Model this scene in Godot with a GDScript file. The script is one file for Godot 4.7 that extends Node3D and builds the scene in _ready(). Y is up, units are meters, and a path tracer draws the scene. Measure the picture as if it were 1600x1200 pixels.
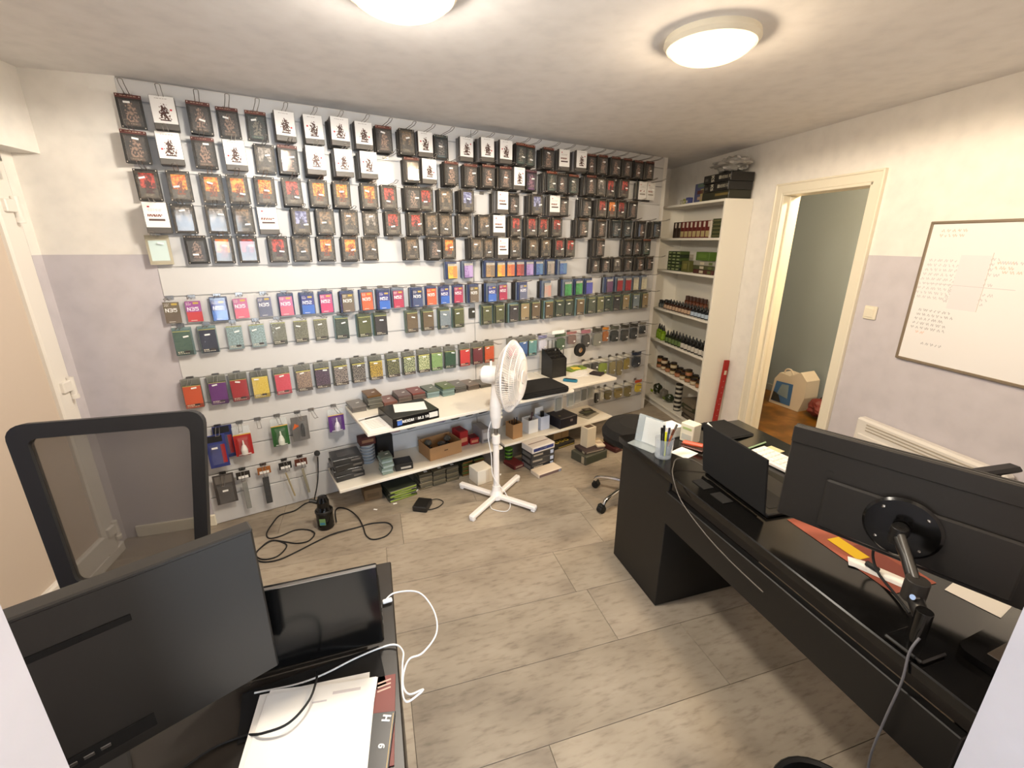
extends Node3D

# ---------------------------------------------------------------- shared state
var mats := {}
var meshes := {}
var counts := {}
var rng := RandomNumberGenerator.new()
var noise := FastNoiseLite.new()
var atlas: Image
var atlas_tex: ImageTexture
var cells := {}
var next_cell := 0
const CW := 96
const CH := 128
const COLS := 11
const ATLAS_W := 1056
const ATLAS_H := 1280

# slatted display wall, right-hand wall and left-hand wall: local frames with x along, y up, z into the room
var SW := Transform3D(Basis(Vector3.UP, deg_to_rad(15.325)), Vector3(-1.0621, 0, -2.8818))
var RW := Transform3D(Basis(Vector3.UP, deg_to_rad(-95.527)), Vector3(2.6874, 0, 0.26))
var LW := Transform3D(Basis(Vector3.UP, deg_to_rad(86.0)), Vector3(-1.47, 0, -2.88))


func _ready() -> void:
	rng.seed = 7
	noise.seed = 11
	noise.frequency = 0.05
	set_camera_and_light()
	make_materials()
	draw_atlas()
	build_shell()
	build_floor()
	build_slatwall()
	build_shelves()
	build_bookcase()
	build_desks()
	build_fan()
	build_chairs()
	build_wall_packs()
	build_right_accessories()
	build_left_accessories()
	build_shelf_items()
	build_floor_items()
	build_bookcase_items()
	build_left_desk_items()
	build_right_desk_items()
	build_right_wall_items()
	build_next_room()


# ---------------------------------------------------------------- camera, daylight, exposure
func set_camera_and_light() -> void:
	var cam := Camera3D.new()
	cam.name = "camera"
	cam.fov = 81.03
	cam.near = 0.02
	cam.far = 60.0
	add_child(cam)
	var fwd := Vector3(0.28117616, -0.30374374, -0.91031847)
	var up := Vector3(0.08581118, 0.95274612, -0.29139539)
	cam.position = Vector3(0, 1.72, 0)
	cam.look_at(cam.position + fwd, up)
	var env := Environment.new()
	env.background_mode = Environment.BG_SKY
	var sky := Sky.new()
	var sm := ProceduralSkyMaterial.new()
	sm.sky_top_color = Color(0.36, 0.55, 0.86)
	sm.sky_horizon_color = Color(0.72, 0.82, 0.95)
	sm.ground_horizon_color = Color(0.62, 0.66, 0.7)
	sm.ground_bottom_color = Color(0.4, 0.4, 0.4)
	sm.sky_energy_multiplier = 1.3
	sky.sky_material = sm
	env.sky = sky
	env.tonemap_mode = Environment.TONE_MAPPER_LINEAR
	env.tonemap_exposure = 1.08
	env.sdfgi_enabled = true
	env.ssao_enabled = true
	env.ssil_enabled = true
	var we := WorldEnvironment.new()
	we.name = "world_environment"
	we.environment = env
	add_child(we)
	# daylight that comes through the glazed entrance door of the hallway behind the camera
	var day := AreaLight3D.new()
	day.name = "entrance_daylight"
	day.area_size = Vector2(0.9, 1.9)
	day.light_color = Color(0.88, 0.94, 1.0)
	day.light_energy = 8.0
	day.shadow_enabled = true
	day.position = Vector3(0.35, 1.1, 2.12)
	add_child(day)


# ---------------------------------------------------------------- helpers: materials
func mat(key: String, c: Color, rough := 0.6, metal := 0.0, spec := 0.5) -> StandardMaterial3D:
	if mats.has(key):
		return mats[key]
	var m := StandardMaterial3D.new()
	m.resource_name = key
	m.albedo_color = c
	m.roughness = rough
	m.metallic = metal
	m.metallic_specular = spec
	mats[key] = m
	return m


func clear_mat(key: String, c: Color, rough := 0.06) -> StandardMaterial3D:
	var m := mat(key, c, rough)
	m.transparency = BaseMaterial3D.TRANSPARENCY_ALPHA
	return m


func flat(c: Color, rough := 0.6) -> StandardMaterial3D:
	return mat("paint_%s_%.2f" % [c.to_html(), rough], c, rough)


func noise_tex(seed_: int, freq: float, octaves: int, ramp: Array, size := 512, gain := 0.5) -> NoiseTexture2D:
	var n := FastNoiseLite.new()
	n.seed = seed_
	n.frequency = freq
	n.fractal_octaves = octaves
	n.fractal_gain = gain
	var t := NoiseTexture2D.new()
	t.width = size
	t.height = size
	t.seamless = true
	t.noise = n
	var g := Gradient.new()
	g.offsets = PackedFloat32Array(ramp[0])
	g.colors = PackedColorArray(ramp[1])
	t.color_ramp = g
	return t


func make_materials() -> void:
	mat("wall_white", Color(0.93, 0.915, 0.89), 0.85)
	mat("wall_lavender", Color(0.80, 0.78, 0.80), 0.85)
	mat("ceiling_paint", Color(0.925, 0.915, 0.91), 0.9)
	mat("slat_white", Color(0.80, 0.795, 0.79), 0.42)
	mat("board_white", Color(0.91, 0.885, 0.83), 0.4)
	mat("case_white", Color(0.90, 0.88, 0.83), 0.45)
	mat("pvc", Color(0.90, 0.88, 0.85), 0.35)
	mat("pvc_panel", Color(0.80, 0.74, 0.68), 0.45)
	mat("trim_cream", Color(0.91, 0.88, 0.80), 0.45)
	mat("black_desk", Color(0.05, 0.042, 0.034), 0.5)
	mat("black_wood", Color(0.145, 0.125, 0.105), 0.38)
	mat("black_plastic", Color(0.085, 0.08, 0.075), 0.42)
	mat("black_gloss", Color(0.05, 0.047, 0.045), 0.16)
	mat("monitor_back", Color(0.165, 0.155, 0.145), 0.42)
	mat("rubber", Color(0.05, 0.05, 0.05), 0.7)
	mat("fabric_black", Color(0.06, 0.055, 0.052), 0.95)
	mat("chair_frame", Color(0.16, 0.16, 0.165), 0.5)
	mat("chrome", Color(0.86, 0.85, 0.83), 0.14, 1.0)
	mat("steel", Color(0.62, 0.61, 0.60), 0.28, 1.0)
	mat("wire", Color(0.55, 0.53, 0.50), 0.3, 0.9)
	mat("fan_white", Color(0.93, 0.91, 0.89), 0.35)
	mat("paper", Color(0.93, 0.92, 0.90), 0.8)
	mat("sticker", Color(0.95, 0.945, 0.93), 0.6)
	mat("kraft", Color(0.66, 0.50, 0.33), 0.85)
	mat("pack_edge", Color(0.16, 0.14, 0.12), 0.45)
	mat("pack_edge_white", Color(0.78, 0.77, 0.76), 0.5)
	mat("white_cable", Color(0.93, 0.93, 0.93), 0.4)
	clear_mat("clear", Color(0.93, 0.96, 0.98, 0.045), 0.07)
	clear_mat("clear_soft", Color(0.93, 0.97, 0.98, 0.22), 0.12)
	clear_mat("acrylic", Color(0.85, 0.9, 0.92, 0.2), 0.04)
	clear_mat("bag_film", Color(0.85, 0.86, 0.85, 0.30), 0.2)
	clear_mat("window_glass", Color(0.9, 0.95, 1.0, 0.06), 0.02)
	var mesh_cloth := mat("chair_mesh", Color(0.40, 0.375, 0.345, 0.50), 0.9)
	mesh_cloth.transparency = BaseMaterial3D.TRANSPARENCY_ALPHA
	# wall plaster: a little roller stipple
	for k in ["wall_white", "wall_lavender", "ceiling_paint"]:
		var m: StandardMaterial3D = mats[k]
		m.uv1_triplanar = true
		m.uv1_world_triplanar = true
		m.uv1_scale = Vector3.ONE * 1.4
		m.albedo_texture = noise_tex(hash(k) % 1000, 0.02, 4, [[0.0, 0.5, 1.0], [Color(0.955, 0.955, 0.955), Color(0.985, 0.983, 0.98), Color(1, 1, 1)]], 256)
	# grey-brown vinyl planks with a weathered cement and wood pattern, four tones
	var tones := [Color(0.865, 0.855, 0.845), Color(0.91, 0.90, 0.885), Color(0.885, 0.875, 0.86), Color(0.845, 0.835, 0.82)]
	var coarse := noise_tex(31, 0.0042, 5, [[0.0, 0.22, 0.42, 0.65, 1.0], [Color(0.56, 0.515, 0.46), Color(0.655, 0.61, 0.55), Color(0.70, 0.655, 0.59), Color(0.73, 0.685, 0.62), Color(0.77, 0.725, 0.66)]], 1024, 0.5)
	var grain := noise_tex(57, 0.03, 4, [[0.0, 0.35, 0.55, 1.0], [Color(0.80, 0.79, 0.78), Color(0.95, 0.945, 0.94), Color(0.99, 0.99, 0.985), Color(1, 1, 1)]], 512, 0.6)
	for i in 4:
		var m := mat("plank_%d" % i, tones[i], 0.52)
		m.albedo_texture = coarse
		m.uv1_triplanar = true
		m.uv1_world_triplanar = true
		m.uv1_scale = Vector3(0.40, 0.5, 0.60)
		m.uv1_offset = Vector3(0.37 * i, 0, 0.61 * i)
		m.detail_enabled = true
		m.detail_albedo = grain
		m.detail_blend_mode = BaseMaterial3D.BLEND_MODE_MUL
		m.detail_uv_layer = BaseMaterial3D.DETAIL_UV_2
		m.uv2_triplanar = true
		m.uv2_world_triplanar = true
		m.uv2_scale = Vector3(0.5, 1.0, 2.0)
		m.uv2_offset = Vector3(0.21 * i, 0, 0.33 * i)
	mat("plank_seam", Color(0.30, 0.275, 0.245), 0.8)
	# parquet of the next room
	var pq := mat("parquet", Color(0.80, 0.72, 0.6), 0.35)
	pq.uv1_triplanar = true
	pq.uv1_world_triplanar = true
	pq.uv1_scale = Vector3(0.7, 1, 0.7)
	pq.albedo_texture = noise_tex(91, 0.012, 4, [[0.0, 0.45, 0.7, 1.0], [Color(0.36, 0.27, 0.10), Color(0.50, 0.38, 0.15), Color(0.60, 0.46, 0.22), Color(0.68, 0.56, 0.34)]], 512)
	mat("next_wall", Color(0.53, 0.58, 0.60), 0.85)


# ---------------------------------------------------------------- helpers: nodes
func numbered(nm: String) -> String:
	var n: int = counts.get(nm, 0)
	counts[nm] = n + 1
	return nm if n == 0 else "%s_%03d" % [nm, n]


func thing(nm: String, label: String, cat: String, xf := Transform3D(), group := "") -> Node3D:
	var o := Node3D.new()
	o.name = numbered(nm)
	add_child(o)
	o.transform = xf
	o.set_meta("label", label)
	o.set_meta("category", cat)
	if group != "":
		o.set_meta("group", group)
	return o


func solo(nm: String, label: String, cat: String, mesh: Mesh, m: Material, xf := Transform3D(), group := "") -> MeshInstance3D:
	var o := MeshInstance3D.new()
	o.name = numbered(nm)
	o.mesh = mesh
	o.material_override = m
	add_child(o)
	o.transform = xf
	o.set_meta("label", label)
	o.set_meta("category", cat)
	if group != "":
		o.set_meta("group", group)
	return o


func part(parent: Node, nm: String, mesh: Mesh, m: Material, pos := Vector3.ZERO, b := Basis()) -> MeshInstance3D:
	var o := MeshInstance3D.new()
	o.name = nm
	o.mesh = mesh
	o.material_override = m
	o.transform = Transform3D(b, pos)
	parent.add_child(o, true)
	return o


func structure(nm: String, mesh: Mesh, m: Material, xf := Transform3D(), label := "", cat := "") -> MeshInstance3D:
	var o := MeshInstance3D.new()
	o.name = nm
	o.mesh = mesh
	o.material_override = m
	add_child(o)
	o.transform = xf
	o.set_meta("kind", "structure")
	if label != "":
		o.set_meta("label", label)
		o.set_meta("category", cat)
	return o


func at(base: Transform3D, x: float, y: float, z: float, turn := 0.0) -> Transform3D:
	return base * Transform3D(Basis(Vector3.UP, deg_to_rad(turn)), Vector3(x, y, z))


func ry(deg: float) -> Basis:
	return Basis(Vector3.UP, deg_to_rad(deg))


func rx(deg: float) -> Basis:
	return Basis(Vector3.RIGHT, deg_to_rad(deg))


func rz(deg: float) -> Basis:
	return Basis(Vector3.BACK, deg_to_rad(deg))


# ---------------------------------------------------------------- helpers: meshes
func face(st: SurfaceTool, p: Array, mid: Vector3) -> void:
	var n: Vector3 = (p[1] - p[0]).cross(p[2] - p[0]).normalized()
	var c := Vector3.ZERO
	for v in p:
		c += v
	c /= p.size()
	var q := p
	if n.dot(c - mid) > 0.0:
		q = p.duplicate()
		q.reverse()
	else:
		n = -n
	for i in range(1, q.size() - 1):
		for v in [q[0], q[i], q[i + 1]]:
			st.set_normal(n)
			st.add_vertex(v)


# one triangle whose winding agrees with its normals (front faces run clockwise)
func tri(st: SurfaceTool, p: Array, n: Array) -> void:
	var order := [0, 1, 2]
	if (p[1] - p[0]).cross(p[2] - p[0]).dot(n[0] + n[1] + n[2]) > 0.0:
		order = [0, 2, 1]
	for k in order:
		st.set_normal(n[k])
		st.add_vertex(p[k])


func bev(sx: float, sy: float, sz: float, b := 0.003) -> ArrayMesh:
	var key := "b%.4f,%.4f,%.4f,%.4f" % [sx, sy, sz, b]
	if meshes.has(key):
		return meshes[key]
	var h := Vector3(sx, sy, sz) / 2.0
	b = minf(b, minf(h.x, minf(h.y, h.z)) * 0.8)
	var st := SurfaceTool.new()
	st.begin(Mesh.PRIMITIVE_TRIANGLES)
	var O := Vector3.ZERO
	for ax in 3:
		var a1 := (ax + 1) % 3
		var a2 := (ax + 2) % 3
		for s in [-1.0, 1.0]:
			var pts := []
			for q in [[-1, -1], [1, -1], [1, 1], [-1, 1]]:
				var v := Vector3.ZERO
				v[ax] = s * h[ax]
				v[a1] = q[0] * (h[a1] - b)
				v[a2] = q[1] * (h[a2] - b)
				pts.append(v)
			face(st, pts, O)
		for s1 in [-1.0, 1.0]:
			for s2 in [-1.0, 1.0]:
				var pts := []
				for e in [-1.0, 1.0]:
					var va := Vector3.ZERO
					va[ax] = e * (h[ax] - b)
					va[a1] = s1 * h[a1]
					va[a2] = s2 * (h[a2] - b)
					var vb := Vector3.ZERO
					vb[ax] = e * (h[ax] - b)
					vb[a1] = s1 * (h[a1] - b)
					vb[a2] = s2 * h[a2]
					if e < 0:
						pts.append(va)
						pts.append(vb)
					else:
						pts.append(vb)
						pts.append(va)
				face(st, pts, O)
	for x in [-1.0, 1.0]:
		for y in [-1.0, 1.0]:
			for z in [-1.0, 1.0]:
				face(st, [Vector3(x * h.x, y * (h.y - b), z * (h.z - b)), Vector3(x * (h.x - b), y * h.y, z * (h.z - b)), Vector3(x * (h.x - b), y * (h.y - b), z * h.z)], O)
	var m := st.commit()
	meshes[key] = m
	return m


func box(sx: float, sy: float, sz: float) -> BoxMesh:
	var key := "x%.4f,%.4f,%.4f" % [sx, sy, sz]
	if not meshes.has(key):
		var m := BoxMesh.new()
		m.size = Vector3(sx, sy, sz)
		meshes[key] = m
	return meshes[key]


func lathe(prof: Array, seg := 20) -> ArrayMesh:
	var key := "l%s%d" % [str(prof), seg]
	if meshes.has(key):
		return meshes[key]
	var st := SurfaceTool.new()
	st.begin(Mesh.PRIMITIVE_TRIANGLES)
	for i in prof.size() - 1:
		var a: Vector2 = prof[i]
		var b: Vector2 = prof[i + 1]
		var d := (b - a).normalized()
		var nn := Vector2(d.y, -d.x)
		for j in seg:
			var t0 := TAU * j / seg
			var t1 := TAU * (j + 1) / seg
			var p := [Vector3(a.x * cos(t0), a.y, a.x * sin(t0)), Vector3(b.x * cos(t0), b.y, b.x * sin(t0)), Vector3(b.x * cos(t1), b.y, b.x * sin(t1)), Vector3(a.x * cos(t1), a.y, a.x * sin(t1))]
			var n0 := Vector3(nn.x * cos(t0), nn.y, nn.x * sin(t0))
			var n1 := Vector3(nn.x * cos(t1), nn.y, nn.x * sin(t1))
			var ns := [n0, n0, n1, n1]
			tri(st, [p[0], p[1], p[2]], [ns[0], ns[1], ns[2]])
			tri(st, [p[0], p[2], p[3]], [ns[0], ns[2], ns[3]])
	var m := st.commit()
	meshes[key] = m
	return m


func cyl(r: float, h: float, seg := 20) -> ArrayMesh:
	return lathe([Vector2(0, 0), Vector2(r * 0.96, 0), Vector2(r, minf(r * 0.06, h * 0.2)), Vector2(r, h - minf(r * 0.06, h * 0.2)), Vector2(r * 0.96, h), Vector2(0, h)], seg)


func smooth_path(pts: Array, per := 6) -> Array:
	var out := []
	for i in pts.size() - 1:
		var p0: Vector3 = pts[maxi(i - 1, 0)]
		var p1: Vector3 = pts[i]
		var p2: Vector3 = pts[i + 1]
		var p3: Vector3 = pts[mini(i + 2, pts.size() - 1)]
		for k in per:
			var t := float(k) / per
			out.append(0.5 * (2.0 * p1 + (p2 - p0) * t + (2.0 * p0 - 5.0 * p1 + 4.0 * p2 - p3) * t * t + (3.0 * p1 - p0 - 3.0 * p2 + p3) * t * t * t))
	out.append(pts[-1])
	return out


func add_tube(st: SurfaceTool, pts: Array, r: float, seg := 6, closed := false) -> void:
	var n := pts.size()
	var rings := []
	var up := Vector3.UP
	for i in n:
		var d: Vector3
		if closed:
			d = (pts[(i + 1) % n] - pts[(i + n - 1) % n]).normalized()
		else:
			d = (pts[mini(i + 1, n - 1)] - pts[maxi(i - 1, 0)]).normalized()
		if absf(d.dot(up)) > 0.95:
			up = Vector3.RIGHT if absf(d.x) < 0.9 else Vector3.BACK
		var sx := d.cross(up).normalized()
		var sy := sx.cross(d).normalized()
		up = sy
		var ring := []
		for j in seg:
			var t := TAU * j / seg
			ring.append([pts[i] + (sx * cos(t) + sy * sin(t)) * r, sx * cos(t) + sy * sin(t)])
		rings.append(ring)
	var last := n if closed else n - 1
	for i in last:
		var A: Array = rings[i]
		var B: Array = rings[(i + 1) % n]
		for j in seg:
			var k := (j + 1) % seg
			tri(st, [A[j][0], B[j][0], B[k][0]], [A[j][1], B[j][1], B[k][1]])
			tri(st, [A[j][0], B[k][0], A[k][0]], [A[j][1], B[k][1], A[k][1]])
	if not closed:
		for e in [0, n - 1]:
			var ring: Array = rings[e]
			var c: Vector3 = pts[e]
			var nn: Vector3 = (pts[0] - pts[1]).normalized() if e == 0 else (pts[n - 1] - pts[n - 2]).normalized()
			for j in seg:
				tri(st, [c, ring[j][0], ring[(j + 1) % seg][0]], [nn, nn, nn])


func tube(pts: Array, r: float, seg := 6, closed := false) -> ArrayMesh:
	var st := SurfaceTool.new()
	st.begin(Mesh.PRIMITIVE_TRIANGLES)
	add_tube(st, pts, r, seg, closed)
	return st.commit()


# flat outline in x and y, given thickness along z (front at +d/2), optional bend
func extrude(poly: PackedVector2Array, d: float, bend := 0.0) -> ArrayMesh:
	var st := SurfaceTool.new()
	st.begin(Mesh.PRIMITIVE_TRIANGLES)
	var tris := Geometry2D.triangulate_polygon(poly)
	var ccw := not Geometry2D.is_polygon_clockwise(poly)
	for s in [1.0, -1.0]:
		for i in range(0, tris.size(), 3):
			var q := []
			for k in [tris[i], tris[i + 1], tris[i + 2]]:
				var v := poly[k]
				q.append(Vector3(v.x, v.y, s * d / 2.0 + bend * v.x * v.x))
			var zn := Vector3(0, 0, s)
			tri(st, q, [zn, zn, zn])
	var n := poly.size()
	for i in n:
		var a := poly[i]
		var b := poly[(i + 1) % n]
		var e := (b - a).normalized()
		var nn := Vector3(e.y, -e.x, 0)
		if not ccw:
			nn = -nn
		var za := bend * a.x * a.x
		var zb := bend * b.x * b.x
		var p := [Vector3(a.x, a.y, d / 2 + za), Vector3(b.x, b.y, d / 2 + zb), Vector3(b.x, b.y, -d / 2 + zb), Vector3(a.x, a.y, -d / 2 + za)]
		tri(st, [p[0], p[1], p[2]], [nn, nn, nn])
		tri(st, [p[0], p[2], p[3]], [nn, nn, nn])
	return st.commit()


# a frame between two outlines with the same number of points
func frame_ring(outer: Array, inner: Array, d: float, bend := 0.0) -> ArrayMesh:
	var st := SurfaceTool.new()
	st.begin(Mesh.PRIMITIVE_TRIANGLES)
	var n := outer.size()
	for i in n:
		var j := (i + 1) % n
		var q := []
		for v in [outer[i], outer[j], inner[j], inner[i]]:
			var z: float = bend * v.x * v.x
			q.append([Vector3(v.x, v.y, d / 2 + z), Vector3(v.x, v.y, -d / 2 + z)])
		for s in [0, 1]:
			var zn := Vector3(0, 0, 1.0 if s == 0 else -1.0)
			tri(st, [q[0][s], q[1][s], q[2][s]], [zn, zn, zn])
			tri(st, [q[0][s], q[2][s], q[3][s]], [zn, zn, zn])
		for pr in [[0, 1, 1.0], [3, 2, -1.0]]:
			var e: Vector3 = (q[pr[1]][0] - q[pr[0]][0]).normalized()
			var nn: Vector3 = Vector3(e.y, -e.x, 0) * pr[2]
			var p := [q[pr[0]][0], q[pr[1]][0], q[pr[1]][1], q[pr[0]][1]]
			tri(st, [p[0], p[1], p[2]], [nn, nn, nn])
			tri(st, [p[0], p[2], p[3]], [nn, nn, nn])
	return st.commit()


func round_rect(w: float, h: float, r: float, seg := 4, taper := 0.0) -> Array:
	var out := []
	for q in [[1, 1, 0], [-1, 1, 1], [-1, -1, 2], [1, -1, 3]]:
		for i in seg + 1:
			var t: float = (q[2] + float(i) / seg) * PI / 2
			var y: float = q[1] * (h / 2 - r) + r * sin(t)
			var x: float = q[0] * (w / 2 - r) + r * cos(t)
			x *= 1.0 - taper * (0.5 - y / h)
			out.append(Vector2(x, y))
	return out


# a clear vacuum-formed shell: open back, sloped sides, flat front
func shell(w: float, h: float, d: float, inset := 0.006) -> ArrayMesh:
	var key := "s%.3f,%.3f,%.3f,%.3f" % [w, h, d, inset]
	if meshes.has(key):
		return meshes[key]
	var st := SurfaceTool.new()
	st.begin(Mesh.PRIMITIVE_TRIANGLES)
	var a := []
	var b := []
	for q in [[-1, -1], [1, -1], [1, 1], [-1, 1]]:
		a.append(Vector3(q[0] * w / 2, q[1] * h / 2, 0))
		b.append(Vector3(q[0] * (w / 2 - inset), q[1] * (h / 2 - inset), d))
	var mid := Vector3(0, 0, d / 3)
	for i in 4:
		var j := (i + 1) % 4
		face(st, [a[i], a[j], b[j], b[i]], mid)
	face(st, b, mid)
	var m := st.commit()
	meshes[key] = m
	return m


# a printed card: its front shows one cell of the print sheet, its edges the sheet's border colour
func card(w: float, h: float, t: float, cell: int) -> ArrayMesh:
	var key := "c%.3f,%.3f,%.4f,%d" % [w, h, t, cell]
	if meshes.has(key):
		return meshes[key]
	var st := SurfaceTool.new()
	st.begin(Mesh.PRIMITIVE_TRIANGLES)
	var u0 := (float(cell % COLS) * CW + 1.0) / ATLAS_W
	var v0 := (float(cell / COLS) * CH + 1.0) / ATLAS_H
	var u1 := u0 + (CW - 2.0) / ATLAS_W
	var v1 := v0 + (CH - 2.0) / ATLAS_H
	var x := w / 2
	var y := h / 2
	var z := t / 2
	var F := [Vector3(-x, y, z), Vector3(x, y, z), Vector3(x, -y, z), Vector3(-x, -y, z)]
	var uvs := [Vector2(u0, v0), Vector2(u1, v0), Vector2(u1, v1), Vector2(u0, v1)]
	for k in [0, 1, 2, 0, 2, 3]:
		st.set_normal(Vector3(0, 0, 1))
		st.set_uv(uvs[k])
		st.add_vertex(F[k])
	var B := [Vector3(x, y, -z), Vector3(-x, y, -z), Vector3(-x, -y, -z), Vector3(x, -y, -z)]
	var e := Vector2(u0 + 0.0005, v1 - 0.0005)
	var quads := [[B[0], B[1], B[2], B[3], Vector3(0, 0, -1)], [F[0], F[1], B[0], B[1], Vector3(0, 1, 0)], [F[2], F[3], B[2], B[3], Vector3(0, -1, 0)], [F[1], F[2], B[3], B[0], Vector3(1, 0, 0)], [F[3], F[0], B[1], B[2], Vector3(-1, 0, 0)]]
	for q in quads:
		for k in [0, 1, 2, 0, 2, 3]:
			st.set_normal(q[4])
			st.set_uv(e)
			st.add_vertex(q[k])
	var m := st.commit()
	meshes[key] = m
	return m


func text_mesh(s: String, size: float, depth := 0.001, bold := true) -> TextMesh:
	var key := "t%s%.4f" % [s, size]
	if meshes.has(key):
		return meshes[key]
	var t := TextMesh.new()
	t.text = s
	var f := SystemFont.new()
	f.font_names = PackedStringArray(["Droid Sans"])
	if bold:
		f.font_weight = 700
	t.font = f
	t.font_size = 32
	t.pixel_size = size / 32.0
	t.depth = depth
	t.curve_step = 4.0
	meshes[key] = t
	return t


func words(parent: Node, s: String, size: float, m: Material, pos: Vector3, b := Basis()) -> void:
	part(parent, "lettering", text_mesh(s, size), m, pos, b)


# ---------------------------------------------------------------- print sheet
const GLYPHS := {"N": ["X...X", "XX..X", "XX..X", "X.X.X", "X..XX", "X..XX", "X...X"], "3": ["XXXX.", "....X", "....X", ".XXX.", "....X", "....X", "XXXX."], "5": ["XXXXX", "X....", "XXXX.", "....X", "....X", "X...X", ".XXX."], "2": [".XXX.", "X...X", "....X", "..XX.", ".X...", "X....", "XXXXX"]}


func px_rect(c: int, x: float, y: float, w: float, h: float, col: Color) -> void:
	var ox := (c % COLS) * CW
	var oy := (c / COLS) * CH
	var r := Rect2i(ox + int(x * CW), oy + int(y * CH), maxi(1, int(w * CW)), maxi(1, int(h * CH)))
	atlas.fill_rect(r.intersection(Rect2i(ox, oy, CW, CH)), col)


func px_noise(c: int, x: float, y: float, w: float, h: float, a: Color, b: Color, freq: float, hard := 1.6) -> void:
	var ox := (c % COLS) * CW
	var oy := (c / COLS) * CH
	noise.frequency = freq
	for j in range(int(y * CH), int((y + h) * CH)):
		for i in range(int(x * CW), int((x + w) * CW)):
			var t := clampf(noise.get_noise_2d(i + c * 131, j + c * 57) * hard + 0.5, 0.0, 1.0)
			atlas.set_pixel(ox + i, oy + j, a.lerp(b, t))


func px_figure(c: int, x: float, y: float, w: float, h: float, col: Color) -> void:
	var ox := (c % COLS) * CW
	var oy := (c / COLS) * CH
	noise.frequency = 0.07
	for j in range(int(y * CH), int((y + h) * CH)):
		for i in range(int(x * CW), int((x + w) * CW)):
			var fx := (i - (x + w / 2) * CW) / (w / 2 * CW)
			var fy := (j - (y + h / 2) * CH) / (h / 2 * CH)
			var d := fx * fx * (1.6 - 0.9 * fy) + fy * fy * 0.8
			var nn := noise.get_noise_2d(i * 1.3 + c * 91, j + c * 37)
			if d + nn * 1.5 < 0.55 or (fy > 0.82 and absf(fx) < 0.75):
				atlas.set_pixel(ox + i, oy + j, col.lerp(Color(0.1, 0.08, 0.07), clampf(0.4 + nn * 1.8, 0, 1) * 0.6))


func px_lines(c: int, x: float, y: float, w: float, n: int, col: Color, gap := 0.035, th := 0.016) -> void:
	for k in n:
		var q := x
		while q < x + w * (0.7 + 0.3 * rng.randf()):
			var l := rng.randf_range(0.04, 0.12)
			px_rect(c, q, y + k * gap, minf(l, x + w - q), th, col)
			q += l + 0.025


func px_text(c: int, s: String, x: float, y: float, sc: int, col: Color) -> void:
	var ox := (c % COLS) * CW + int(x * CW)
	var oy := (c / COLS) * CH + int(y * CH)
	for ch in s:
		var g: Array = GLYPHS[ch]
		for j in 7:
			for i in 5:
				if g[j][i] == "X":
					atlas.fill_rect(Rect2i(ox + i * sc, oy + int(j * sc * 0.8), sc + 1, sc), col)
		ox += 6 * sc


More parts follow.
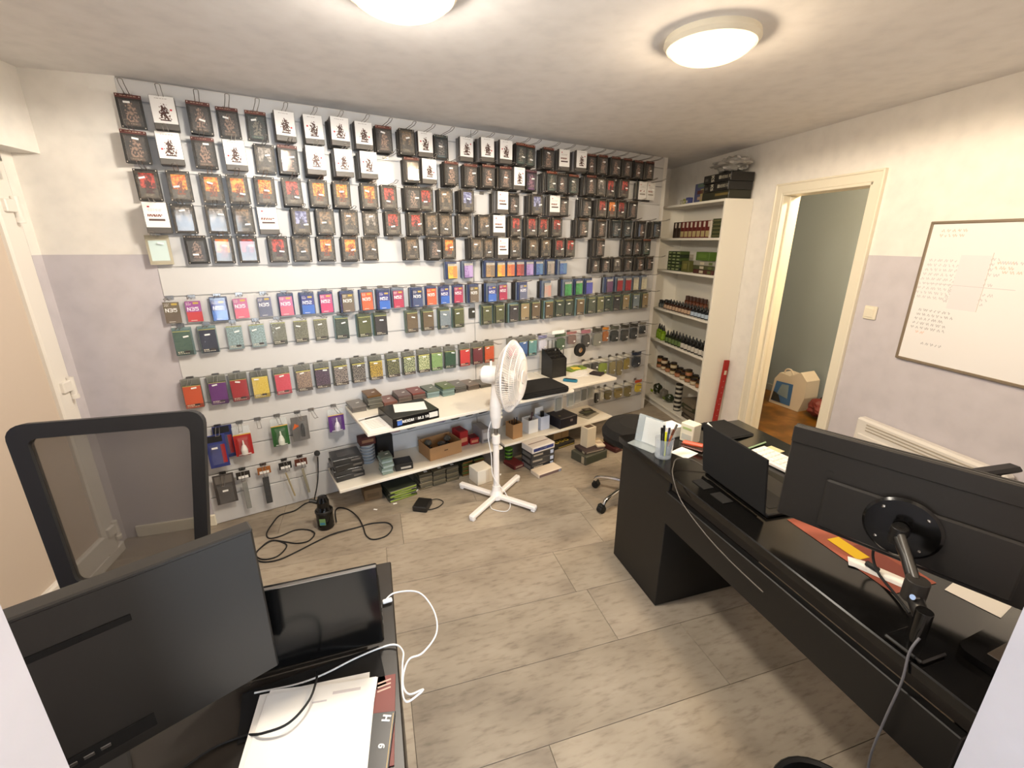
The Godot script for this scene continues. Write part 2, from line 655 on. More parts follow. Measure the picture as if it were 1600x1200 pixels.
# kind: style, main colour, second colour, variants, builder, edge colour, short words, name
var KINDS := {
	"dr": ["dark", Color(0.36, 0.15, 0.11), Color(0.42, 0.34, 0.27), 5, "B", "pack_edge", "red-headed dark blister pack", "blister_pack"],
	"gn": ["dark", Color(0.42, 0.19, 0.12), Color(0.22, 0.34, 0.28), 2, "B", "pack_edge", "green dark blister pack", "blister_pack"],
	"cy": ["dark", Color(0.20, 0.24, 0.24), Color(0.22, 0.34, 0.38), 2, "B", "pack_edge", "teal-grey blister pack", "blister_pack"],
	"pu": ["dark", Color(0.30, 0.16, 0.22), Color(0.45, 0.22, 0.47), 1, "B", "pack_edge", "purple blister pack", "blister_pack"],
	"bk": ["dark", Color(0.17, 0.15, 0.13), Color(0.33, 0.29, 0.25), 3, "B", "pack_edge", "black blister pack", "blister_pack"],
	"br": ["dark", Color(0.27, 0.2, 0.15), Color(0.36, 0.27, 0.2), 2, "B", "pack_edge", "brown blister pack", "blister_pack"],
	"or": ["pict", Color(0.80, 0.36, 0.14), Color(0.92, 0.64, 0.26), 4, "B", "pack_edge", "orange-pictured blister pack", "blister_pack"],
	"rd": ["pict", Color(0.42, 0.13, 0.11), Color(0.78, 0.27, 0.2), 4, "B", "pack_edge", "red-pictured blister pack", "blister_pack"],
	"tn": ["pict", Color(0.36, 0.31, 0.25), Color(0.56, 0.45, 0.34), 4, "B", "pack_edge", "tan-pictured blister pack", "blister_pack"],
	"bl": ["pict", Color(0.33, 0.34, 0.50), Color(0.60, 0.62, 0.76), 2, "B", "pack_edge", "blue-pictured blister pack", "blister_pack"],
	"gr": ["pict", Color(0.44, 0.41, 0.38), Color(0.66, 0.62, 0.58), 3, "B", "pack_edge", "grey blister pack", "blister_pack"],
	"gp": ["pane", Color(0.80, 0.88, 0.87), Color(0.70, 0.67, 0.58), 1, "B", "pack_edge", "pale mint window blister pack", "blister_pack"],
	"cl": ["text", Color(0.86, 0.85, 0.83), Color(0.55, 0.52, 0.48), 1, "B", "pack_edge_white", "pale clear blister pack", "blister_pack"],
	"wm": ["mini", Color(0.30, 0.17, 0.13), Color(0.75, 0.1, 0.15), 6, "W", "pack_edge", "white figure-print card box", "miniature_box"],
	"wt": ["text", Color(0.93, 0.92, 0.90), Color(0.30, 0.22, 0.2), 2, "W", "pack_edge", "white text card box", "miniature_box"],
	"my": ["mag6", Color(0.95, 0.72, 0.22), Color(0.95, 0.52, 0.25), 1, "N", "pack_edge", "small yellow-orange pack", "colour_pack"],
	"mp": ["mag6", Color(0.55, 0.42, 0.66), Color(0.70, 0.60, 0.80), 1, "N", "pack_edge", "small lilac pack", "colour_pack"],
	"mt": ["mag6", Color(0.66, 0.52, 0.34), Color(0.50, 0.42, 0.33), 1, "N", "pack_edge", "small tan pack", "colour_pack"],
	"mo": ["mag6", Color(0.86, 0.52, 0.2), Color(0.75, 0.36, 0.2), 1, "N", "pack_edge", "small amber pack", "colour_pack"],
	"mr": ["mag6", Color(0.72, 0.26, 0.2), Color(0.55, 0.2, 0.18), 1, "N", "pack_edge", "small red pack", "colour_pack"],
	"mb": ["mag6", Color(0.24, 0.36, 0.62), Color(0.35, 0.50, 0.66), 1, "N", "pack_edge", "small blue pack", "colour_pack"],
	"mg": ["mag6", Color(0.52, 0.5, 0.48), Color(0.66, 0.6, 0.56), 1, "N", "pack_edge", "small grey pack", "colour_pack"],
	"n35b": ["N35", Color(0.42, 0.37, 0.28), Color(0.42, 0.36, 0.29), 1, "N", "pack_edge", "brown N35 magnet pack", "magnet_pack"],
	"n35p": ["N35", Color(0.62, 0.30, 0.60), Color(0.80, 0.22, 0.24), 1, "N", "pack_edge", "violet and red N35 magnet pack", "magnet_pack"],
	"n35m": ["N35", Color(0.76, 0.42, 0.60), Color(0.86, 0.40, 0.50), 1, "N", "pack_edge", "pink N35 magnet pack", "magnet_pack"],
	"n35s": ["N35", Color(0.42, 0.43, 0.55), Color(0.40, 0.42, 0.52), 1, "N", "pack_edge", "slate N35 magnet pack", "magnet_pack"],
	"n35o": ["N35", Color(0.86, 0.34, 0.17), Color(0.88, 0.38, 0.2), 1, "N", "pack_edge", "orange N35 magnet pack", "magnet_pack"],
	"n35n": ["N35", Color(0.14, 0.19, 0.36), Color(0.2, 0.27, 0.44), 1, "N", "pack_edge", "navy N35 magnet pack", "magnet_pack"],
	"n52b": ["N52", Color(0.16, 0.18, 0.50), Color(0.18, 0.40, 0.76), 1, "N", "pack_edge", "blue N52 magnet pack", "magnet_pack"],
	"n52k": ["N52", Color(0.72, 0.32, 0.52), Color(0.80, 0.24, 0.45), 1, "N", "pack_edge", "pink N52 magnet pack", "magnet_pack"],
	"n52c": ["N52", Color(0.62, 0.18, 0.35), Color(0.70, 0.14, 0.30), 1, "N", "pack_edge", "crimson N52 magnet pack", "magnet_pack"],
	"ncl": ["mag6", Color(0.72, 0.66, 0.62), Color(0.8, 0.6, 0.55), 1, "N", "clear_soft", "pale clear magnet pack", "magnet_pack"],
	"ng": ["mag6", Color(0.16, 0.46, 0.20), Color(0.25, 0.6, 0.32), 1, "N", "clear_soft", "green flock pack", "flock_pack"],
	"nu": ["mag6", Color(0.20, 0.20, 0.58), Color(0.26, 0.28, 0.66), 1, "N", "clear_soft", "royal blue flock pack", "flock_pack"],
	"nv": ["mag6", Color(0.28, 0.10, 0.30), Color(0.36, 0.16, 0.36), 1, "N", "clear_soft", "plum flock pack", "flock_pack"],
	"nr": ["mag6", Color(0.55, 0.07, 0.12), Color(0.66, 0.12, 0.16), 1, "N", "clear_soft", "red flock pack", "flock_pack"],
	"nw": ["mag6", Color(0.74, 0.70, 0.58), Color(0.82, 0.8, 0.7), 1, "N", "clear_soft", "cream flock pack", "flock_pack"],
	"tg": ["ins", Color(0.22, 0.33, 0.30), Color(0.33, 0.42, 0.34), 1, "T", "clear_soft", "teal-green tuft pack", "tuft_pack"],
	"tN": ["ins", Color(0.08, 0.09, 0.18), Color(0.2, 0.2, 0.28), 1, "T", "clear_soft", "navy tuft pack", "tuft_pack"],
	"tc": ["ins", Color(0.62, 0.72, 0.74), Color(0.46, 0.53, 0.52), 2, "T", "clear_soft", "pale icy tuft pack", "tuft_pack"],
	"to": ["ins", Color(0.34, 0.34, 0.27), Color(0.52, 0.51, 0.43), 3, "T", "clear_soft", "olive-grey tuft pack", "tuft_pack"],
	"td": ["ins", Color(0.13, 0.18, 0.12), Color(0.24, 0.29, 0.22), 2, "T", "clear_soft", "dark green tuft pack", "tuft_pack"],
	"tv": ["ins", Color(0.27, 0.29, 0.12), Color(0.38, 0.38, 0.2), 2, "T", "clear_soft", "olive tuft pack", "tuft_pack"],
	"tb": ["ins", Color(0.10, 0.07, 0.07), Color(0.2, 0.14, 0.12), 1, "T", "clear_soft", "dark brown tuft pack", "tuft_pack"],
	"tw": ["ins", Color(0.33, 0.25, 0.14), Color(0.42, 0.34, 0.2), 2, "T", "clear_soft", "brown tuft pack", "tuft_pack"],
	"ts": ["ins", Color(0.42, 0.47, 0.50), Color(0.54, 0.58, 0.60), 1, "T", "clear_soft", "slate tuft pack", "tuft_pack"],
	"tt": ["ins", Color(0.55, 0.46, 0.30), Color(0.64, 0.56, 0.4), 1, "T", "clear_soft", "tan tuft pack", "tuft_pack"],
	"so": ["ins", Color(0.78, 0.29, 0.08), Color(0.83, 0.34, 0.12), 1, "S", "clear_soft", "orange basing pack", "bead_pack"],
	"sp": ["ins", Color(0.36, 0.08, 0.42), Color(0.42, 0.12, 0.48), 1, "S", "clear_soft", "purple basing pack", "bead_pack"],
	"sr": ["ins", Color(0.60, 0.05, 0.08), Color(0.68, 0.1, 0.12), 1, "S", "clear_soft", "deep red basing pack", "bead_pack"],
	"sy": ["ins", Color(0.82, 0.70, 0.22), Color(0.88, 0.78, 0.36), 1, "S", "clear_soft", "yellow basing pack", "bead_pack"],
	"sk": ["ins", Color(0.80, 0.20, 0.29), Color(0.84, 0.28, 0.36), 1, "S", "clear_soft", "coral pink basing pack", "bead_pack"],
	"sB": ["spk", Color(0.66, 0.55, 0.45), Color(0.42, 0.34, 0.3), 1, "S", "clear_soft", "beige speckled basing pack", "bead_pack"],
	"sP": ["spk", Color(0.20, 0.10, 0.18), Color(0.36, 0.24, 0.32), 1, "S", "clear_soft", "dark plum basing pack", "bead_pack"],
	"sG": ["spk", Color(0.66, 0.60, 0.55), Color(0.26, 0.23, 0.22), 1, "S", "clear_soft", "grey speckled basing pack", "bead_pack"],
	"sD": ["spk", Color(0.16, 0.15, 0.14), Color(0.58, 0.53, 0.48), 1, "S", "clear_soft", "black speckled basing pack", "bead_pack"],
	"sY": ["spk", Color(0.80, 0.66, 0.20), Color(0.42, 0.34, 0.12), 1, "S", "clear_soft", "mustard speckled basing pack", "bead_pack"],
	"sO": ["spk", Color(0.14, 0.13, 0.08), Color(0.55, 0.54, 0.34), 1, "S", "clear_soft", "olive speckled basing pack", "bead_pack"],
	"sW": ["spk", Color(0.13, 0.17, 0.10), Color(0.78, 0.80, 0.62), 1, "S", "clear_soft", "green and white speckled basing pack", "bead_pack"],
	"sL": ["spk", Color(0.34, 0.42, 0.2), Color(0.84, 0.84, 0.66), 1, "S", "clear_soft", "pale green speckled basing pack", "bead_pack"],
	"sg": ["ins", Color(0.42, 0.55, 0.30), Color(0.55, 0.66, 0.42), 1, "S", "clear_soft", "light green basing pack", "bead_pack"],
	"sd": ["ins", Color(0.04, 0.22, 0.10), Color(0.08, 0.28, 0.14), 1, "S", "clear_soft", "bottle green basing pack", "bead_pack"],
	"sx": ["ins", Color(0.76, 0.13, 0.12), Color(0.82, 0.2, 0.18), 1, "S", "clear_soft", "bright red basing pack", "bead_pack"],
	"sm": ["ins", Color(0.40, 0.07, 0.14), Color(0.46, 0.12, 0.18), 1, "S", "clear_soft", "maroon basing pack", "bead_pack"],
	"sc": ["ins", Color(0.62, 0.12, 0.30), Color(0.7, 0.18, 0.36), 1, "S", "clear_soft", "magenta basing pack", "bead_pack"],
	"sb": ["ins", Color(0.18, 0.33, 0.56), Color(0.25, 0.42, 0.64), 1, "S", "clear_soft", "blue basing pack", "bead_pack"],
	"st": ["ins", Color(0.34, 0.54, 0.54), Color(0.42, 0.62, 0.6), 1, "S", "clear_soft", "teal basing pack", "bead_pack"],
}


func draw_atlas() -> void:
	atlas = Image.create(ATLAS_W, ATLAS_H, false, Image.FORMAT_RGB8)
	atlas.fill(Color(0.15, 0.13, 0.12))
	for k in KINDS:
		var s: Array = KINDS[k]
		cells[k] = []
		for v in s[3]:
			cells[k].append(next_cell)
			draw_cell(next_cell, s[0], s[1], s[2], v)
			next_cell += 1
	atlas_tex = ImageTexture.create_from_image(atlas)
	var m := mat("print_card", Color(1, 1, 1), 0.5)
	m.albedo_texture = atlas_tex
	m.texture_repeat = false


func draw_cell(c: int, style: String, a: Color, b: Color, v: int) -> void:
	var ink := Color(0.13, 0.115, 0.10)
	match style:
		"dark":
			px_rect(c, 0, 0, 1, 1, ink)
			px_noise(c, 0.1, 0.14, 0.8, 0.74, ink, b.darkened(0.45), 0.03, 1.4)
			px_figure(c, 0.22, 0.2, 0.56, 0.6, b.lightened(0.3).lerp(Color(0.62, 0.36, 0.24), 0.35))
			px_rect(c, 0.0, 0.0, 1, 0.12, a)
			px_lines(c, 0.2, 0.05, 0.6, 1, Color(0.8, 0.72, 0.62))
			px_rect(c, 0.22, 0.82, 0.56, 0.1, b.darkened(0.15))
			px_lines(c, 0.3, 0.85, 0.4, 1, Color(0.62, 0.56, 0.48))
			for q in [[0.06, 0.035], [0.9, 0.035], [0.06, 0.93], [0.9, 0.93]]:
				px_rect(c, q[0], q[1], 0.045, 0.035, Color(0.86, 0.82, 0.76))
		"pict":
			px_rect(c, 0, 0, 1, 1, ink.lightened(0.04))
			px_noise(c, 0.06, 0.08, 0.88, 0.86, ink.lightened(0.1), Color(0.36, 0.32, 0.26), 0.05, 1.0)
			px_noise(c, 0.2, 0.14, 0.6, 0.46, a, b, 0.045 + 0.01 * v, 2.2)
			px_figure(c, 0.28, 0.3, 0.46, 0.46, a.darkened(0.35))
			px_rect(c, 0.3, 0.76, 0.4, 0.14, Color(0.35, 0.31, 0.26))
			px_lines(c, 0.34, 0.79, 0.32, 2, Color(0.55, 0.5, 0.43))
			for q in [[0.06, 0.035], [0.9, 0.035], [0.06, 0.93], [0.9, 0.93]]:
				px_rect(c, q[0], q[1], 0.045, 0.035, Color(0.88, 0.84, 0.78))
		"pane":
			px_rect(c, 0, 0, 1, 1, b)
			px_rect(c, 0.12, 0.18, 0.76, 0.68, a)
		"mini":
			px_rect(c, 0, 0, 1, 1, Color(0.92, 0.91, 0.90))
			px_lines(c, 0.22, 0.1, 0.56, 1, Color(0.55, 0.5, 0.48))
			px_figure(c, 0.22, 0.28, 0.56, 0.62, a)
			px_rect(c, 0.14 + 0.62 * (v % 2), 0.3 + 0.16 * (v % 3), 0.09, 0.065, b)
		"text":
			px_rect(c, 0, 0, 1, 1, a)
			px_rect(c, 0.2, 0.16, 0.1, 0.06, Color(0.72, 0.14, 0.18))
			px_lines(c, 0.2, 0.28, 0.6, 2, Color(0.62, 0.58, 0.56), 0.05)
			px_lines(c, 0.15, 0.48, 0.7, 2, b.lerp(Color(0.6, 0.25, 0.18), 0.5), 0.045, 0.05)
			px_rect(c, 0.17, 0.66, 0.66, 0.08, b)
		"N35", "N52":
			px_rect(c, 0, 0, 1, 1, b)
			px_rect(c, 0, 0, 1, 0.52, a)
			px_lines(c, 0.08, 0.07, 0.32, 3, Color(0.9, 0.86, 0.82), 0.05, 0.03)
			px_rect(c, 0.52, 0.06, 0.36, 0.1, Color(0.78, 0.66, 0.25))
			px_text(c, style, 0.1, 0.29, 4, Color(0.97, 0.97, 0.97))
			px_rect(c, 0.2, 0.92, 0.4, 0.025, Color(0.9, 0.88, 0.85))
		"mag6":
			px_rect(c, 0, 0, 1, 1, a)
			px_rect(c, 0, 0, 1, 0.16, Color(0.74, 0.72, 0.68))
			px_noise(c, 0.05, 0.2, 0.9, 0.6, a, b, 0.05)
			px_rect(c, 0.55, 0.18, 0.42, 0.75, b)
			px_lines(c, 0.1, 0.06, 0.7, 1, Color(0.35, 0.33, 0.32), 0.05, 0.04)
		"ins":
			px_rect(c, 0, 0, 1, 1, a)
			px_noise(c, 0, 0, 1, 1, a, b, 0.10, 1.3)
			px_rect(c, 0, 0, 1, 0.045, Color(0.72, 0.72, 0.42))
			px_rect(c, 0, 0.82, 1, 0.18, a.darkened(0.25))
			px_rect(c, 0.5, 0.82, 0.3, 0.09, Color(0.18, 0.12, 0.1))
			px_lines(c, 0.1, 0.84, 0.4, 1, Color(0.86, 0.82, 0.72), 0.05, 0.045)
			px_lines(c, 0.1, 0.91, 0.75, 1, Color(0.86, 0.82, 0.72), 0.05, 0.03)
		"spk":
			px_noise(c, 0, 0, 1, 1, a, b, 0.11, 6.0)
			px_rect(c, 0, 0, 1, 0.06, Color(0.80, 0.76, 0.36))
			px_rect(c, 0, 0.84, 1, 0.16, Color(0.24, 0.18, 0.14))
			px_lines(c, 0.1, 0.87, 0.4, 1, Color(0.86, 0.82, 0.72), 0.05, 0.04)
			px_lines(c, 0.1, 0.93, 0.75, 1, Color(0.86, 0.82, 0.72), 0.05, 0.03)


# ---------------------------------------------------------------- room shell
func build_shell() -> void:
	var W: Material = mats["wall_white"]
	var L: Material = mats["wall_lavender"]
	const TOP := 2.45
	const LINE := 1.645
	# ceiling over room, hallway and next room
	structure("ceiling", box(8.4, 0.1, 8.4), mats["ceiling_paint"], Transform3D(Basis(), Vector3(1.4, TOP + 0.05, -1.9)), "flat pale grey painted ceiling", "ceiling")
	# wall behind the slatted panels
	structure("wall_back", box(3.88, TOP, 0.1), W, at(SW, 1.92, TOP / 2, -0.075), "white wall behind the slatted display panels", "wall")
	structure("wall_recess", box(0.06, TOP, 0.42), W, at(SW, 3.89, TOP / 2, -0.235), "white wall return beside the bookcase corner", "wall")
	structure("wall_corner", box(0.9, TOP, 0.08), W, at(SW, 4.3, TOP / 2, -0.49), "white wall at the far end of the bookcase", "wall")
	# short painted wall left of the slats: white above, lavender below
	var seg := structure("wall_painted", box(0.75, TOP - LINE, 0.1), W, Transform3D(Basis(), Vector3(-1.44, (TOP + LINE) / 2, -2.935)), "short painted wall beside the plastic door, white over lavender", "wall")
	part(seg, "lower_paint", box(0.75, LINE, 0.1), L, Vector3(0, -TOP / 2, 0))
	structure("baseboard_back", bev(0.42, 0.075, 0.014), mats["trim_cream"], Transform3D(Basis(), Vector3(-1.27, 0.0375, -2.878)), "low cream skirting under the painted wall", "skirting")
	# left wall with lintel over the plastic door
	var lw := structure("wall_left", box(3.2, TOP - 2.1, 0.3), W, at(LW, -1.55, (TOP + 2.1) / 2, -0.11), "white wall above and around the plastic door", "wall")
	part(lw, "strip", box(0.115, 2.1 - LINE, 0.16), W, Vector3(1.5425, -(TOP + 2.1) / 2 + (2.1 + LINE) / 2, -0.04))
	part(lw, "strip_lower", box(0.115, LINE, 0.16), L, Vector3(1.5425, -(TOP + 2.1) / 2 + LINE / 2, -0.04))
	part(lw, "pier", box(1.6, 2.1, 0.3), L, Vector3(-0.8, -(TOP + 2.1) / 2 + 1.05, 0.0))
	build_plastic_door()
	# right wall: pieces round the doorway, white over lavender
	var d0 := 2.415
	var d1 := 3.13
	var rw := structure("wall_right", box(5.0 - d1, TOP, 0.12), W, at(RW, -(d1 + 5.0) / 2, TOP / 2, -0.06), "white upper right wall with lavender lower half", "wall")
	var off := (d1 + 5.0) / 2
	part(rw, "above_door", box(d1 - d0, TOP - 2.065, 0.12), W, Vector3(off - (d0 + d1) / 2, -TOP / 2 + (TOP + 2.065) / 2, 0))
	part(rw, "upper_paint", box(d0 + 0.6, TOP - LINE, 0.12), W, Vector3(off - (d0 - 0.6) / 2, -TOP / 2 + (TOP + LINE) / 2, 0))
	part(rw, "lower_paint", box(d0 + 0.6, LINE, 0.12), L, Vector3(off - (d0 - 0.6) / 2, -TOP / 2 + LINE / 2, 0))
	build_door_frame(d0, d1)
	# front wall with the opening the camera stands behind
	var fw := structure("wall_front", box(1.5, TOP, 0.42), W, Transform3D(Basis(), Vector3(-0.233 - 0.75, TOP / 2, -0.09)), "white wall beside the wide opening", "wall")
	part(fw, "pier", box(2.2, TOP, 0.42), W, Vector3(0.233 + 0.75 + 0.928 + 1.1, 0, 0))
	part(fw, "lower_paint", box(1.502, LINE, 0.422), L, Vector3(0, -(TOP - LINE) / 2, 0))
	part(fw, "lower_paint", box(2.202, LINE, 0.422), L, Vector3(0.233 + 0.75 + 0.928 + 1.1, -(TOP - LINE) / 2, 0))
	part(fw, "lintel", box(1.165, TOP - 2.12, 0.42), W, Vector3(0.233 + 0.75 + 0.3475, 2.12 / 2, 0))
	# hallway behind the camera with a glazed entrance door
	var hw := structure("wall_hall", box(0.1, TOP, 2.5), W, Transform3D(Basis(), Vector3(-0.95, TOP / 2, 1.05)), "white hallway wall", "wall")
	part(hw, "far_side", box(0.1, TOP, 2.5), W, Vector3(2.6, 0, 0))
	part(hw, "end_pier", box(0.8, TOP, 0.1), W, Vector3(0.45, 0, 1.2))
	part(hw, "end_pier", box(0.85, TOP, 0.1), W, Vector3(2.2, 0, 1.2))
	part(hw, "end_lintel", box(0.95, 0.33, 0.1), W, Vector3(1.3, TOP / 2 - 0.165, 1.2))
	var gd := Node3D.new()
	gd.name = "door_3"
	add_child(gd)
	gd.position = Vector3(0.35, 0, 2.25)
	gd.set_meta("kind", "structure")
	gd.set_meta("label", "glazed entrance door of the hallway")
	gd.set_meta("category", "door")
	part(gd, "stile", bev(0.07, 2.1, 0.05), mats["pvc"], Vector3(-0.43, 1.06, 0))
	part(gd, "stile", bev(0.07, 2.1, 0.05), mats["pvc"], Vector3(0.43, 1.06, 0))
	part(gd, "rail", bev(0.79, 0.07, 0.05), mats["pvc"], Vector3(0, 2.075, 0))
	part(gd, "rail", bev(0.79, 0.12, 0.05), mats["pvc"], Vector3(0, 0.07, 0))
	part(gd, "pane", box(0.79, 1.91, 0.008), mats["window_glass"], Vector3(0, 1.085, 0))
	# ceiling lamps: a round glass dome on a ring, lit
	for p in [Vector3(0.16, TOP, -1.66), Vector3(1.30, TOP, -1.69)]:
		ceiling_lamp(p)


func ceiling_lamp(p: Vector3) -> void:
	var side := "beside the door wall" if p.x > 1.0 else "near the middle of the ceiling"
	var t := thing("ceiling_lamp", "lit round glass ceiling lamp " + side, "lamp", Transform3D(Basis(), p))
	part(t, "base_ring", lathe([Vector2(0.0, 0.0), Vector2(0.168, 0.0), Vector2(0.172, -0.02), Vector2(0.160, -0.034), Vector2(0.14, -0.034)], 40), mats["trim_cream"])
	var glow := mat("lamp_glass", Color(1, 0.95, 0.86), 0.3)
	glow.emission_enabled = true
	glow.emission = Color(1.0, 0.80, 0.52)
	glow.emission_energy_multiplier = 3.2
	var pr := []
	for i in 9:
		var a := PI / 2 * i / 8.0
		pr.append(Vector2(0.152 * cos(a), -0.028 - 0.055 * sin(a)))
	part(t, "glass_dome", lathe(pr, 40), glow)
	# the glass throws its light down and sideways, the base keeps it off the ceiling
	var l := SpotLight3D.new()
	l.name = "lamp_light"
	l.spot_angle = 88.5
	l.spot_angle_attenuation = 0.04
	l.light_size = 0.12
	var warm := Color(1.0, 0.905, 0.77) if p.x > 1.0 else Color(1.0, 0.96, 0.90)
	l.light_color = warm
	l.light_energy = 1.6 if p.x > 1.0 else 2.5
	l.spot_range = 9.0
	l.shadow_enabled = true
	t.add_child(l)
	l.transform = Transform3D(rx(-90), Vector3(0, -0.10, 0))
	# what leaves the dome sideways
	var o := OmniLight3D.new()
	o.name = "lamp_side_light"
	o.light_color = warm
	o.light_energy = 0.32 if p.x > 1.0 else 0.42
	o.light_size = 0.06
	o.omni_range = 9.0
	o.shadow_enabled = true
	t.add_child(o)
	o.position = Vector3(0, -0.074, 0)


func build_plastic_door() -> void:
	var d := Node3D.new()
	d.name = "door_1"
	add_child(d)
	d.transform = at(LW, -0.62, 0, -0.05)
	d.set_meta("kind", "structure")
	d.set_meta("label", "white plastic framed door with a beige panel and three hinges")
	d.set_meta("category", "door")
	var P: Material = mats["pvc"]
	for s in [-1.0, 1.0]:
		part(d, "jamb", bev(0.06, 2.1, 0.07, 0.006), P, Vector3(s * 0.475, 1.05, -0.02))
		part(d, "sash_stile", bev(0.085, 2.0, 0.075, 0.008), P, Vector3(s * 0.405, 1.05, 0.0))
	part(d, "head", bev(1.01, 0.06, 0.07, 0.006), P, Vector3(0, 2.07, -0.02))
	part(d, "sill", bev(1.01, 0.06, 0.09, 0.006), P, Vector3(0, 0.03, -0.01))
	part(d, "sash_rail", bev(0.9, 0.085, 0.075, 0.008), P, Vector3(0, 2.0, 0.0))
	part(d, "sash_rail", bev(0.9, 0.12, 0.075, 0.008), P, Vector3(0, 0.12, 0.0))
	part(d, "panel", bev(0.74, 1.82, 0.03, 0.004), mats["pvc_panel"], Vector3(0, 1.07, 0.0))
	for y in [0.14, 0.98, 1.82]:
		var h := part(d, "hinge", cyl(0.015, 0.10, 14), P, Vector3(0.455, y - 0.02, 0.045))
		part(h, "leaf", bev(0.06, 0.055, 0.022, 0.004), P, Vector3(-0.038, 0.06, -0.002))
		part(h, "pin_cap", cyl(0.018, 0.022, 14), P, Vector3(0, -0.012, 0))


func build_door_frame(d0: float, d1: float) -> void:
	var d := Node3D.new()
	d.name = "door_2"
	add_child(d)
	d.transform = at(RW, -(d0 + d1) / 2, 0, 0)
	d.set_meta("kind", "structure")
	d.set_meta("label", "cream wooden door frame of the open doorway to the next room")
	d.set_meta("category", "door frame")
	var C: Material = mats["trim_cream"]
	var hw := (d1 - d0) / 2
	for s in [-1.0, 1.0]:
		part(d, "jamb", bev(0.02, 2.065, 0.15, 0.003), C, Vector3(s * (hw - 0.01), 1.0325, -0.06))
		part(d, "casing", bev(0.066, 2.13, 0.018, 0.004), C, Vector3(s * (hw + 0.028), 1.065, 0.009))
		part(d, "casing_bead", bev(0.014, 2.13, 0.028, 0.004), C, Vector3(s * (hw + 0.056), 1.065, 0.012))
		part(d, "stop", bev(0.012, 2.04, 0.03, 0.003), C, Vector3(s * (hw - 0.026), 1.02, -0.055))
	part(d, "head_jamb", bev(hw * 2, 0.02, 0.15, 0.003), C, Vector3(0, 2.055, -0.06))
	part(d, "head_casing", bev(hw * 2 + 0.12, 0.066, 0.018, 0.004), C, Vector3(0, 2.094, 0.0095))
	part(d, "head_bead", bev(hw * 2 + 0.126, 0.014, 0.028, 0.004), C, Vector3(0, 2.122, 0.0125))


# ---------------------------------------------------------------- floor of planks
func build_floor() -> void:
	var f := structure("floor", box(6.2, 0.1, 7.6), mats["plank_seam"], Transform3D(Basis(), Vector3(1.0, -0.0545, -1.3)), "grey-brown weathered plank-look vinyl floor", "floor")
	var pitch := 0.3235
	for r in range(-8, 10):
		var z := -1.05 - pitch / 2 - r * pitch + 0.0
		if z < -4.2 or z > -0.1:
			continue
		var x := -1.9 - rng.randf() * 1.25
		while x < 3.6:
			var x1 := x + 1.25
			var a := maxf(x, -1.85)
			var b := minf(x1, 3.05)
			if b - a > 0.05:
				part(f, "plank", bev(b - a - 0.0016, 0.006, pitch - 0.0016, 0.0009), mats["plank_%d" % (rng.randi() % 4)], Vector3((a + b) / 2 - 1.0, 0.0515, z + 1.3))
			x = x1
	part(f, "hall_covering", box(2.6, 0.005, 2.5), mats["plank_1"], Vector3(0.35 - 1.0, 0.052, 1.15 + 1.3))
	# skirting along the right wall, near the camera
	structure("baseboard_right", bev(2.3, 0.07, 0.014), mats["trim_cream"], at(RW, -1.2, 0.035, 0.007), "low cream skirting along the lavender wall", "skirting")


# ---------------------------------------------------------------- slatted display panels
func build_slatwall() -> void:
	var panels := [[-0.005, 1.868], [1.872, 3.845]]
	for i in 2:
		var a: float = panels[i][0]
		var b: float = panels[i][1]
		var mid := (a + b) / 2
		var lab: String = "white slatted display panel beside the lavender wall" if i == 0 else "white slatted display panel next to the bookcase"
		var t := thing("slatwall_panel", lab, "display panel", at(SW, mid, 0, 0), "white slatted display panels")
		part(t, "backing", box(b - a, 2.44, 0.01), mats["slat_white"], Vector3(0, 1.22, -0.016))
		var y0 := 0.0
		for k in 16:
			var y1 := 0.187 + 0.1545 * k
			if k == 15:
				y1 = 2.445
			part(t, "slat", bev(b - a, y1 - y0 - 0.007, 0.018, 0.002), mats["slat_white"], Vector3(0, (y0 + y1) / 2, -0.003 - 0.006))
			y0 = y1


func build_shelves() -> void:
	var Bm: Material = mats["board_white"]
	var specs := [
		["long white shelf board at table height holding the black box", 0.85, 2.42, 0.635, 0.56],
		["white shelf board at table height under the black tool rack", 2.43, 2.93, 0.635, 0.50],
		["low white shelf board holding the open cardboard tray", 0.69, 1.90, 0.205, 0.36],
		["low white shelf board under the hanging clear bags", 1.93, 3.08, 0.205, 0.34],
	]
	for s in specs:
		var t := thing("shelf_board", s[0], "shelf", at(SW, (s[1] + s[2]) / 2, s[3], 0), "white shelf boards hooked on the slats")
		part(t, "board", bev(s[2] - s[1], 0.02, s[4], 0.002), Bm, Vector3(0, -0.01, s[4] / 2 + 0.001))
		for q in [-0.4, 0.4]:
			var poly := PackedVector2Array([Vector2(0, 0), Vector2(s[4] * 0.8, 0), Vector2(s[4] * 0.8, -0.015), Vector2(0.03, -0.07), Vector2(0, -0.07)])
			part(t, "bracket", extrude(poly, 0.004), mats["steel"], Vector3(q * (s[2] - s[1]), -0.021, 0.002), ry(-90))


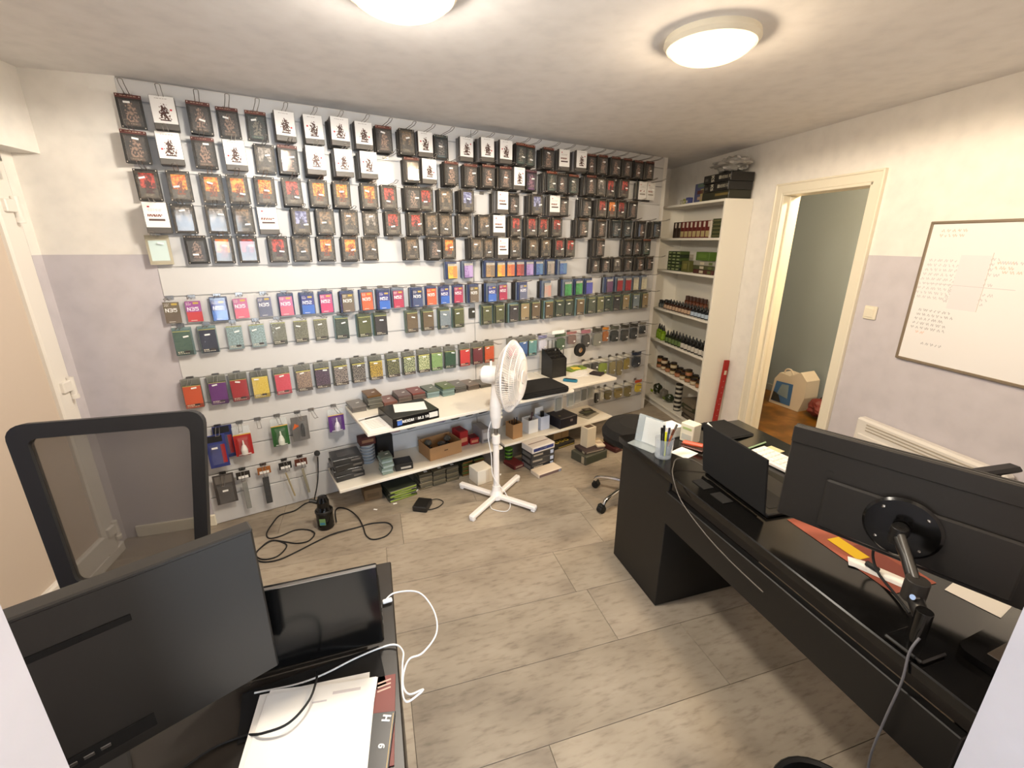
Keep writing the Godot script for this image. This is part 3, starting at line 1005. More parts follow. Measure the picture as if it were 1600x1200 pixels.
func build_bookcase() -> void:
	var C: Material = mats["case_white"]
	var a0 := 3.44
	var a1 := 4.45
	var t := thing("bookcase", "tall white bookcase with bottles and boxes beside the doorway", "bookcase", at(RW, -(a0 + a1) / 2, 0, 0.002))
	var w := a1 - a0
	var dd := 0.255
	for s in [-1.0, 1.0]:
		part(t, "side_panel", bev(0.02, 2.05, dd, 0.002), C, Vector3(s * (w / 2 - 0.01), 1.025, dd / 2))
	part(t, "back_panel", box(w - 0.042, 2.0, 0.005), C, Vector3(0, 1.03, 0.004))
	for y in [2.05, 1.75, 1.445, 1.058, 0.727, 0.43, 0.08]:
		part(t, "shelf", bev(w - 0.042, 0.02, dd - 0.01, 0.002), C, Vector3(0, y - 0.01, dd / 2 + 0.005))
	part(t, "plinth", box(w - 0.042, 0.055, 0.016), C, Vector3(0, 0.0275, dd - 0.03))


# ---------------------------------------------------------------- desks
func build_desks() -> void:
	var K: Material = mats["black_desk"]
	# desk on the door side: end unit, top, front beam with ledge, near end panel
	var t := thing("black_desk", "long black office desk with a glossy top in front of the heater", "desk", Transform3D(Basis(), Vector3(1.2, 0, -1.2)))
	part(t, "desktop", bev(0.78, 0.035, 1.54, 0.004), mats["black_gloss"], Vector3(0.375, 0.7225, 0.05))
	part(t, "end_unit", bev(0.62, 0.70, 0.41, 0.003), K, Vector3(0.315, 0.352, -0.5))
	part(t, "front_beam", bev(0.03, 0.155, 1.10, 0.003), K, Vector3(0.0, 0.575, 0.26))
	part(t, "apron", bev(0.02, 0.05, 1.10, 0.003), mats["black_wood"], Vector3(0.022, 0.679, 0.26))
	part(t, "end_panel", bev(0.6, 0.70, 0.03, 0.003), K, Vector3(0.32, 0.352, 0.79))
	for z in [-0.17, -0.06]:
		part(t, "cable_slot", bev(0.05, 0.004, 0.075, 0.001), mats["fabric_black"], Vector3(0.07, 0.7415, z))
	# desk nearest the plastic door
	var l := thing("dark_desk", "dark wood-look desk carrying the papers and white cable", "desk", Transform3D(Basis(), Vector3(-0.56, 0, -0.86)))
	part(l, "desktop", bev(1.09, 0.03, 0.80, 0.003), mats["black_wood"], Vector3(0, 0.725, 0))
	part(l, "end_panel", bev(0.03, 0.709, 0.76, 0.003), mats["black_wood"], Vector3(0.525, 0.355, 0))
	part(l, "end_panel", bev(0.03, 0.709, 0.76, 0.003), mats["black_wood"], Vector3(-0.525, 0.355, 0))
	part(l, "modesty_panel", bev(1.02, 0.4, 0.018, 0.003), mats["black_wood"], Vector3(0, 0.50, 0.3))


# ---------------------------------------------------------------- pedestal fan
func build_fan() -> void:
	var Wm: Material = mats["fan_white"]
	var t := thing("pedestal_fan", "white pedestal fan on a cross base with its round cage turned sideways", "fan", Transform3D(Basis(), Vector3(0.71, 0, -2.655)))
	for a in [43.0, 133.0, 223.0, 313.0]:
		var dir := Vector3(cos(deg_to_rad(a)), 0, -sin(deg_to_rad(a)))
		var arm := part(t, "base_arm", bev(0.29, 0.032, 0.04, 0.008), Wm, dir * 0.165 + Vector3(0, 0.03, 0), ry(a))
		part(arm, "foot", bev(0.03, 0.014, 0.034, 0.004), Wm, Vector3(0.125, -0.022, 0))
	part(t, "base_collar", lathe([Vector2(0.0, 0.014), Vector2(0.045, 0.014), Vector2(0.045, 0.045), Vector2(0.03, 0.075), Vector2(0.027, 0.11), Vector2(0, 0.11)], 24), Wm)
	part(t, "lower_pole", cyl(0.021, 0.40, 20), Wm, Vector3(0, 0.05, 0))
	part(t, "clamp_collar", cyl(0.028, 0.06, 20), Wm, Vector3(0, 0.43, 0))
	part(t, "steel_pole", cyl(0.012, 0.16, 16), mats["steel"], Vector3(0, 0.44, 0))
	part(t, "control_housing", lathe([Vector2(0, 0.545), Vector2(0.026, 0.545), Vector2(0.038, 0.62), Vector2(0.04, 0.70), Vector2(0.03, 0.80), Vector2(0.024, 0.88), Vector2(0, 0.88)], 20), Wm)
	var ax := Vector3(0.82, 0.02, 0.57).normalized()
	for k in 4:
		part(t, "speed_button", bev(0.014, 0.014, 0.008, 0.003), mats["trim_cream"], ax * 0.041 + Vector3(0, 0.62 + 0.028 * k, 0), Basis(Vector3.UP, atan2(ax.x, ax.z)))
	# head: local -z of this basis looks along the blowing axis
	var hb := Basis.looking_at(ax, Vector3.UP)
	var hc := Vector3(0.0, 0.905, 0.0)
	var motor := lathe([Vector2(0, 0), Vector2(0.035, 0.0), Vector2(0.055, 0.02), Vector2(0.06, 0.07), Vector2(0.058, 0.14), Vector2(0.045, 0.155), Vector2(0, 0.155)], 24)
	part(t, "motor_housing", motor, Wm, hc - ax * 0.10, hb * rx(-90))
	part(t, "swing_knob", cyl(0.008, 0.03, 12), Wm, hc - ax * 0.03 + Vector3(0, 0.058, 0))
	var cc := hc + ax * 0.11
	var blade_poly := PackedVector2Array([Vector2(0.0, -0.02), Vector2(0.06, -0.055), Vector2(0.13, -0.075), Vector2(0.175, -0.05), Vector2(0.185, 0.0), Vector2(0.16, 0.045), Vector2(0.09, 0.05), Vector2(0.0, 0.02)])
	var blade := extrude(blade_poly, 0.004)
	var blade_m := clear_mat("blade_plastic", Color(0.93, 0.93, 0.92, 0.75), 0.3)
	for k in 3:
		part(t, "blade", blade, blade_m, cc, hb * rz(120.0 * k + 20) * rx(24))
	part(t, "hub", lathe([Vector2(0, -0.03), Vector2(0.035, -0.03), Vector2(0.038, 0.02), Vector2(0.02, 0.035), Vector2(0, 0.035)], 20), Wm, cc, hb * rx(-90))
	for s in [1.0, -1.0]:
		var st := SurfaceTool.new()
		st.begin(Mesh.PRIMITIVE_TRIANGLES)
		for k in 88:
			var a := TAU * k / 88
			var r0 := 0.045 if s > 0 else 0.06
			var pts := []
			for q in 6:
				var f := q / 5.0
				var r := r0 + (0.222 - r0) * f
				pts.append(Vector3(cos(a + f * 0.35) * r, sin(a + f * 0.35) * r, -s * (0.004 + 0.068 * (1.0 - f * f * f))))
			add_tube(st, pts, 0.0017, 4)
		for rr in [0.075, 0.11, 0.15, 0.185]:
			var f2: float = (rr - 0.045) / 0.177
			var ring := []
			for k in 40:
				ring.append(Vector3(cos(TAU * k / 40) * rr, sin(TAU * k / 40) * rr, -s * (0.004 + 0.068 * (1.0 - f2 * f2 * f2))))
			add_tube(st, ring, 0.0018, 4, true)
		part(t, "front_grille" if s > 0 else "rear_grille", st.commit(), Wm, cc, hb)
	var rim := []
	for k in 48:
		rim.append(Vector3(cos(TAU * k / 48) * 0.224, sin(TAU * k / 48) * 0.224, 0))
	part(t, "cage_rim", tube(rim, 0.006, 8, true), Wm, cc, hb)
	part(t, "centre_badge", lathe([Vector2(0, 0.078), Vector2(0.04, 0.078), Vector2(0.048, 0.070), Vector2(0.048, 0.066), Vector2(0, 0.066)], 24), Wm, cc, hb * rx(-90))
	var cable := smooth_path([Vector3(-0.03, 0.6, 0.0), Vector3(-0.055, 0.5, 0.0), Vector3(-0.04, 0.36, 0.02), Vector3(-0.03, 0.2, 0.03), Vector3(0.045, 0.08, 0.05), Vector3(0.07, 0.006, 0.1), Vector3(0.02, 0.006, 0.17), Vector3(-0.06, 0.006, 0.12), Vector3(-0.06, 0.006, 0.06)], 6)
	part(t, "power_cable", tube(cable, 0.003, 6), mats["white_cable"])


# ---------------------------------------------------------------- chairs
func star_base(t: Node, m: Material, r: float, caster: Material, turn := 0.0) -> void:
	for k in 5:
		var a := TAU * k / 5 + turn
		var d := Vector3(cos(a), 0, sin(a))
		part(t, "base_arm", tube(smooth_path([Vector3(0, 0.13, 0) + d * 0.02, Vector3(0, 0.125, 0) + d * r * 0.5, Vector3(0, 0.10, 0) + d * r * 0.9, Vector3(0, 0.07, 0) + d * r], 4), 0.014, 8), m)
		var c := part(t, "caster", cyl(0.026, 0.04, 16), caster, d * r + Vector3(0, 0.026, 0), Basis(Vector3.UP, -a) * rx(90) * Basis(Vector3.UP, 0.0))
		part(c, "caster_hood", bev(0.034, 0.05, 0.03, 0.008), caster, Vector3(0, 0.02, -0.02))


func build_chairs() -> void:
	# mesh-backed office chair behind the dark desk
	var t := thing("mesh_office_chair", "dark office chair with a see-through mesh back beside the plastic door", "chair", Transform3D(ry(-2), Vector3(-0.905, 0, -1.66)))
	var outer := round_rect(0.58, 0.64, 0.05, 5, 0.22)
	var inner := round_rect(0.475, 0.535, 0.025, 5, 0.22)
	var tilt := rx(-9)
	part(t, "back_frame", frame_ring(outer, inner, 0.028, 0.35), mats["chair_frame"], Vector3(0, 0.815, -0.10), tilt)
	part(t, "back_mesh", extrude(PackedVector2Array(round_rect(0.49, 0.55, 0.03, 5, 0.22)), 0.002, 0.35), mats["chair_mesh"], Vector3(0, 0.815, -0.10), tilt)
	part(t, "back_stem", bev(0.07, 0.34, 0.03, 0.01), mats["black_plastic"], Vector3(0, 0.42, -0.06), rx(14))
	part(t, "seat", bev(0.48, 0.08, 0.44, 0.03), mats["fabric_black"], Vector3(0, 0.46, 0.14))
	part(t, "column", cyl(0.028, 0.30, 16), mats["black_plastic"], Vector3(0, 0.12, 0.12))
	var sb := Node3D.new()
	sb.name = "star_base"
	sb.position = Vector3(0, 0, 0.08)
	t.add_child(sb)
	star_base(sb, mats["black_plastic"], 0.27, mats["rubber"])
	# round stool with a chrome base, beyond the end of the black desk
	var s := thing("round_stool", "black round padded stool with chrome star base behind the black desk", "stool", Transform3D(Basis(), Vector3(1.60, 0, -2.37)))
	part(s, "seat", lathe([Vector2(0, 0.46), Vector2(0.19, 0.46), Vector2(0.225, 0.485), Vector2(0.23, 0.52), Vector2(0.205, 0.565), Vector2(0.12, 0.585), Vector2(0, 0.588)], 40), mats["fabric_black"])
	part(s, "column", cyl(0.025, 0.34, 16), mats["chrome"], Vector3(0, 0.125, 0))
	var sb2 := Node3D.new()
	sb2.name = "star_base"
	s.add_child(sb2)
	star_base(sb2, mats["chrome"], 0.275, mats["rubber"], deg_to_rad(161))
	# second office chair between the black desk and the heater: its armrest shows past the monitor
	var c := thing("armrest_chair", "black office chair with curved armrests behind the wide monitor", "chair", Transform3D(ry(86), Vector3(2.40, 0, -0.77)))
	part(c, "seat", bev(0.48, 0.08, 0.46, 0.03), mats["fabric_black"], Vector3(0, 0.46, 0))
	part(c, "backrest", bev(0.44, 0.26, 0.05, 0.02), mats["fabric_black"], Vector3(0, 0.62, 0.235), rx(6))
	part(c, "column", cyl(0.028, 0.30, 16), mats["black_plastic"], Vector3(0, 0.12, 0))
	for q in [-1.0, 1.0]:
		var arm := part(c, "armrest", bev(0.06, 0.03, 0.26, 0.014), mats["black_plastic"], Vector3(q * 0.29, 0.775, 0.10))
		part(arm, "arm_post", tube(smooth_path([Vector3(0, -0.012, 0.03), Vector3(0, -0.16, 0.02), Vector3(-q * 0.04, -0.28, 0), Vector3(-q * 0.12, -0.30, 0)], 4), 0.014, 8), mats["black_plastic"])
	var sb3 := Node3D.new()
	sb3.name = "star_base"
	c.add_child(sb3)
	star_base(sb3, mats["black_plastic"], 0.27, mats["rubber"])


# rows of hooks on the slats: hook height, pack centre, pack height, then per hook [place along the wall, kind of pack, how many, width]
const ROWS := [
	[2.353, 2.302, 0.146, [[0.033, "dr", 1, 0.098], [0.165, "wm", 2, 0.098], [0.309, "dr", 3, 0.098], [0.434, "dr", 1, 0.098], [0.563, "gn", 1, 0.098], [0.692, "wm", 3, 0.098], [0.835, "wm", 3, 0.098], [0.968, "wm", 4, 0.098], [1.109, "wm", 3, 0.098], [1.239, "dr", 4, 0.098], [1.383, "tn", 4, 0.098], [1.505, "wm", 2, 0.098], [1.631, "cy", 2, 0.098], [1.797, "wm", 2, 0.098], [1.92, "wm", 4, 0.098], [2.066, "wm", 4, 0.098], [2.204, "gn", 6, 0.088], [2.298, "gn", 5, 0.088], [2.464, "dr", 5, 0.098], [2.604, "wt", 3, 0.098], [2.744, "wm", 4, 0.098], [2.905, "dr", 4, 0.097], [3.008, "dr", 5, 0.097], [3.15, "dr", 5, 0.098], [3.283, "dr", 5, 0.098], [3.435, "dr", 4, 0.098], [3.553, "dr", 5, 0.098]]],
	[2.198, 2.142, 0.146, [[0.024, "dr", 3, 0.098], [0.16, "wm", 3, 0.098], [0.3, "dr", 3, 0.098], [0.436, "wm", 2, 0.098], [0.579, "gr", 2, 0.098], [0.691, "dr", 4, 0.098], [0.821, "wm", 4, 0.098], [0.972, "wm", 4, 0.098], [1.114, "wm", 4, 0.098], [1.263, "-", 0, 0.098], [1.397, "dr", 5, 0.098], [1.509, "wm", 3, 0.098], [1.67, "dr", 5, 0.098], [1.823, "dr", 4, 0.098], [1.939, "dr", 6, 0.098], [2.078, "dr", 6, 0.095], [2.178, "wm", 4, 0.095], [2.326, "pu", 4, 0.098], [2.483, "gn", 6, 0.098], [2.615, "bk", 4, 0.098], [2.73, "gn", 4, 0.098], [2.877, "dr", 6, 0.098], [3.02, "gr", 4, 0.098], [3.148, "rd", 3, 0.098], [3.269, "rd", 5, 0.098], [3.511, "cl", 4, 0.098], [3.616, "cl", 4, 0.098]]],
	[2.043, 1.977, 0.146, [[0.037, "rd", 2, 0.098], [0.168, "or", 3, 0.098], [0.307, "or", 2, 0.098], [0.425, "or", 3, 0.098], [0.554, "or", 3, 0.098], [0.69, "rd", 4, 0.098], [0.83, "or", 4, 0.098], [0.959, "or", 4, 0.098], [1.121, "or", 4, 0.098], [1.25, "rd", 3, 0.098], [1.394, "bk", 5, 0.098], [1.498, "rd", 3, 0.098], [1.63, "tn", 4, 0.098], [1.772, "bl", 6, 0.098], [1.945, "-", 0, 0.088], [2.039, "wt", 4, 0.088], [2.183, "bk", 3, 0.098], [2.352, "bl", 6, 0.098], [2.527, "wt", 3, 0.098], [2.635, "bk", 4, 0.098], [2.855, "bk", 5, 0.098], [3.028, "rd", 5, 0.098], [3.157, "or", 4, 0.098], [3.27, "rd", 4, 0.098], [3.39, "bk", 5, 0.098]]],
	[1.888, 1.822, 0.146, [[0.048, "wt", 3, 0.098], [0.157, "gr", 2, 0.098], [0.304, "gr", 2, 0.098], [0.425, "tn", 3, 0.098], [0.548, "wt", 1, 0.098], [0.716, "bl", 4, 0.098], [0.848, "tn", 4, 0.098], [0.988, "tn", 4, 0.098], [1.127, "gr", 2, 0.098], [1.257, "rd", 4, 0.098], [1.41, "rd", 4, 0.098], [1.53, "tn", 3, 0.097], [1.633, "tn", 3, 0.097], [1.768, "tn", 4, 0.098], [1.921, "tn", 4, 0.098], [2.028, "wt", 3, 0.098], [2.194, "rd", 4, 0.098], [2.339, "rd", 4, 0.098], [2.447, "rd", 4, 0.098], [2.579, "rd", 4, 0.098], [2.819, "br", 6, 0.098], [3.054, "br", 4, 0.098], [3.224, "cy", 4, 0.098], [3.364, "cy", 4, 0.098], [3.542, "bk", 4, 0.098], [3.72, "cy", 5, 0.098]]],
	[1.733, 1.667, 0.146, [[0.023, "gp", 2, 0.098], [0.185, "bk", 2, 0.098], [0.305, "or", 2, 0.098], [0.424, "rd", 2, 0.098], [0.577, "rd", 3, 0.098], [0.702, "tn", 3, 0.098], [0.837, "or", 3, 0.098], [0.975, "or", 4, 0.098], [1.108, "tn", 2, 0.098], [1.256, "-", 0, 0.098], [1.373, "tn", 4, 0.098], [1.528, "bk", 5, 0.098], [1.661, "or", 2, 0.098], [1.839, "tn", 6, 0.098], [1.967, "tn", 3, 0.088], [2.061, "wt", 3, 0.088], [2.189, "tn", 4, 0.098], [2.339, "tn", 5, 0.098], [2.478, "tn", 4, 0.098], [2.612, "rd", 4, 0.098], [2.724, "rd", 4, 0.098], [3.014, "br", 6, 0.098], [3.386, "bk", 4, 0.098], [3.5, "bk", 4, 0.098], [3.625, "gn", 4, 0.098]]],
	[1.578, 1.52, 0.125, [[1.659, "my", 4, 0.088], [1.796, "mp", 3, 0.088], [1.965, "mt", 4, 0.087], [2.059, "my", 4, 0.080], [2.145, "mo", 4, 0.080], [2.231, "mr", 4, 0.081], [2.321, "mp", 4, 0.083], [2.413, "mb", 4, 0.086], [2.526, "mg", 4, 0.088], [2.635, "mb", 5, 0.088], [3.008, "bk", 4, 0.088], [3.128, "bk", 4, 0.088], [3.266, "gr", 4, 0.088], [3.403, "bk", 4, 0.088], [3.559, "br", 4, 0.088], [3.711, "br", 3, 0.088]]],
	[1.42, 1.348, 0.14, [[0.018, "n35b", 1, 0.088], [0.115, "n35p", 1, 0.088], [0.234, "n52b", 2, 0.088], [0.341, "n35m", 1, 0.088], [0.464, "n35s", 1, 0.088], [0.576, "n35m", 2, 0.088], [0.696, "n52b", 2, 0.088], [0.804, "n52k", 2, 0.088], [0.927, "n35b", 4, 0.088], [1.052, "n35o", 3, 0.088], [1.159, "n52b", 4, 0.088], [1.261, "n52c", 3, 0.088], [1.389, "n35n", 4, 0.088], [1.509, "n35o", 2, 0.088], [1.612, "n52b", 2, 0.088], [1.719, "n52c", 2, 0.088], [1.828, "n35b", 4, 0.088], [1.968, "n52b", 5, 0.088], [2.089, "n52c", 3, 0.088], [2.235, "n35s", 6, 0.088], [2.485, "ncl", 5, 0.088], [2.696, "ng", 5, 0.088], [2.832, "ng", 4, 0.088], [2.947, "nu", 4, 0.088], [3.188, "nv", 4, 0.088], [3.335, "nr", 3, 0.088], [3.442, "nr", 3, 0.088], [3.543, "nw", 3, 0.088], [3.654, "nw", 3, 0.088]]],
	[1.268, 1.18, 0.16, [[0.038, "tg", 2, 0.092], [0.156, "tN", 2, 0.092], [0.285, "tc", 1, 0.092], [0.402, "tc", 1, 0.092], [0.516, "to", 1, 0.092], [0.641, "to", 1, 0.092], [0.757, "to", 1, 0.092], [0.882, "td", 2, 0.092], [1.02, "tv", 3, 0.092], [1.129, "tb", 3, 0.092], [1.349, "tw", 3, 0.092], [1.467, "tw", 3, 0.092], [1.595, "ts", 3, 0.092], [1.708, "tv", 3, 0.092], [1.946, "tv", 3, 0.092], [2.059, "tv", 3, 0.092], [2.175, "tb", 4, 0.092], [2.293, "tt", 3, 0.092], [2.4, "tw", 3, 0.092], [2.52, "tw", 4, 0.092], [2.644, "td", 3, 0.092], [2.747, "td", 3, 0.092], [2.857, "tw", 4, 0.092], [3.001, "td", 3, 0.092], [3.108, "tv", 3, 0.092], [3.217, "td", 2, 0.088], [3.311, "tb", 3, 0.088], [3.429, "tt", 3, 0.092], [3.564, "ts", 3, 0.092], [3.687, "tt", 3, 0.092]]],
	[0.958, 0.882, 0.175, [[0.029, "so", 2, 0.094], [0.152, "sp", 2, 0.094], [0.258, "sr", 2, 0.094], [0.37, "sy", 2, 0.094], [0.494, "sk", 2, 0.094], [0.615, "sB", 2, 0.094], [0.726, "sP", 2, 0.094], [0.842, "sG", 2, 0.094], [0.958, "sD", 2, 0.094], [1.075, "sY", 2, 0.094], [1.196, "sO", 2, 0.094], [1.313, "sW", 2, 0.094], [1.424, "sL", 2, 0.094], [1.525, "sg", 2, 0.094], [1.633, "sd", 2, 0.094], [1.756, "sx", 2, 0.094], [1.867, "sm", 2, 0.094], [1.97, "so", 2, 0.094], [2.192, "sc", 2, 0.094], [2.293, "sb", 2, 0.091], [2.389, "st", 2, 0.091]]],
]
const ROW_WORDS := ["topmost hook row", "second hook row", "third hook row", "fourth hook row", "fifth hook row", "small-pack hook row", "magnet-pack hook row", "tuft-pack hook row", "basing-pack hook row"]


func short_of(k: String) -> String:
	var s: String = KINDS[k][6]
	return s.replace(" blister pack", "").replace(" card box", "").replace(" magnet pack", "").replace(" tuft pack", "").replace(" basing pack", "").replace(" flock pack", "").replace(" pack", "")


func hook_mesh() -> ArrayMesh:
	if meshes.has("hook"):
		return meshes["hook"]
	var st := SurfaceTool.new()
	st.begin(Mesh.PRIMITIVE_TRIANGLES)
	add_tube(st, [Vector3(-0.009, 0.0, 0.004), Vector3(-0.009, 0.003, 0.10), Vector3(-0.009, 0.006, 0.19), Vector3(-0.009, 0.016, 0.222), Vector3(-0.004, 0.018, 0.227), Vector3(0.004, 0.018, 0.227), Vector3(0.009, 0.016, 0.222), Vector3(0.009, 0.006, 0.19), Vector3(0.009, 0.003, 0.10), Vector3(0.009, 0.0, 0.004)], 0.0016, 5)
	var m := st.commit()
	meshes["hook"] = m
	return m


func wire_hook(u: float, v: float, label: String, group: String) -> void:
	var h := thing("wire_hook", label, "hook", at(SW, u, v, 0.0005), group)
	part(h, "prong", hook_mesh(), mats["wire"])
	part(h, "back_plate", bev(0.036, 0.022, 0.003, 0.001), mats["steel"], Vector3(0, 0.0, 0.0025))


func front_pack(k: String, w: float, h: float, xf: Transform3D, label: String, group: String) -> void:
	var s: Array = KINDS[k]
	var t := thing(s[7], label, "box" if s[4] == "W" else "pack", xf, group)
	var cs: Array = cells[k]
	var cell: int = cs[rng.randi() % cs.size()]
	var P: Material = mats["print_card"]
	w = snappedf(w, 0.004)
	match s[4]:
		"B":
			part(t, "backing_card", card(w, h, 0.002, cell), P, Vector3(0, 0, -0.016))
			part(t, "blister", shell(w * 0.86, h * 0.8, 0.015, 0.007), mats["clear"], Vector3(0, -h * 0.05, -0.0149))
		"W":
			part(t, "box_body", bev(w, h, 0.028, 0.002), mat("box_grey", Color(0.33, 0.31, 0.29), 0.45), Vector3(0, 0, -0.0165))
			part(t, "front_card", card(w * 0.97, h * 0.8, 0.0015, cell), P, Vector3(0, h * 0.09, -0.0015))
		"N":
			part(t, "insert", card(w * 0.8, h * 0.8, 0.008, cell), P, Vector3(0, -h * 0.05, -0.012))
			part(t, "blister", shell(w, h, 0.016, 0.008), mats["clear"], Vector3(0, 0, -0.0165))
		"T":
			part(t, "insert", card(w * 0.84, h * 0.84, 0.01, cell), P, Vector3(0, -h * 0.03, -0.012))
			part(t, "blister", shell(w, h, 0.018, 0.006), mats["clear"], Vector3(0, 0, -0.0185))
		"S":
			part(t, "insert", card(w * 0.88, h * 0.76, 0.013, cell), P, Vector3(0, -h * 0.1, -0.011))
			part(t, "blister", shell(w, h, 0.019, 0.005), mats["clear"], Vector3(0, 0, -0.0195))
	if s[4] != "W" and s[4] != "N":
		part(t, "price_sticker", bev(0.026, 0.0085, 0.0006, 0.0002), mats["sticker"], Vector3(rng.randf_range(-0.2, 0.2) * w, (rng.randf_range(-0.2, 0.28) if s[4] == "B" else 0.2) * h, 0.0008), rz(rng.randf_range(-14, 14)))


func build_wall_packs() -> void:
	var stack := {"B": [mats["pack_edge"], mat("stack_brown", Color(0.30, 0.27, 0.23), 0.35)], "W": [mat("stack_grey", Color(0.46, 0.45, 0.45), 0.4), mat("box_grey", Color(0.33, 0.31, 0.29), 0.45)], "N": [mat("stack_blue", Color(0.20, 0.25, 0.40), 0.3), mat("stack_slate", Color(0.42, 0.46, 0.52), 0.25)], "T": [mat("stack_teal", Color(0.42, 0.52, 0.52), 0.2), mat("stack_olive", Color(0.33, 0.36, 0.28), 0.3)], "S": [mat("stack_moss", Color(0.42, 0.42, 0.38), 0.25), mat("stack_moss", Color(0.42, 0.42, 0.38), 0.25)]}
	var deep := SurfaceTool.new()
	deep.begin(Mesh.PRIMITIVE_TRIANGLES)
	for r in ROWS.size():
		var hv: float = ROWS[r][0]
		var cv: float = ROWS[r][1]
		var h: float = ROWS[r][2]
		var items: Array = ROWS[r][3]
		hv = maxf(hv, cv + h / 2 - 0.005)
		var rw: String = ROW_WORDS[r]
		var seen := {}
		for it in items:
			seen[it[1]] = seen.get(it[1], 0) + 1
		var used := {}
		for i in items.size():
			var it: Array = items[i]
			var k: String = it[1]
			var u: float = it[0]
			if k == "-":
				wire_hook(u, hv, "empty bare wire hook in the %s" % rw, "empty wire hooks of the %s" % rw)
				continue
			wire_hook(u, hv, "wire hook carrying packs in the %s" % rw, "loaded wire hooks of the %s" % rw)
			var n: int = it[2]
			var t := 0.034 if KINDS[k][4] == "W" else 0.021
			var label: String = "%s hanging in the %s" % [KINDS[k][6], rw]
			if seen[k] > 1:
				var a: String = short_of(items[i - 1][1]) if i > 0 and items[i - 1][1] != "-" else ""
				var b: String = short_of(items[i + 1][1]) if i + 1 < items.size() and items[i + 1][1] != "-" else ""
				if a != "" and b != "":
					if a == b:
						label = "%s between two %s packs, %s" % [KINDS[k][6], a, rw]
					else:
						label = "%s between %s and %s packs, %s" % [KINDS[k][6], a, b, rw]
				elif a + b != "":
					label = "%s at the end beside %s pack, %s" % [KINDS[k][6], a + b, rw]
			for q in n - 1:
				var bx := at(SW, u + rng.randf_range(-0.003, 0.003), cv + rng.randf_range(-0.003, 0.002), 0.008 + t / 2 + q * t)
				if KINDS[k][4] != "W":
					bx = bx * Transform3D(rx(rng.randf_range(-0.6, 0.6)), Vector3.ZERO)
				var bm := bev(snappedf(it[3], 0.004) * 0.98, h * 0.97, t * 0.62, 0.002)
				if q < n - 3:
					deep.append_from(bm, 0, Transform3D(Basis(), Vector3(0, -0.007, 0)) * bx)
					continue
				var nth := "directly" if q == n - 2 else "second"
				solo(KINDS[k][7], "%s pack hanging %s behind its front pack, %s" % [short_of(k), nth, rw], "box" if KINDS[k][4] == "W" else "pack", bm, stack[KINDS[k][4]][q % 2], bx, "%s packs %s behind in the %s" % [short_of(k), nth, rw])
			var xf := at(SW, u, cv, 0.008 + n * t, rng.randf_range(-2.5, 2.5)) * Transform3D(rz(rng.randf_range(-1.0, 1.0)), Vector3.ZERO)
			front_pack(k, it[3], h, xf, label, "packs at the front of the %s" % rw)
	var rest := solo("packs_at_the_back", "dark packs deep on the hooks against the white slats", "packs", deep.commit(), mats["pack_edge"])
	rest.set_meta("kind", "stuff")


# a hang-bag: header card over a clear film bag with something in it
func bag_pack(nm: String, label: String, xf: Transform3D, w: float, h: float, header: Color, body: Color, depth: float, group: String) -> Node3D:
	var t := thing(nm, label, "bag", xf, group)
	part(t, "header_card", bev(w, h * 0.2, 0.004, 0.001), flat(header, 0.6), Vector3(0, -h * 0.1, 0.0))
	var poly := PackedVector2Array()
	for i in 14:
		var a := TAU * i / 14.0
		var ca := signf(cos(a)) * pow(absf(cos(a)), 0.45)
		var sa := signf(sin(a)) * pow(absf(sin(a)), 0.45)
		poly.append(Vector2(ca * w * 0.43 * (1.0 + rng.randf_range(-0.1, 0.05)), sa * h * 0.35 * (1.0 + rng.randf_range(-0.16, 0.04))))
	part(t, "contents", extrude(poly, depth * 0.7), flat(body, 0.75), Vector3(0, -h * 0.6, 0.001))
	part(t, "film_bag", shell(w, h * 0.8, depth, 0.012), mats["clear"], Vector3(0, -h * 0.6, -depth * 0.4))
	part(t, "price_sticker", bev(0.018, 0.012, 0.0006, 0.0002), mats["sticker"], Vector3(w * 0.2, -h * 0.72, depth * 0.6 + 0.0014))
	return t


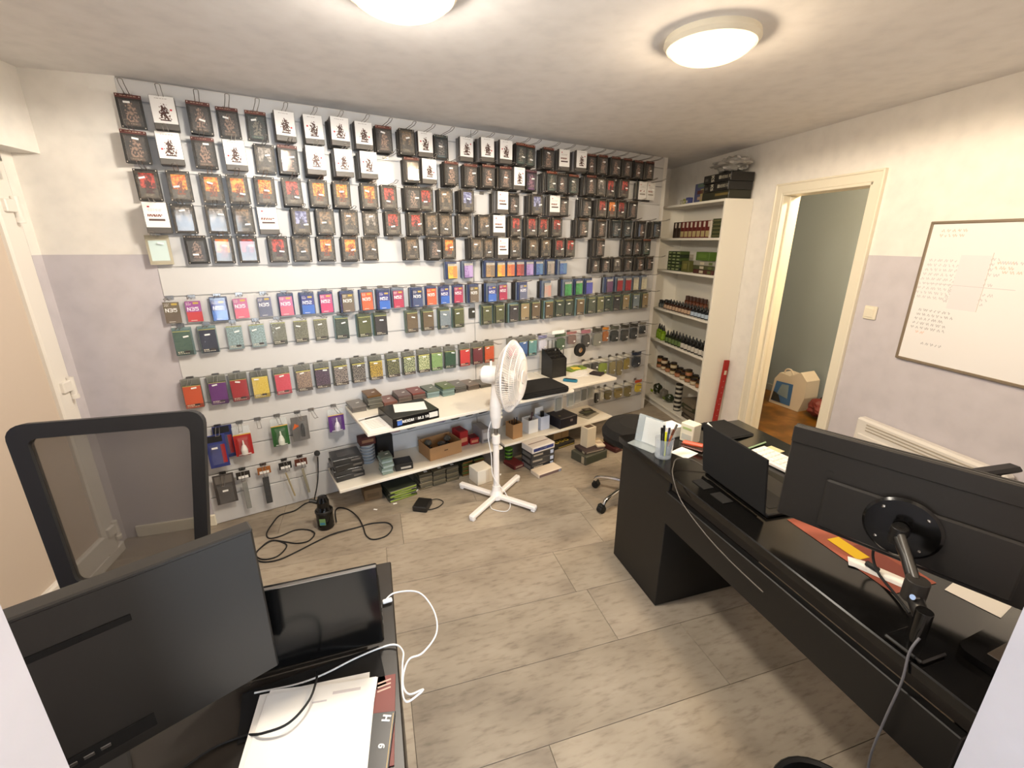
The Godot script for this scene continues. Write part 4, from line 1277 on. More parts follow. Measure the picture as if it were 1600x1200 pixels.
func build_right_accessories() -> void:
	var A := [
		["white and blue capped brush pack", 2.483, Color(0.55, 0.55, 0.7), Color(0.80, 0.80, 0.85), 0.09, 0.14],
		["grass-green scenery bag", 2.673, Color(0.32, 0.40, 0.30), Color(0.22, 0.32, 0.2), 0.12, 0.16],
		["dusty pink flower bag", 2.80, Color(0.62, 0.42, 0.42), Color(0.46, 0.36, 0.33), 0.11, 0.12],
		["pink-topped dark bag", 2.964, Color(0.60, 0.40, 0.45), Color(0.14, 0.12, 0.12), 0.11, 0.17],
		["grey fibre bag", 3.103, Color(0.24, 0.24, 0.22), Color(0.42, 0.42, 0.38), 0.12, 0.18],
		["orange-labelled bag", 3.206, Color(0.82, 0.52, 0.14), Color(0.62, 0.36, 0.1), 0.075, 0.14],
		["black foliage bag", 3.32, Color(0.32, 0.33, 0.28), Color(0.1, 0.11, 0.09), 0.11, 0.16],
		["dark glossy bag", 3.456, Color(0.22, 0.21, 0.18), Color(0.16, 0.15, 0.12), 0.11, 0.165],
		["charcoal bag", 3.578, Color(0.20, 0.19, 0.17), Color(0.12, 0.11, 0.10), 0.11, 0.16],
		["small black pouch", 3.70, Color(0.5, 0.48, 0.44), Color(0.09, 0.09, 0.08), 0.09, 0.12],
	]
	for a in A:
		wire_hook(a[1], 0.958, "wire hook carrying an accessory bag above the tool rack", "wire hooks of the accessory row")
		bag_pack("accessory_bag", "%s hanging above the tool rack row" % a[0], at(SW, a[1], 0.962, 0.05), a[4], a[5], a[2], a[3], 0.025, "accessory bags on the hooks")
	var ring := []
	for k in 28:
		ring.append(Vector3(cos(TAU * k / 28) * 0.045, sin(TAU * k / 28) * 0.045, 0))
	var tape := thing("tape_roll", "round black tape roll hanging on a hook", "tape", at(SW, 2.842, 0.805, 0.12))
	part(tape, "roll", lathe([Vector2(0.022, -0.012), Vector2(0.058, -0.012), Vector2(0.058, 0.012), Vector2(0.022, 0.012), Vector2(0.022, -0.012)], 32), mats["rubber"], Vector3.ZERO, rx(90))
	part(tape, "core", lathe([Vector2(0.019, -0.011), Vector2(0.0215, -0.011), Vector2(0.0215, 0.011), Vector2(0.019, 0.011), Vector2(0.019, -0.011)], 24), mats["kraft"], Vector3.ZERO, rx(90))
	var sg := thing("shelf_sign", "small white label strip above the accessory bags", "sign", at(SW, 2.61, 0.985, 0.10))
	part(sg, "strip", bev(0.13, 0.028, 0.002, 0.0005), mats["sticker"])
	part(sg, "holder", bev(0.13, 0.006, 0.09, 0.001), mats["acrylic"], Vector3(0, -0.017, -0.045))
	var B := [
		["dark green moss bag", 2.99, Color(0.85, 0.84, 0.8), Color(0.20, 0.22, 0.14), 0.10, 0.12],
		["black grit bag", 3.095, Color(0.85, 0.84, 0.8), Color(0.14, 0.13, 0.11), 0.09, 0.10],
		["lime-labelled scenery bag", 3.2, Color(0.85, 0.84, 0.8), Color(0.50, 0.58, 0.12), 0.12, 0.17],
		["cream fibre bag", 3.326, Color(0.85, 0.84, 0.8), Color(0.58, 0.53, 0.34), 0.085, 0.19],
		["long straw bag", 3.422, Color(0.85, 0.84, 0.8), Color(0.52, 0.46, 0.28), 0.08, 0.21],
		["yellow straw bag", 3.517, Color(0.85, 0.84, 0.8), Color(0.60, 0.52, 0.2), 0.08, 0.17],
		["dark navy bag", 3.65, Color(0.16, 0.2, 0.28), Color(0.10, 0.13, 0.18), 0.13, 0.16],
	]
	for b in B:
		wire_hook(b[1], 0.664, "wire hook carrying a bag on the second accessory row", "wire hooks of the second accessory row")
		bag_pack("accessory_bag", "%s in the second accessory row" % b[0], at(SW, b[1], 0.668, 0.05), b[4], b[5], b[2], b[3], 0.025, "accessory bags on the hooks")
	var C := [
		["slim black tube bag", 3.142, Color(0.85, 0.84, 0.8), Color(0.12, 0.11, 0.10), 0.05, 0.15],
		["slim white tube bag", 3.207, Color(0.85, 0.84, 0.8), Color(0.78, 0.76, 0.7), 0.05, 0.14],
		["olive grit bag", 3.293, Color(0.85, 0.84, 0.8), Color(0.42, 0.37, 0.16), 0.10, 0.14],
		["golden grit bag", 3.432, Color(0.85, 0.84, 0.8), Color(0.52, 0.44, 0.18), 0.12, 0.15],
		["ochre grit bag", 3.565, Color(0.85, 0.84, 0.8), Color(0.46, 0.4, 0.17), 0.11, 0.16],
		["bright yellow labelled bag", 3.715, Color(0.75, 0.3, 0.15), Color(0.82, 0.72, 0.16), 0.10, 0.14],
	]
	for c in C:
		wire_hook(c[1], 0.366, "wire hook carrying a bag on the lowest accessory row", "wire hooks of the lowest accessory row")
		bag_pack("accessory_bag", "%s in the lowest accessory row" % c[0], at(SW, c[1], 0.37, 0.05), c[4], c[5], c[2], c[3], 0.025, "accessory bags on the hooks")
	# clear bags under the upper board
	for i in 5:
		var bu: float = [2.40, 2.54, 2.63, 2.72, 2.81][i]
		var t := thing("clear_bag", "clear film bag of pale fibre hanging under the white board", "bag", at(SW, bu, 0.585, 0.40 - 0.02 * i), "clear film bags under the white board")
		part(t, "header_card", bev(0.09, 0.035, 0.004, 0.001), flat(Color(0.30, 0.32, 0.28), 0.6), Vector3(0, -0.005, 0))
		part(t, "film_bag", bev(0.082, 0.15, 0.028, 0.012), mats["bag_film"], Vector3(0, -0.098, 0))
		part(t, "fibre", bev(0.06, 0.10, 0.016, 0.006), flat([Color(0.30, 0.33, 0.26), Color(0.50, 0.52, 0.46), Color(0.62, 0.61, 0.57)][i % 3], 0.95), Vector3(0, -0.11, 0))
	# small dark box on the slats under the magnet packs
	var w := thing("wall_sensor", "small dark box fixed on the slats between tuft packs", "box", at(SW, 1.84, 1.195, 0.001))
	part(w, "case", bev(0.05, 0.075, 0.02, 0.003), flat(Color(0.25, 0.25, 0.23), 0.4), Vector3(0, 0, 0.01))
	part(w, "label", bev(0.02, 0.012, 0.001, 0.0003), mats["sticker"], Vector3(0.008, 0.012, 0.0206))


func bottle_card(label: String, u: float, y: float, w: float, h: float, col: Color, silhouette: Color) -> void:
	wire_hook(u, 0.652, "wire hook carrying a carded tool beside the mesh chair", "wire hooks of the carded tool row")
	var t := thing("carded_bottle", label, "pack", at(SW, u, y, 0.05), "carded bottles on the lower hooks")
	part(t, "backing_card", bev(w, h * 0.72, 0.003, 0.001), flat(col, 0.5), Vector3(0, -h * 0.14, 0))
	part(t, "header_strip", bev(w, h * 0.03, 0.004, 0.0005), flat(Color(0.82, 0.66, 0.3), 0.5), Vector3(0, h * 0.215, 0.0005))
	part(t, "clear_header", box(w, h * 0.26, 0.002), mats["clear_soft"], Vector3(0, h * 0.36, 0))
	part(t, "bottle", lathe([Vector2(0, 0), Vector2(0.017, 0), Vector2(0.018, 0.03), Vector2(0.011, 0.055), Vector2(0.006, 0.062), Vector2(0.003, 0.09), Vector2(0, 0.09)], 16), flat(silhouette, 0.4), Vector3(0, -h * 0.42, 0.017))
	part(t, "blister", shell(w * 0.7, h * 0.6, 0.036, 0.01), mats["clear"], Vector3(0, -h * 0.16, 0.002))
	part(t, "print_line", bev(w * 0.7, 0.006, 0.001, 0.0003), mats["sticker"], Vector3(0, -h * 0.46, 0.0022))


func build_left_accessories() -> void:
	for q in [[0.087, Color(0.20, 0.24, 0.50), "blue and red carded tool set beside the mesh chair", 0.51, 0.05], [0.13, Color(0.16, 0.20, 0.42), "dark blue carded tool behind the blue and red set", 0.55, 0.02]]:
		var t := thing("carded_tool", q[2], "pack", at(SW, q[0], q[3], q[4]))
		part(t, "backing_card", bev(0.10, 0.21, 0.003, 0.001), flat(q[1], 0.5))
		part(t, "red_stripe", bev(0.022, 0.12, 0.001, 0.0003), flat(Color(0.62, 0.14, 0.16), 0.5), Vector3(0.03, -0.02, 0.002))
		part(t, "header", bev(0.08, 0.04, 0.001, 0.0003), flat(Color(0.12, 0.12, 0.13), 0.5), Vector3(-0.005, 0.08, 0.002))
		part(t, "blister", shell(0.07, 0.13, 0.02, 0.008), mats["clear"], Vector3(-0.005, -0.02, 0.003))
		part(t, "price_sticker", bev(0.03, 0.012, 0.0006, 0.0002), mats["sticker"], Vector3(-0.01, 0.03, 0.0235))
	wire_hook(0.11, 0.652, "wire hook carrying a carded tool beside the mesh chair", "wire hooks of the carded tool row")
	bottle_card("red card with a white nozzle bottle in a clear blister", 0.224, 0.545, 0.095, 0.195, Color(0.66, 0.13, 0.12), Color(0.9, 0.88, 0.85))
	bottle_card("green card with a white nozzle bottle in a clear blister", 0.431, 0.556, 0.095, 0.19, Color(0.16, 0.36, 0.16), Color(0.88, 0.9, 0.85))
	bottle_card("purple card with a white nozzle bottle in a clear blister", 0.775, 0.563, 0.10, 0.163, Color(0.36, 0.18, 0.48), Color(0.9, 0.88, 0.92))
	var g := thing("carded_glue", "grey card with an orange flash and a black tube", "pack", at(SW, 0.55, 0.552, 0.05))
	part(g, "backing_card", bev(0.10, 0.165, 0.003, 0.001), flat(Color(0.42, 0.41, 0.40), 0.5))
	part(g, "orange_flash", extrude(PackedVector2Array([Vector2(-0.045, 0.03), Vector2(-0.005, 0.05), Vector2(-0.03, 0.07)]), 0.001), flat(Color(0.86, 0.4, 0.15), 0.5), Vector3(0, -0.03, 0.0022))
	part(g, "tube", lathe([Vector2(0, 0), Vector2(0.012, 0), Vector2(0.012, 0.06), Vector2(0.005, 0.09), Vector2(0, 0.09)], 14), mats["black_plastic"], Vector3(0.012, -0.05, 0.016))
	part(g, "blister", shell(0.06, 0.13, 0.03, 0.008), mats["clear"], Vector3(0.012, -0.01, 0.002))
	wire_hook(0.55, 0.652, "wire hook carrying a carded tool beside the mesh chair", "wire hooks of the carded tool row")
	for u in [0.322, 0.634]:
		wire_hook(u, 0.652, "empty wire hook between the carded bottles", "empty wire hooks between the carded bottles")
	# small bags on the hooks under the long board
	var under := [["pale pink small bag", 1.16, Color(0.66, 0.55, 0.56)], ["grey small bag", 1.28, Color(0.45, 0.45, 0.44)], ["lilac small bag", 1.52, Color(0.52, 0.46, 0.55)], ["olive small bag", 1.64, Color(0.27, 0.28, 0.2)], ["black small bag", 1.76, Color(0.12, 0.12, 0.12)], ["charcoal small bag", 1.89, Color(0.2, 0.2, 0.2)], ["navy small bag", 2.02, Color(0.15, 0.17, 0.28)], ["slate small bag", 2.15, Color(0.28, 0.3, 0.34)]]
	for q in under:
		wire_hook(q[1], 0.497, "wire hook carrying a small bag under the long board", "wire hooks under the long board")
		bag_pack("small_bag", "%s hanging on the slats under the long board" % q[0], at(SW, q[1], 0.502, 0.07), 0.10, 0.12, Color(0.62, 0.62, 0.62), q[2], 0.02, "small bags under the long board")
	# lowest row: brushes and sticks in bags
	var k := thing("carded_tool", "dark grey carded set of the lowest row by the mesh chair", "pack", at(SW, 0.085, 0.25, 0.04))
	part(k, "backing_card", bev(0.11, 0.20, 0.003, 0.001), flat(Color(0.27, 0.25, 0.24), 0.5))
	part(k, "label_panel", bev(0.09, 0.05, 0.001, 0.0003), flat(Color(0.42, 0.4, 0.38), 0.5), Vector3(0, 0.065, 0.002))
	part(k, "blister", shell(0.09, 0.12, 0.025, 0.008), mats["clear"], Vector3(0, -0.03, 0.002))
	part(k, "price_sticker", bev(0.03, 0.012, 0.0006, 0.0002), mats["sticker"], Vector3(0.0, 0.0, 0.028))
	wire_hook(0.085, 0.342, "wire hook of the brush row beside the mesh chair", "wire hooks of the brush row")
	var br := [["grey bristle brush under a dark header card", 0.19, Color(0.16, 0.14, 0.12), Color(0.52, 0.52, 0.50), 0.028, 0.0], ["black bristle brush under an orange header card", 0.307, Color(0.60, 0.36, 0.16), Color(0.09, 0.08, 0.08), 0.036, 0.0], ["thin pale sticks under a black and white header card", 0.43, Color(0.13, 0.12, 0.11), Color(0.66, 0.60, 0.44), 0.010, 10.0], ["thin grey rods under a brown header card", 0.525, Color(0.36, 0.18, 0.12), Color(0.58, 0.55, 0.46), 0.016, 6.0]]
	for b in br:
		wire_hook(b[1], 0.342, "wire hook of the brush row beside the mesh chair", "wire hooks of the brush row")
		var t := thing("carded_brush", b[0], "brush", at(SW, b[1], 0.335, 0.035))
		part(t, "header_card", bev(0.075, 0.05, 0.003, 0.001), flat(b[2], 0.5), Vector3(0, -0.024, 0))
		part(t, "header_label", bev(0.055, 0.018, 0.001, 0.0003), mats["sticker"], Vector3(0, -0.036, 0.002))
		part(t, "film_sleeve", shell(0.06, 0.25, 0.012, 0.005), mats["clear"], Vector3(0, -0.17, -0.002))
		part(t, "bristles", bev(b[4], 0.19, 0.009, 0.003), flat(b[3], 0.8), Vector3(0.012 * signf(b[5]), -0.165, 0.004), rz(b[5]))


# a box with flat printed panels; sides: f front, t top, l and r ends
func carton(nm: String, label: String, cat: String, xf: Transform3D, sz: Vector3, col: Color, panels := [], group := "", rough := 0.6) -> Node3D:
	var t := thing(nm, label, cat, xf, group)
	part(t, "box_body", bev(sz.x, sz.y, sz.z, 0.003), flat(col, rough), Vector3(0, sz.y / 2, 0))
	for p in panels:
		var m := flat(p[5], rough)
		match p[0]:
			"f":
				part(t, "printed_panel", bev(p[3], p[4], 0.0008, 0.0002), m, Vector3(p[1], p[2], sz.z / 2 + 0.0004))
			"t":
				part(t, "printed_panel", bev(p[3], 0.0008, p[4], 0.0002), m, Vector3(p[1], sz.y + 0.0004, p[2]))
			"l":
				part(t, "printed_panel", bev(0.0008, p[4], p[3], 0.0002), m, Vector3(-sz.x / 2 - 0.0004, p[2], p[1]))
			"r":
				part(t, "printed_panel", bev(0.0008, p[4], p[3], 0.0002), m, Vector3(sz.x / 2 + 0.0004, p[2], p[1]))
	return t


# an open-topped box of four walls and a bottom
func open_box(nm: String, label: String, xf: Transform3D, sz: Vector3, m: Material) -> Node3D:
	var t := thing(nm, label, "box", xf)
	part(t, "bottom", box(sz.x - 0.004, 0.003, sz.z - 0.004), m, Vector3(0, 0.0015, 0))
	for s in [-1.0, 1.0]:
		part(t, "box_wall", bev(sz.x, sz.y, 0.003, 0.0008), m, Vector3(0, sz.y / 2, s * (sz.z / 2 - 0.0015)))
		part(t, "box_wall", bev(0.003, sz.y, sz.z - 0.007, 0.0008), m, Vector3(s * (sz.x / 2 - 0.0015), sz.y / 2, 0))
	return t


const UPWARD := ["lowest", "second up", "third up", "fourth up", "fifth up", "sixth up", "seventh up", "eighth up", "ninth up"]


func level_of(i: int, n: int) -> String:
	return "topmost" if i == n - 1 and n > 1 else UPWARD[i]


func pack_stack(nm: String, label: String, u: float, y: float, w: float, n: int, sx: float, sz: float, th: float, cols: Array, group: String, top := Color(0, 0, 0, 0), jitter := 3.0) -> void:
	for i in n:
		var c: Color = cols[i % cols.size()]
		if i == n - 1 and top.a > 0.0:
			c = top
		var t := thing(nm, "%s, %s" % [label, level_of(i, n)], "pack", at(SW, u + rng.randf_range(-0.003, 0.003), y + i * th + 0.0004, w + rng.randf_range(-0.003, 0.003), rng.randf_range(-jitter, jitter)), group)
		part(t, "tray", bev(sx, th - 0.001, sz, 0.002), flat(c, 0.3), Vector3(0, th / 2, 0))
		if i == n - 1:
			part(t, "price_sticker", bev(0.022, 0.0006, 0.009, 0.0002), mats["sticker"], Vector3(0.01, th + 0.0002, 0.0), ry(15))


func build_shelf_items() -> void:
	var Y := 0.6355
	# flat packs piled along the back of the long board
	var piles := [
		[0.905, 0.10, 3, Color(0.40, 0.38, 0.36), Color(0.44, 0.42, 0.4), "grey flat pack piled at the end of the long board"],
		[1.015, 0.095, 7, Color(0.42, 0.41, 0.37), Color(0.40, 0.28, 0.15), "flat pack in the tall pile with a brown top pack"],
		[1.12, 0.086, 2, Color(0.44, 0.30, 0.27), Color(0.46, 0.30, 0.27), "flat pack in the low reddish pile behind the black box"],
		[1.225, 0.086, 4, Color(0.42, 0.38, 0.36), Color(0.40, 0.33, 0.32), "flat pack in the grey-red pile behind the black box"],
		[1.33, 0.086, 4, Color(0.40, 0.34, 0.32), Color(0.45, 0.22, 0.2), "flat pack in the pile with a dull red top pack"],
		[1.435, 0.09, 4, Color(0.50, 0.58, 0.58), Color(0.36, 0.40, 0.35), "flat pack in the pale blue-edged pile"],
		[1.545, 0.115, 5, Color(0.46, 0.54, 0.52), Color(0.36, 0.42, 0.26), "flat pack in the pile with a green top pack"],
		[1.655, 0.09, 4, Color(0.33, 0.32, 0.30), Color(0.38, 0.37, 0.35), "flat pack in the charcoal pile"],
		[1.765, 0.085, 3, Color(0.38, 0.34, 0.30), Color(0.42, 0.37, 0.33), "flat pack in the brown-grey pile beside the fan head"],
		[1.875, 0.085, 2, Color(0.3, 0.29, 0.26), Color(0.33, 0.31, 0.28), "flat pack in the small dark pile behind the fan head"],
	]
	for p in piles:
		pack_stack("flat_pack", p[5], p[0], Y, p[1], p[2], 0.095, 0.15, 0.0135, [p[3], p[3].darkened(0.12)], p[5], p[4])
	# black printed box with a sheet of paper on it
	var bb := carton("black_box", "flat black printed box with a white sheet lying on it", "box", at(SW, 1.15, Y, 0.43, 3.5), Vector3(0.31, 0.062, 0.25), Color(0.045, 0.042, 0.045), [["f", 0.115, 0.032, 0.06, 0.034, Color(0.86, 0.85, 0.82)], ["f", -0.112, 0.026, 0.03, 0.028, Color(0.30, 0.45, 0.75)], ["f", -0.112, 0.046, 0.034, 0.006, Color(0.75, 0.74, 0.7)]], "", 0.3)
	words(bb, "NEXIM", 0.024, mats["sticker"], Vector3(-0.058, 0.030, 0.1256))
	words(bb, "XTR", 0.022, flat(Color(0.42, 0.40, 0.38), 0.5), Vector3(-0.006, 0.030, 0.1256))
	words(bb, "M.2 10", 0.024, mats["sticker"], Vector3(0.044, 0.030, 0.1256))
	solo("paper_sheet", "white paper sheet lying on the black printed box", "paper", bev(0.20, 0.001, 0.15, 0.0003), mats["paper"], at(SW, 1.165, Y + 0.0632, 0.42, -14))
	var pp := thing("paper_form", "printed paper form lying at the corner of the long board", "paper", at(SW, 0.93, Y, 0.42, 2))
	part(pp, "sheet", bev(0.13, 0.001, 0.26, 0.0003), mats["paper"], Vector3(0, 0.001, 0))
	for i in 6:
		part(pp, "text_line", bev(0.09, 0.0003, 0.004, 0.0001), flat(Color(0.72, 0.66, 0.6), 0.8), Vector3(0, 0.0017, -0.05 + 0.025 * i))
	var kn := thing("craft_knife", "slim black craft knife lying on the paper form", "knife", at(SW, 0.925, Y + 0.002, 0.33, 8))
	part(kn, "handle", bev(0.10, 0.008, 0.010, 0.003), mats["black_plastic"], Vector3(0.02, 0.004, 0))
	part(kn, "blade", bev(0.04, 0.0015, 0.007, 0.0003), mats["steel"], Vector3(-0.05, 0.004, 0))
	# black sleeve and the sheet behind it
	solo("paper_sheet", "white paper sheet under the black padded sleeve", "paper", bev(0.26, 0.001, 0.19, 0.0003), mats["paper"], at(SW, 2.16, Y + 0.001, 0.16, -6))
	var sl := thing("padded_sleeve", "black padded sleeve overhanging the white board beside the fan", "bag", at(SW, 2.16, Y + 0.002, 0.42, -4))
	var so := round_rect(0.43, 0.31, 0.05, 6)
	part(sl, "sleeve", extrude(PackedVector2Array(so), 0.03), mats["fabric_black"], Vector3(0, 0.017, 0), rx(-90))
	part(sl, "flap", extrude(PackedVector2Array(round_rect(0.40, 0.16, 0.04, 6)), 0.008), mats["fabric_black"], Vector3(0, 0.037, 0.06), rx(-90))
	var zp := []
	for v in round_rect(0.432, 0.312, 0.05, 6):
		zp.append(Vector3(v.x, 0.018, -v.y))
	part(sl, "zip", tube(zp, 0.0025, 5, true), mats["rubber"])
	# stepped black rack with tools in it
	var rk := thing("tool_rack", "tall black stepped rack holding silver-tipped tools", "rack", at(SW, 2.52, Y, 0.17, 0))
	for s in [-1.0, 1.0]:
		part(rk, "side", extrude(PackedVector2Array([Vector2(-0.075, 0), Vector2(0.075, 0), Vector2(0.075, 0.155), Vector2(-0.075, 0.225)]), 0.006), mats["black_plastic"], Vector3(s * 0.072, 0.001, 0), ry(-90))
	for i in 4:
		part(rk, "tier", bev(0.138, 0.16 + 0.02 * (3 - i), 0.03, 0.002), mats["black_plastic"], Vector3(0, (0.16 + 0.02 * (3 - i)) / 2 + 0.001, -0.057 + 0.038 * i))
	for i in 6:
		var tl := thing("rack_tool", "slim silver-tipped tool standing in the black rack", "tool", at(SW, 2.466 + 0.021 * i, Y + 0.166 + (0.0 if i % 2 else 0.02), 0.17 + (0.0755 if i % 2 else 0.0) - 0.019), "silver-tipped tools in the rack")
		part(tl, "shaft", cyl(0.003, 0.07 if i % 2 else 0.11, 8), mats["black_plastic"], Vector3(0, -0.002, 0))
		part(tl, "tip", cyl(0.006, 0.014, 10), mats["chrome"], Vector3(0, 0.065 if i % 2 else 0.105, 0))
	var bl := thing("blue_case", "small teal blue plastic case lying on the white board", "case", at(SW, 2.525, Y, 0.385, -52))
	part(bl, "case", bev(0.115, 0.022, 0.035, 0.005), flat(Color(0.10, 0.42, 0.52), 0.35), Vector3(0, 0.011, 0))
	part(bl, "dark_top", bev(0.085, 0.003, 0.024, 0.001), flat(Color(0.12, 0.16, 0.2), 0.3), Vector3(0, 0.0235, 0))
	var lb := thing("lime_pouch", "lime green pouch with a yellow note on it", "pouch", at(SW, 2.80, Y, 0.115, 8))
	part(lb, "pouch", extrude(PackedVector2Array([Vector2(-0.1, -0.05), Vector2(0.09, -0.06), Vector2(0.11, 0.02), Vector2(0.06, 0.06), Vector2(-0.06, 0.055), Vector2(-0.11, 0.02)]), 0.012), flat(Color(0.45, 0.56, 0.15), 0.45), Vector3(0, 0.0065, 0), rx(-90))
	part(lb, "dark_print", bev(0.07, 0.001, 0.03, 0.0003), flat(Color(0.2, 0.26, 0.14), 0.5), Vector3(0.04, 0.013, -0.01))
	solo("sticky_note", "yellow sticky note on the lime green pouch", "note", bev(0.076, 0.0012, 0.076, 0.0003), flat(Color(0.90, 0.80, 0.30), 0.8), at(SW, 2.79, Y + 0.0145, 0.135, -14))
	var wl := thing("wallet", "dark brown folded wallet near the end of the white board", "wallet", at(SW, 2.85, Y, 0.345, 24))
	part(wl, "cover", bev(0.085, 0.018, 0.11, 0.006), flat(Color(0.17, 0.13, 0.13), 0.5), Vector3(0, 0.009, 0))
	part(wl, "clasp", bev(0.03, 0.02, 0.02, 0.004), flat(Color(0.13, 0.13, 0.2), 0.4), Vector3(0.03, 0.011, 0.04))
	for i in 3:
		solo("loose_sheet", "loose pale sheet spread between the blue case and the wallet", "paper", bev(0.15, 0.0008, 0.10, 0.0002), mats["paper"], at(SW, 2.70 + 0.03 * i, Y + 0.001 + 0.0012 * i, 0.28 - 0.025 * i, 20 * i - 15), "loose sheets on the white board")
	# ---- low boards
	var Z := 0.2055
	for i in 4:
		carton("black_kit_box", "flat black kit box in the pile at the low board end, %s" % level_of(i, 4), "box", at(SW, 0.785, Z + 0.039 * i, 0.165, [3.0, -4.0, 5.0, -2.0][i]), Vector3(0.185, 0.038, 0.165), Color(0.19, 0.185, 0.18), [["f", 0.05, 0.019, 0.06, 0.012, Color(0.42, 0.4, 0.38)], ["t", 0.0, 0.0, 0.11, 0.07, Color(0.26, 0.25, 0.245)]], "black kit boxes piled on the low board", 0.3)
	for i in 6:
		var t := thing("clear_cup", "silvery clear cup in the pile beside the tall black box, %s" % level_of(i, 6), "cup", at(SW, 0.955, Z + 0.024 * i, 0.055), "clear cups piled on the low board")
		part(t, "cup", lathe([Vector2(0, 0), Vector2(0.042, 0), Vector2(0.045, 0.018), Vector2(0.05, 0.020), Vector2(0.05, 0.0225), Vector2(0, 0.0225)], 22), flat(Color(0.62, 0.65, 0.68), 0.15))
		part(t, "rim", lathe([Vector2(0.0501, 0.0195), Vector2(0.0525, 0.0195), Vector2(0.0525, 0.023), Vector2(0.0501, 0.023)], 22), mats["pack_edge_white"])
	carton("tall_black_box", "tall matt black box standing against the slats", "box", at(SW, 1.075, Z, 0.055), Vector3(0.115, 0.185, 0.075), Color(0.055, 0.05, 0.048), [["f", -0.03, 0.05, 0.02, 0.055, Color(0.55, 0.55, 0.54)]], "", 0.5)
	carton("rust_red_box", "small rust red box on top of the clear cups", "box", at(SW, 0.955, Z + 0.1468, 0.06), Vector3(0.11, 0.055, 0.08), Color(0.33, 0.14, 0.10), [["f", 0.0, 0.03, 0.08, 0.022, Color(0.58, 0.42, 0.30)], ["t", 0.0, 0.0, 0.06, 0.04, Color(0.25, 0.11, 0.08)]])
	pack_stack("clear_tray", "clear green-tinted tray in the leaning pile on the low board", 1.02, Z, 0.27, 8, 0.075, 0.09, 0.0165, [Color(0.50, 0.57, 0.52), Color(0.66, 0.72, 0.70)], "clear green-tinted trays", Color(0.38, 0.42, 0.36), 6.0)
	carton("small_black_box", "small black box with a white spine print beside the clear trays", "box", at(SW, 1.14, Z, 0.265, -8), Vector3(0.12, 0.05, 0.11), Color(0.075, 0.07, 0.068), [["f", 0.01, 0.02, 0.07, 0.014, Color(0.72, 0.70, 0.66)], ["t", 0.0, 0.0, 0.08, 0.07, Color(0.13, 0.125, 0.12)]], "", 0.35)
	var tray := open_box("cardboard_tray", "open cardboard tray full of dark film bags", at(SW, 1.455, Z, 0.19, 4), Vector3(0.26, 0.10, 0.19), mats["kraft"])
	part(tray, "slot", bev(0.03, 0.008, 0.0008, 0.0002), flat(Color(0.35, 0.25, 0.15), 0.8), Vector3(0, 0.055, 0.0953))
	for i in 6:
		var g := thing("dark_film_bag", "crumpled dark film bag lying in the cardboard tray", "bag", at(SW, 1.375 + 0.078 * (i % 3), Z + 0.004 + 0.05 * (i / 3), 0.155 + 0.07 * ((i + i / 3) % 2), 40 * i), "dark film bags in the tray")
		var st := SurfaceTool.new()
		st.begin(Mesh.PRIMITIVE_TRIANGLES)
		lump(st, Vector3(0.03, 0.022, 0.026), 13 + i)
		part(g, "film", st.commit(), flat([Color(0.25, 0.24, 0.22), Color(0.36, 0.35, 0.32)][i % 2], 0.25), Vector3(0, 0.027, 0))
	for i in 2:
		carton("red_box", ["red printed box standing beside the cardboard tray", "small red box lying next to the grey box"][i], "box", at(SW, 1.65 + 0.093 * i, Z, 0.13 + 0.03 * i, 6 - 10 * i), Vector3(0.075, 0.12 - 0.07 * i, 0.12 - 0.03 * i), Color(0.60, 0.09, 0.10), [["f", 0.0, 0.05 - 0.025 * i, 0.055, 0.035 - 0.015 * i, Color(0.78, 0.52, 0.38)], ["t", 0.0, 0.0, 0.05, 0.06, Color(0.42, 0.10, 0.09)]])
	carton("grey_box", "light grey printed box at the end of the low board by the fan pole", "box", at(SW, 1.83, Z, 0.15), Vector3(0.075, 0.115, 0.16), Color(0.62, 0.61, 0.62), [["f", 0.0, 0.06, 0.06, 0.05, Color(0.76, 0.76, 0.78)], ["f", 0.0, 0.02, 0.05, 0.012, Color(0.4, 0.4, 0.42)]])
	var kb := open_box("kraft_cup", "square brown cardboard holder of small tools", at(SW, 2.08, Z, 0.24, 4), Vector3(0.095, 0.125, 0.10), mats["kraft"])
	for i in 5:
		solo("slim_tool", "thin dark handle standing in the brown cardboard holder", "tool", cyl(0.004, 0.13 + 0.006 * i, 8), flat(Color(0.16, 0.13, 0.11), 0.5), at(SW, 2.05 + 0.015 * i, Z + 0.0035, 0.22 + 0.012 * (i % 3)), "thin dark handles in the brown holder")
	var wb := open_box("white_holder", "square white cardboard holder with a paintbrush in it", at(SW, 2.25, Z, 0.22, 2), Vector3(0.095, 0.115, 0.10), mats["paper"])
	solo("paint_brush", "plum-coloured brush leaning in the white cardboard holder", "brush", cyl(0.006, 0.16, 10), flat(Color(0.3, 0.16, 0.18), 0.4), at(SW, 2.24, Z + 0.006, 0.22) * Transform3D(rz(-12), Vector3.ZERO))
	solo("slim_tool", "black handle upright in the white cardboard holder", "tool", cyl(0.005, 0.13, 10), flat(Color(0.15, 0.13, 0.13), 0.4), at(SW, 2.225, Z + 0.0035, 0.245))
	var wc := open_box("white_file_box", "tall white and pale blue file box beside the navy box", at(SW, 2.375, Z, 0.215, 0), Vector3(0.09, 0.12, 0.10), flat(Color(0.80, 0.83, 0.90), 0.6))
	part(wc, "back_card", bev(0.086, 0.17, 0.003, 0.0008), mats["paper"], Vector3(0, 0.086, -0.043))
	solo("file_tool", "flat black tool standing in the pale blue file box", "tool", bev(0.03, 0.14, 0.02, 0.004), mats["black_plastic"], at(SW, 2.385, Z + 0.0735, 0.205))
